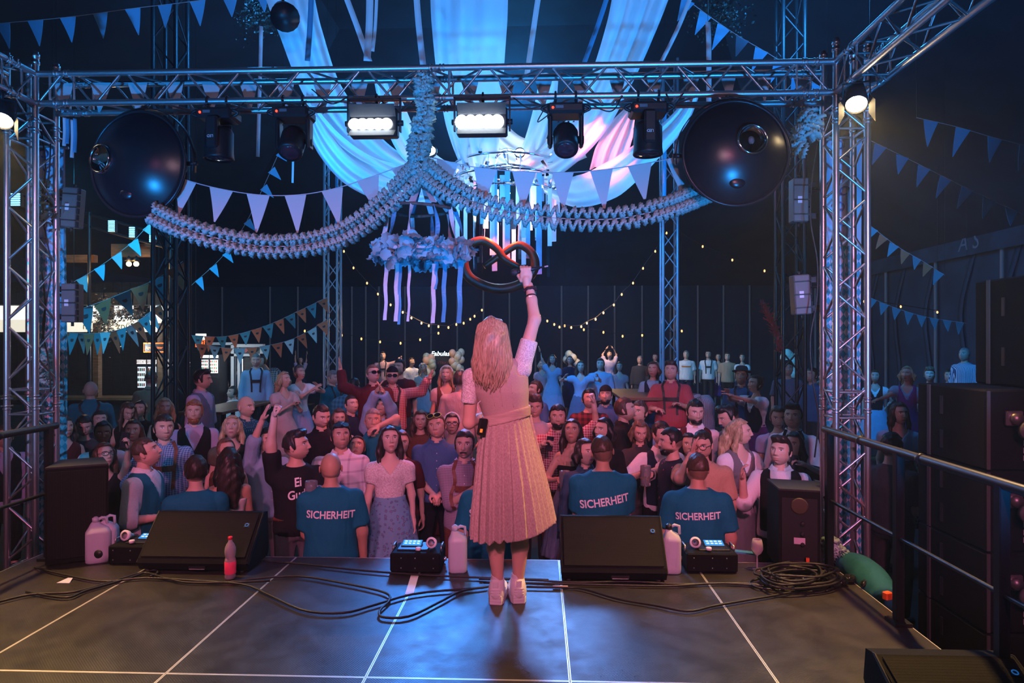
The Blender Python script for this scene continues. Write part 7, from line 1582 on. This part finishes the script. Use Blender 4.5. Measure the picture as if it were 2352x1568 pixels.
person('bearded man with cap in blue shirt lit red from above', 1391, 888, 32, d=9.4, hy=-5, hair='crop', hc='black', beard=0.9, top='shirt', tc='blue', bot='black', ex=('capback',))
person('man in dark shirt with his head turned away in profile', 1432, 916, 46, d=7.6, yaw=70, hy=15, hair='short', hc='brown', beard=0.4, top='roll', tc='black', bot='black', L='drink')
person('smiling young man with short fringe in black waistcoat', 1469, 923, 42, d=7.9, yaw=-10, hy=-18, pitch=8, hair='short', hc='brown', top='roll', tc='lav', vest='black', bot='black')
person('blonde woman in grey jumper looking down at her phone', 1470, 967, 46, d=7.25, sex='f', hy=12, pitch=-14, hair='bob', hc='lbrown', top='shirt', tc='dgrey', bot='dgrey', L='phone', lh='phone', ex=(('phone', 0, 'red-lit phone in the hand of the woman in grey jumper'),))
person('grinning man in dark waistcoat with rolled white sleeves holding a mug', 1518, 970, 52, d=6.95, yaw=15, hy=25, pitch=-2, hair='fade', hc='dark', top='roll', tc='white', vest='navy', bot='black', R=(1490,1085,-0.4), rh='grip', L=(1478,1088,-0.25), lh='grip', ex=(('mug', 1, 'half-full beer mug held before the dark waistcoat'),))
person('bearded man in dark flowered shirt turned in profile', 1545, 985, 54, d=6.4, yaw=-70, hy=-10, pitch=0, hair='crop', hc='black', beard=0.9, top='tee', tc='floral', bot='dgrey')
person('woman with dark hair behind the guard with hand at his ear', 1386, 962, 46, d=6.8, sex='f', hy=-40, hair='bob', hc='black', top='tee', tc='black')
person('woman in blue denim jacket behind the cropped-haired guard', 1345, 1010, 52, d=6.3, sex='f', hy=40, hair='bob', hc='dark', top='shirt', tc='denim', skirt='grey')
person('bearded man in dark red waistcoat and white shirt', 1597, 921, 46, d=7.4, hy=18, pitch=-4, hair='short', hc='black', beard=0.8, top='shirt', tc='white', vest='dred', bot='black', wide=1.08)
person('dark-haired woman peering past the man with glasses', 1582, 997, 34, d=7.2, sex='f', hy=8, sk='c', hair='long', hc='black', top='tee', tc='black')
person('man with glasses and tan shirt shading his face with his hand', 1613, 991, 58, d=6.2, hy=-15, pitch=-6, hair='crop', hc='dark', sk='b', top='tee', tc='tan', bot='tan', L=(1588,1042,-0.12,(-0.5,0,-1)), lh='open', wide=1.2, ex=('glasses',))
person('black-haired man bowing his head in profile', 1676, 931, 46, d=7.3, yaw=-55, hy=-10, pitch=-22, hair='quiff', hc='black', top='roll', tc='grey', bot='black', wide=1.1)
person('blonde woman in white puff-sleeved dirndl turned in profile', 1697, 965, 54, d=6.55, sex='f', yaw=40, hy=45, pitch=6, hair='back_long', hc='blond', top='puff', tc='white', vest='grey', skirt='lgrey', R='drink', rh='grip', ex=(('mug_empty', 1, 'glass mug held by the blonde woman in profile'),))
person('woman with pinned hair in lavender flowered dirndl', 1787, 935, 45, d=7.5, sex='f', pitch=-6, hy=8, hair='updo', hc='brown', top='puff', tc='lav', skirt='lav')
person('young man with fringe and black braces over a white shirt', 1822, 931, 46, d=7.2, hy=-12, pitch=10, hair='quiff', hc='dark', top='roll', tc='white', bot='black', ex=('suspenders',))
person('man in black waistcoat stretching his white sleeve along the barrier', 1793, 1006, 56, d=6.15, hy=-22, pitch=12, hair='quiff', hc='dark', top='roll', tc='white', vest='black', bot='black', L=(1706,1098,-0.1,(0,0.3,-1)), wide=1.12)
person('woman with long dark hair filming behind the black waistcoat', 1823, 995, 48, d=6.7, sex='f', hy=-20, pitch=10, hair='long', hc='dark', top='tee', tc='brown', R=(1846,1066,-0.3), rh='phone', ex=(('phone', 1, 'thin phone with white edge held beside the waistcoat man'),))
person('man in red striped shirt and leather trousers standing on a bench', 1541, 832, 37, d=9.4, hy=-8, hair='quiff', hc='dark', top='roll', tc='stripe_red', bot=M_LEATHER, R='drink', L='bent', wide=1.18, ex=('bsuspenders',))
person('blue-lit woman with dark waistcoat next to the red striped shirt', 1500, 832, 30, d=10.4, sex='f', hy=-15, hair='bob', hc='brown', top='tee', tc='sky', vest='navy', skirt='blue')
person('man in bright pale shirt lit blue on a bench', 1379, 824, 20, d=14.5, hair='short', hc='dark', top='roll', tc='sky', bot='dgrey', wide=1.15, L='bent')
person('woman in blue dirndl dancing on a bench with bent arms', 1334, 830, 20, d=14.0, sex='f', hair='long', hc='brown', top='puff', tc='sky', skirt='bluegrey', L=(1300,862,-0.2), R=(1372,862,-0.2))
person('woman in pale blue dress throwing one arm high', 1269, 815, 18, d=16.5, sex='f', hair='long', hc='dark', top='puff', tc='sky', skirt='sky', L=(1238,800,-0.1), lh='open')
person('woman in dark blue print dress behind the dancers', 1309, 818, 16, d=18, sex='f', hair='bob', hc='brown', top='tee', tc='navy', skirt='navy')
person('woman in pink dirndl sitting far off by a table', 1423, 832, 17, d=17, sex='f', hair='updo', hc='brown', top='puff', tc='pink', skirt='pink')
person('far man lifting both arms among the benches', 1400, 806, 15, d=20, sex='f', hair='short', hc='dark', top='tee', tc='lav', bot='navy', L=(1393,800,0), R=(1408,800,0))
person('man in white T-shirt with an orange chest stripe', 1576, 806, 15, d=21, hair='short', hc='grey', top='tee', tc='white', bot='navy', wide=1.15, ex=('stripe',))
person('cyan-lit man in white shirt and leather braces on a bench', 1627, 805, 15, d=21, hair='short', hc='black', top='tee', tc='white', bot=M_BLEATHER, ex=('bsuspenders',), wide=1.05)
person('cyan-lit woman in dark dress beside the braces man', 1650, 812, 14, d=21.5, sex='f', hair='long', hc='dark', top='puff', tc='lav', skirt='purple')
person('cyan-lit man in ochre T-shirt', 1671, 810, 15, d=20.5, hair='short', hc='brown', top='tee', tc='tan', bot='black')
person('cyan-lit woman in white puff sleeves', 1705, 813, 16, d=20, sex='f', hair='updo', hc='brown', top='puff', tc='white', skirt='navy', L='clap', R='clap')
person('man in blue shirt wearing a dark felt hat', 1703, 846, 35, d=10.1, hy=-10, hair='short', hc='dark', top='shirt', tc='blue', bot='black', ex=('hat', 'bsuspenders'))
person('clapping woman in white blouse, dark bodice and purple skirt', 1737, 863, 34, d=9.2, sex='f', yaw=-45, hy=-5, hair='updo', hc='brown', top='puff', tc='white', vest='navy', skirt='purple', L=(1672,900,-0.1), R=(1680,908,-0.25), lh='open', rh='open')
person('person in pale blue striped shirt bending down between the benches', 1618, 868, 30, d=10.5, yaw=-60, lean=40, hair='short', hc='brown', top='shirt', tc='stripe_cyan', bot='denim')
person('dark-haired man behind the lattice mast', 1809, 832, 26, d=12, hy=10, hair='curly', hc='black', top='tee', tc='bluegrey')
person('man in a blue hooded top next to the mast', 1866, 846, 26, d=11.5, yaw=-40, hair='short', hc='dark', top='shirt', tc='blue')
person('far woman in pale blouse near the second balloon column', 1245, 828, 15, d=18, sex='f', hair='bob', hc='blond', top='puff', tc='pink', skirt='grey')
person('far man in dark jacket by the tent wall', 1470, 818, 14, d=21, hair='short', hc='grey', top='shirt', tc='dgrey')
person('far man in grey shirt in front of the tent wall', 1505, 812, 13, d=23, hair='short', hc='dark', top='shirt', tc='grey')
person('man in profile in a dark shirt low beside the singer', 1232, 876, 28, d=10.2, yaw=-60, hair='short', hc='brown', top='tee', tc='blue')
# ---- beyond the tower on the speaker side
person('woman with pale headscarf stretching out her blue sleeve', 2083, 843, 30, d=10.5, sex='f', hy=-15, hair='bob', hc='blond', top='puff', tc='sky', skirt='purple', L=(2010,920,-0.2,(0,0.2,-1)), vest='purple')
person('woman with long dark hair and ruffled pale blue sleeves by the speaker stack', 2066, 926, 46, d=7.6, sex='f', hy=30, pitch=4, hair='long', hc='dark', top='puff', tc='sky', skirt='navy')
person('man in grey T-shirt with black hair leaning by the speaker stack', 2047, 997, 54, d=6.2, yaw=150, hair='short', hc='black', top='tee', tc='dgrey', bot='dgrey', L='front', wide=1.1)
person('cyan-lit man in striped shirt with white cap behind the speaker stack', 2216, 800, 24, d=13, yaw=-30, hair='crop', hc='grey', top='shirt', tc='stripe_cyan', bot='navy')
person('woman in black dirndl with hand on hip beyond the tower', 2010, 851, 22, d=13, sex='f', hair='updo', hc='brown', top='puff', tc='white', vest='black', skirt='sky', R='hip')
person('person with curly light hair low behind the speaker stack', 2135, 846, 26, d=11.8, sex='f', hair='curly', hc='lbrown', top='tee', tc='brown')
person('distant man in blue behind the speaker stack', 2180, 850, 20, d=13.5, hair='short', hc='brown', top='tee', tc='blue')
# benches under those who stand high
for k, (x, y, z, pl) in enumerate(PLAT):
    t = thing('beer_bench', (x, y, GR), ' '.join(('beer bench under the '+pl).split()[:16]), 'bench', 'beer benches under standing guests')
    MB().box((x, y, z-0.02), (0.9,0.34,0.04), bev=0.005).build('seat', M_BENCH, t)
    for s in (-0.36, 0.36): MB().box((x+s, y, (z-0.04+GR)/2), (0.05,0.30,z-0.04-GR)).build('leg', M_BSTEEL, t)
# ================================================================ the singer on stage
DS = 4.33
SB = Vector(PZ(1166, 1386)); SB.z = 0.0
SG = thing('person', SB, 'blonde singer in rose dirndl raising a microphone, back turned on the stage', 'person')
def sp(u, v, dy=0.0): return np.array(P(u, v, DS+dy)-SB)
def ssec(v, ul, ur, ry, cy=0.0):
    a, b = sp(ul, v), sp(ur, v); return (a[2], (a[0]+b[0])/2, cy+(a[1]+b[1])/2, (b[0]-a[0])/2, ry)
def sadd(name, g, m, h, parent=None, col=None):
    V, Q = mesh_f(g, h); me = np_mesh(name, V, Q, m, True, col=None if col is None else np.tile(col, (len(V), 1)))
    return link(bpy.data.objects.new(name, me), parent or SG)
def smb(name, mb, m, parent=None, smooth=True):
    return link(bpy.data.objects.new(name, mb.build(name, m, mesh_only=True, smooth=smooth)), parent or SG)
M_DRESS = mat('dirndl_cloth', rough=0.85, spec=0.2, build=noisy((0.38,0.28,0.25), (0.56,0.43,0.38), 150, 0.35, 0.003, (1,1,0.5)))
M_BODICE = mat('bodice_cloth', rough=0.8, spec=0.2, build=noisy((0.44,0.33,0.30), (0.51,0.38,0.345), 160, 0.3, 0.003))
M_SASH = mat('apron_sash', rough=0.6, spec=0.3, build=noisy((0.47,0.34,0.29), (0.55,0.40,0.34), 40, 0.4, 0.006, (0.4,0.4,3)))
M_LACE = mat('lace_sleeve', rough=0.9, spec=0.2, build=noisy((0.50,0.42,0.42), (0.92,0.88,0.88), 120, 1.0, 0.006))
M_SHOE = mat('white_trainer', (0.80,0.78,0.76), 0.5, build=bumpy(50, 0.15, 0.003))
M_SSOLE = mat('trainer_sole', (0.86,0.84,0.82), 0.6)
M_SOCK = mat('white_sock', (0.72,0.70,0.70), 0.9, build=bumpy(200, 0.3, 0.002))
M_BLONDE = mat('hair_singer', rough=0.38, spec=0.6, build=noisy((0.30,0.19,0.12), (0.64,0.46,0.32), 30, 0.5, 0.004, (5,5,0.5)))
skin_s = np.array((0.66,0.40,0.31))
# skin: legs, arms, neck, torso core in one surface
shL, shR = sp(1086, 862), sp(1196, 846)
elL, wrL = sp(1077, 970, 0.03), sp(1128, 950, 0.24)
elR, wrR = sp(1228, 733, 0.03), sp(1216, 655, 0.13)
hipc = sp(1165, 1010)
fl = [f_loft([ssec(815, 1128, 1168, 0.055), ssec(850, 1094, 1206, 0.085), ssec(900, 1094, 1209, 0.10), ssec(955, 1114, 1211, 0.085), ssec(1010, 1105, 1220, 0.115), ssec(1060, 1105, 1222, 0.115)]),
      f_cone(sp(1150, 830), sp(1143, 770), 0.056, 0.048), f_cone(shL, elL, 0.047, 0.040), f_cone(elL, wrL, 0.040, 0.026), f_cone(shR, elR, 0.047, 0.038), f_cone(elR, (elR*0.45+wrR*0.55), 0.040, 0.034), f_cone((elR*0.45+wrR*0.55), wrR, 0.034, 0.025)]
for (uh, uk, uc, ua, dyc) in ((1138, 1141, 1139, 1144, -0.0), (1193, 1195, 1194, 1190, 0.02)):
    fl += [f_cone(sp(uh, 1050), sp(uk, 1212, dyc), 0.088, 0.057), f_cone(sp(uk, 1212, dyc), sp(uc, 1255, dyc), 0.054, 0.057), f_cone(sp(uc, 1255, dyc), sp(ua, 1338, dyc), 0.055, 0.033), f_cone(sp(ua, 1338, dyc), sp(ua, 1372, dyc), 0.034, 0.036)]
g = union(fl, 0.018)
BV, BQ = mesh_f(g, 0.0095)
HV, HQ, HW = head_lod(1, True); HRs = rot_m(math.pi-0.1, 0.08, 0); hcs = sp(1130, 772)
hv = (HV*1.06) @ HRs.T+hcs
dvec = np.array(P(1207, 606, DS+0.13)-P(1211, 655, DS+0.13)); R3 = frame_x(dvec, (0,-1,0.12)); hv2, hq2 = mesh_f(hand_f('grip'), 0.0045)
hv2 = hv2*1.0; H1 = hv2 @ R3.T+sp(1210, 650, 0.13)
hl, hlq = hand('relax', 0); hl = hl.copy(); hl[:,1] *= -1; R3b = frame_x(wrL-elL, (0,0,1)); H2 = hl @ R3b.T+wrL
Vs = [BV, hv, H1, H2]; Qs = [BQ, HQ, hq2, hlq[:, ::-1]]; b = 0; QQ = []
for V, Q in zip(Vs, Qs): QQ.append(Q+b); b += len(V)
VV = np.concatenate(Vs); link(bpy.data.objects.new('body', np_mesh('body', VV, np.concatenate(QQ), M_SKIN, True, col=np.tile(skin_s, (len(VV), 1)))), SG)
# bodice
bod = f_loft([ssec(818, 1112, 1178, 0.075), ssec(832, 1098, 1196, 0.092), ssec(858, 1086, 1213, 0.108), ssec(900, 1089, 1215, 0.122), ssec(930, 1101, 1214, 0.112), ssec(955, 1110, 1214, 0.102), ssec(985, 1106, 1219, 0.115)])
cutn = plane(sp(1146, 826), (0, 0.5, 1)); bod = inter(bod, cutn)
arm_hole = lambda X, Y, Z: -(np.sqrt((X-shR[0]-0.028)**2+(Z-shR[2]+0.01)**2)-0.050)
bo = sadd('bodice', inter(bod, lambda X, Y, Z: np.where(Z > shR[2]-0.04, arm_hole(X, Y, Z), -1)), M_BODICE, 0.008)
for (uu, ub) in ((1146, 1150), (1112, 1124), (1182, 1188)):       # seams of the bodice
    pts = [on_surface(bod, sp(uu+(ub-uu)*k/9, 880+k*7.5, -0.25), 0.0005, 6) for k in range(10)]
    smb('seam', MB().smooth().tube([tuple(p) for p in pts], 0.0016, 5), M_BODICE, bo)
# lace sleeves
def lace(a, b, r0, r1, parent=None):
    gg = union([f_cone(a, b, r0, r1, True), f_ell(a, (r0*1.05, r0*1.05, r0*1.0))], 0.02); return sadd('lace_sleeve', gg, M_LACE, 0.007)
lace(sp(1083, 866), sp(1076, 925, 0.005), 0.055, 0.050)
lace(sp(1197, 848, 0.0), sp(1216, 781, 0.015), 0.060, 0.056)
# skirt with pleats
sks = [ssec(958, 1109, 1215, 0.105), ssec(985, 1103, 1221, 0.125), ssec(1030, 1096, 1233, 0.165), ssec(1100, 1089, 1251, 0.215), ssec(1160, 1083, 1264, 0.245), ssec(1225, 1077, 1277, 0.270)]
base_sk = f_loft(sks); sa = np.array(sorted(sks))
def skirt_f(X, Y, Z):
    e = base_sk(X, Y, Z); zc = np.clip(Z, sa[0,0], sa[-1,0]); cx = np.interp(zc, sa[:,0], sa[:,1]); cy = np.interp(zc, sa[:,0], sa[:,2]); rx = np.interp(zc, sa[:,0], sa[:,3]); ry = np.interp(zc, sa[:,0], sa[:,4])
    an = np.arctan2((Y-cy)/ry, (X-cx)/rx); ph = an*26/(2*np.pi)+0.25*np.sin(an*3+Z*2.0); fr = ph-np.floor(ph)
    w = np.clip((sa[-1,0]-zc)/0.55, 0, 1)
    saw = np.where(fr < 0.80, fr/0.80-0.5, 0.5-(fr-0.80)/0.20)
    e = e-(0.006+0.020*w)*saw-0.012*w*np.sin(an*5+1.0)
    hem = sp(1165, 1221)[2]-0.020*np.clip((X-sp(1165,1221)[0])/0.1, -1, 3)*-1+0.008*saw
    return np.maximum(e, hem-Z)
skirt_f.box = base_sk.box
sk = sadd('skirt', skirt_f, M_DRESS, 0.0065)
def apron_f(X, Y, Z):
    zc = np.clip(Z, sa[0,0], sa[-1,0]); cy = np.interp(zc, sa[:,0], sa[:,2])
    e = base_sk(X, Y, Z)-0.016; return np.maximum(np.maximum(e, (cy+0.02-0.12*np.clip(X-0.1, -1, 1))-Y), sp(1165, 1196)[2]-Z)
apron_f.box = (base_sk.box[0]-0.03, base_sk.box[1]+0.03)
sadd('apron', apron_f, M_SASH, 0.009)
# sash tied round the waist, higher on the raised side
sash = f_loft([ssec(925, 1101, 1219, 0.122), ssec(955, 1107, 1219, 0.112), ssec(990, 1098, 1226, 0.135)])
tl = plane(sp(1165, 942), (-0.24, 0, 1)); tb = plane(sp(1165, 966), (0.24, 0, -1))
sadd('waist_sash', inter(inter(sash, tl), tb), M_SASH, 0.007)
# hair: volume plus separate locks
capH = f_ell(sp(1131, 774, 0.0), (0.096, 0.112, 0.132)); hs_ = [(742, 1120, 1142, .04), (752, 1106, 1156, .075), (768, 1096, 1166, .098), (800, 1089, 1172, .10), (830, 1085, 1175, .095), (860, 1087, 1174, .075), (884, 1104, 1164, .045)]
hvol = f_loft([ssec(v, ul, ur, ry, -0.055) for (v, ul, ur, ry) in hs_])
hg = union([capH, inter(hvol, lambda X, Y, Z: Y-0.02)], 0.03)
hgf = lambda X, Y, Z: hg(X, Y, Z)-0.005*np.sin(70*X+6*np.sin(9*Z))*np.clip(1.2-(Z-1.5)*0+0*Z, 0, 1)
hgf.box = hg.box
face_s = lambda X, Y, Z: np.minimum(Y-0.055, 1)
sadd('hair', inter(hgf, lambda X, Y, Z: np.where(Z < sp(1131, 752)[2], Y-0.05, -1)), M_BLONDE, 0.008)
rs = random.Random(4); nl = 0
for k in range(240):
    ph = rs.uniform(-1, 1); ph = math.copysign(abs(ph)**0.9, ph); end = rs.uniform(862, 902)-10*abs(ph); wav = rs.uniform(0.004, 0.013); p0 = rs.uniform(0, 6.28)
    lift = rs.uniform(-0.004, 0.007); pts = []; n = 26; st_v = 726+18*abs(ph)**1.5+rs.uniform(0, 3)
    for j in range(n+1):
        v = st_v+(end-st_v)*j/n; q = (v-722)/180
        wds = np.interp(v, [720, 731, 746, 770, 800, 835, 865, 885, 905], [5, 22, 33, 38, 42, 45, 44, 36, 26]); dep = np.interp(v, [720, 727, 740, 755, 772, 800, 835, 865, 905], [0.02, 0.066, 0.103, 0.121, 0.133, 0.152, 0.152, 0.137, 0.122])
        cu = 1131+ (v-722)*0.02
        w = wav*max(0, q-0.35)*2.2
        x = sp(cu+ph*wds, v); y = x[1]-dep*math.sqrt(max(0, 1-(abs(ph)*0.93)**2))-lift
        pts.append((x[0]+w*math.sin(p0+q*17), y+w*0.7*math.cos(p0+q*17), x[2]))
    r = rs.uniform(0.0032, 0.0062)
    smb('hair_lock', MB().smooth().tube(pts, [r*0.6]+[r]*(n-4)+[r*0.8, r*0.6, r*0.4, r*0.15], 5), M_BLONDE)
# microphone, watch, bracelet, rings
gc = Vector(sp(1210, 650, 0.13))+Vector(R3 @ np.array((0.088, 0, -0.030)))
mdir = Vector(R3 @ np.array((0,1,0))); mdir = (Vector(sp(1168, 626, 0.13))-Vector(sp(1250, 611, 0.13))).normalized()
M = thing('microphone', SB+gc, 'black hand-held microphone raised by the singer', 'microphone')
MB().smooth().lathe(SB+gc-mdir*0.125, mdir, [(0,0.004),(0.001,0.006),(0.03,0.007),(0.032,0.0115),(0.10,0.0135),(0.17,0.0155),(0.172,0.0165),(0.178,0.0165)], 16).build('handle', mat('mic_body', (0.03,0.03,0.035), 0.35, 0.4), M)
MB().smooth().lathe(SB+gc+mdir*0.053, mdir, [(0,0.016),(0.006,0.020),(0.022,0.0235),(0.036,0.021),(0.045,0.013),(0.048,0.002)], 16).build('grille_head', mat('mic_grille', (0.05,0.05,0.055), 0.5, 0.6, build=bumpy(300, 0.8, 0.003)), M)
MB().smooth().lathe(SB+gc-mdir*0.150, mdir, [(0,0.003),(0.004,0.005),(0.026,0.005)], 10).build('antenna_tip', mat('mic_tip', (0.5,0.35,0.4), 0.4), M)
fd = Vector(wrR-elR).normalized(); c = Vector(wrR)-fd*0.035
x = fd.orthogonal().normalized(); y = fd.cross(x)
rb = MB().smooth(); rb.tube([c+(x*math.cos(a)+y*math.sin(a))*(0.033+0.004*math.sin(a*6)) for a in np.linspace(0, 2*math.pi, 40, endpoint=False)], 0.010, 6, True); smb('scrunchie', rb, mat('scrunchie', (0.05,0.015,0.02), 0.8, build=bumpy(120, 0.5, 0.004)))
c = Vector(wrR)-fd*0.085
rb = MB().smooth(); rb.tube([c+(x*math.cos(a)+y*math.sin(a))*0.0345 for a in np.linspace(0, 2*math.pi, 32, endpoint=False)], 0.0045, 6, True); smb('bracelet', rb, mat('bracelet', (0.03,0.02,0.025), 0.3, 0.3))
rb = MB(); rb.box(tuple(c+Vector((-0.004,-0.036,0.0))), (0.026,0.008,0.014), bev=0.002); smb('bracelet_clasp', rb, mat('silver', (0.7,0.7,0.72), 0.25, 1.0), smooth=False)
# transmitter pack clipped at the waist
pk = sp(1108, 980, -0.115); Rp = Matrix.Rotation(0.18, 3, 'Y') @ Matrix.Rotation(0.5, 3, 'Z')
po = smb('transmitter_pack', MB().box(tuple(pk), (0.052,0.028,0.105), Rp, bev=0.005), M_BLACK, smooth=False)
smb('status_light', MB().box(tuple(pk+np.array(Rp @ Vector((-0.010,-0.015,-0.022)))), (0.016,0.003,0.022), Rp), mat('orange_led', (0.9,0.2,0.03), 0.5, emit=(1.0,0.16,0.02), es=1.2), po, False)
smb('pack_cable', MB().smooth().tube([tuple(p) for p in bez([pk+np.array((-0.01,-0.01,0.05)), sp(1100, 945, -0.14), sp(1096, 930, -0.12), sp(1104, 920, -0.115)], 12)], 0.002, 5), M_PRINT, po)
# socks and trainers
for (ua, va, tw, dy) in ((1142, 1386, 0.10, 0.0), (1189, 1384, -0.16, 0.02)):
    f0 = sp(ua, va, dy); f0[2] = 0.0; dr = np.array((math.sin(tw), math.cos(tw), 0)); sd = np.array((math.cos(tw), -math.sin(tw), 0))
    up = lambda d_, z, s_=0.0: f0+dr*(d_-0.062)+sd*s_+np.array((0,0,z))
    so_ = sadd('trainer', inter(union([f_cone(up(0.045,0.052), up(0.20,0.048), 0.050, 0.046), f_ell(up(0.035,0.075), (0.050,0.048,0.062)), f_cone(up(0.06,0.105), up(0.07,0.125), 0.047, 0.046)], 0.02), plane((0,0,0.03), (0,0,-1))), M_SHOE, 0.007)
    Rz = Matrix.Rotation(-tw, 3, 'Z')
    for j, (zz, w_) in enumerate(((0.010,0.098),(0.028,0.100),(0.046,0.098))):
        poly = [Vector(up(d_, zz-0.009, s_*w_/2)) for (d_, s_) in ((-0.006,-0.72),(-0.006,0.72),(0.03,1.0),(0.19,1.0),(0.245,0.55),(0.245,-0.55),(0.19,-1.0),(0.03,-1.0))]
        smb('sole_layer', MB().prism(poly, (0,0,0.0165)), M_SSOLE, so_, False)
    sadd('sock', f_cone(up(0.066,0.10), up(0.066,0.172), 0.042, 0.040, True), M_SOCK, 0.007)
    smb('heel_tab', MB().box(tuple(up(-0.004,0.125)), (0.035,0.010,0.04), Rz, bev=0.003), M_SHOE, so_, False)
    for j in range(3): smb('heel_rib', MB().box(tuple(up(-0.010,0.062+j*0.016)), (0.062,0.006,0.005), Rz), M_SSOLE, so_, False)

# ================================================================ thin stage haze
def _haze(t, b):
    out = t.nodes['Material Output']; t.nodes.remove(b)
    v = N(t, 'ShaderNodeVolumeScatter'); v.inputs['Density'].default_value = 0.0022; v.inputs['Anisotropy'].default_value = 0.25; v.inputs['Color'].default_value = (0.62, 0.82, 1, 1)  # blue light in the haze is put into its scatter colour
    t.links.new(v.outputs[0], out.inputs['Volume'])
hm_ = bpy.data.materials.new('stage_haze'); hm_.use_nodes = True; _haze(hm_.node_tree, hm_.node_tree.nodes['Principled BSDF'])
tag(MB().box((-0.9, 11.0, 3.0), (20, 27.6, 7.0)).build('haze', hm_), 'thin bluish stage haze filling the tent', 'haze', None, 'stuff')
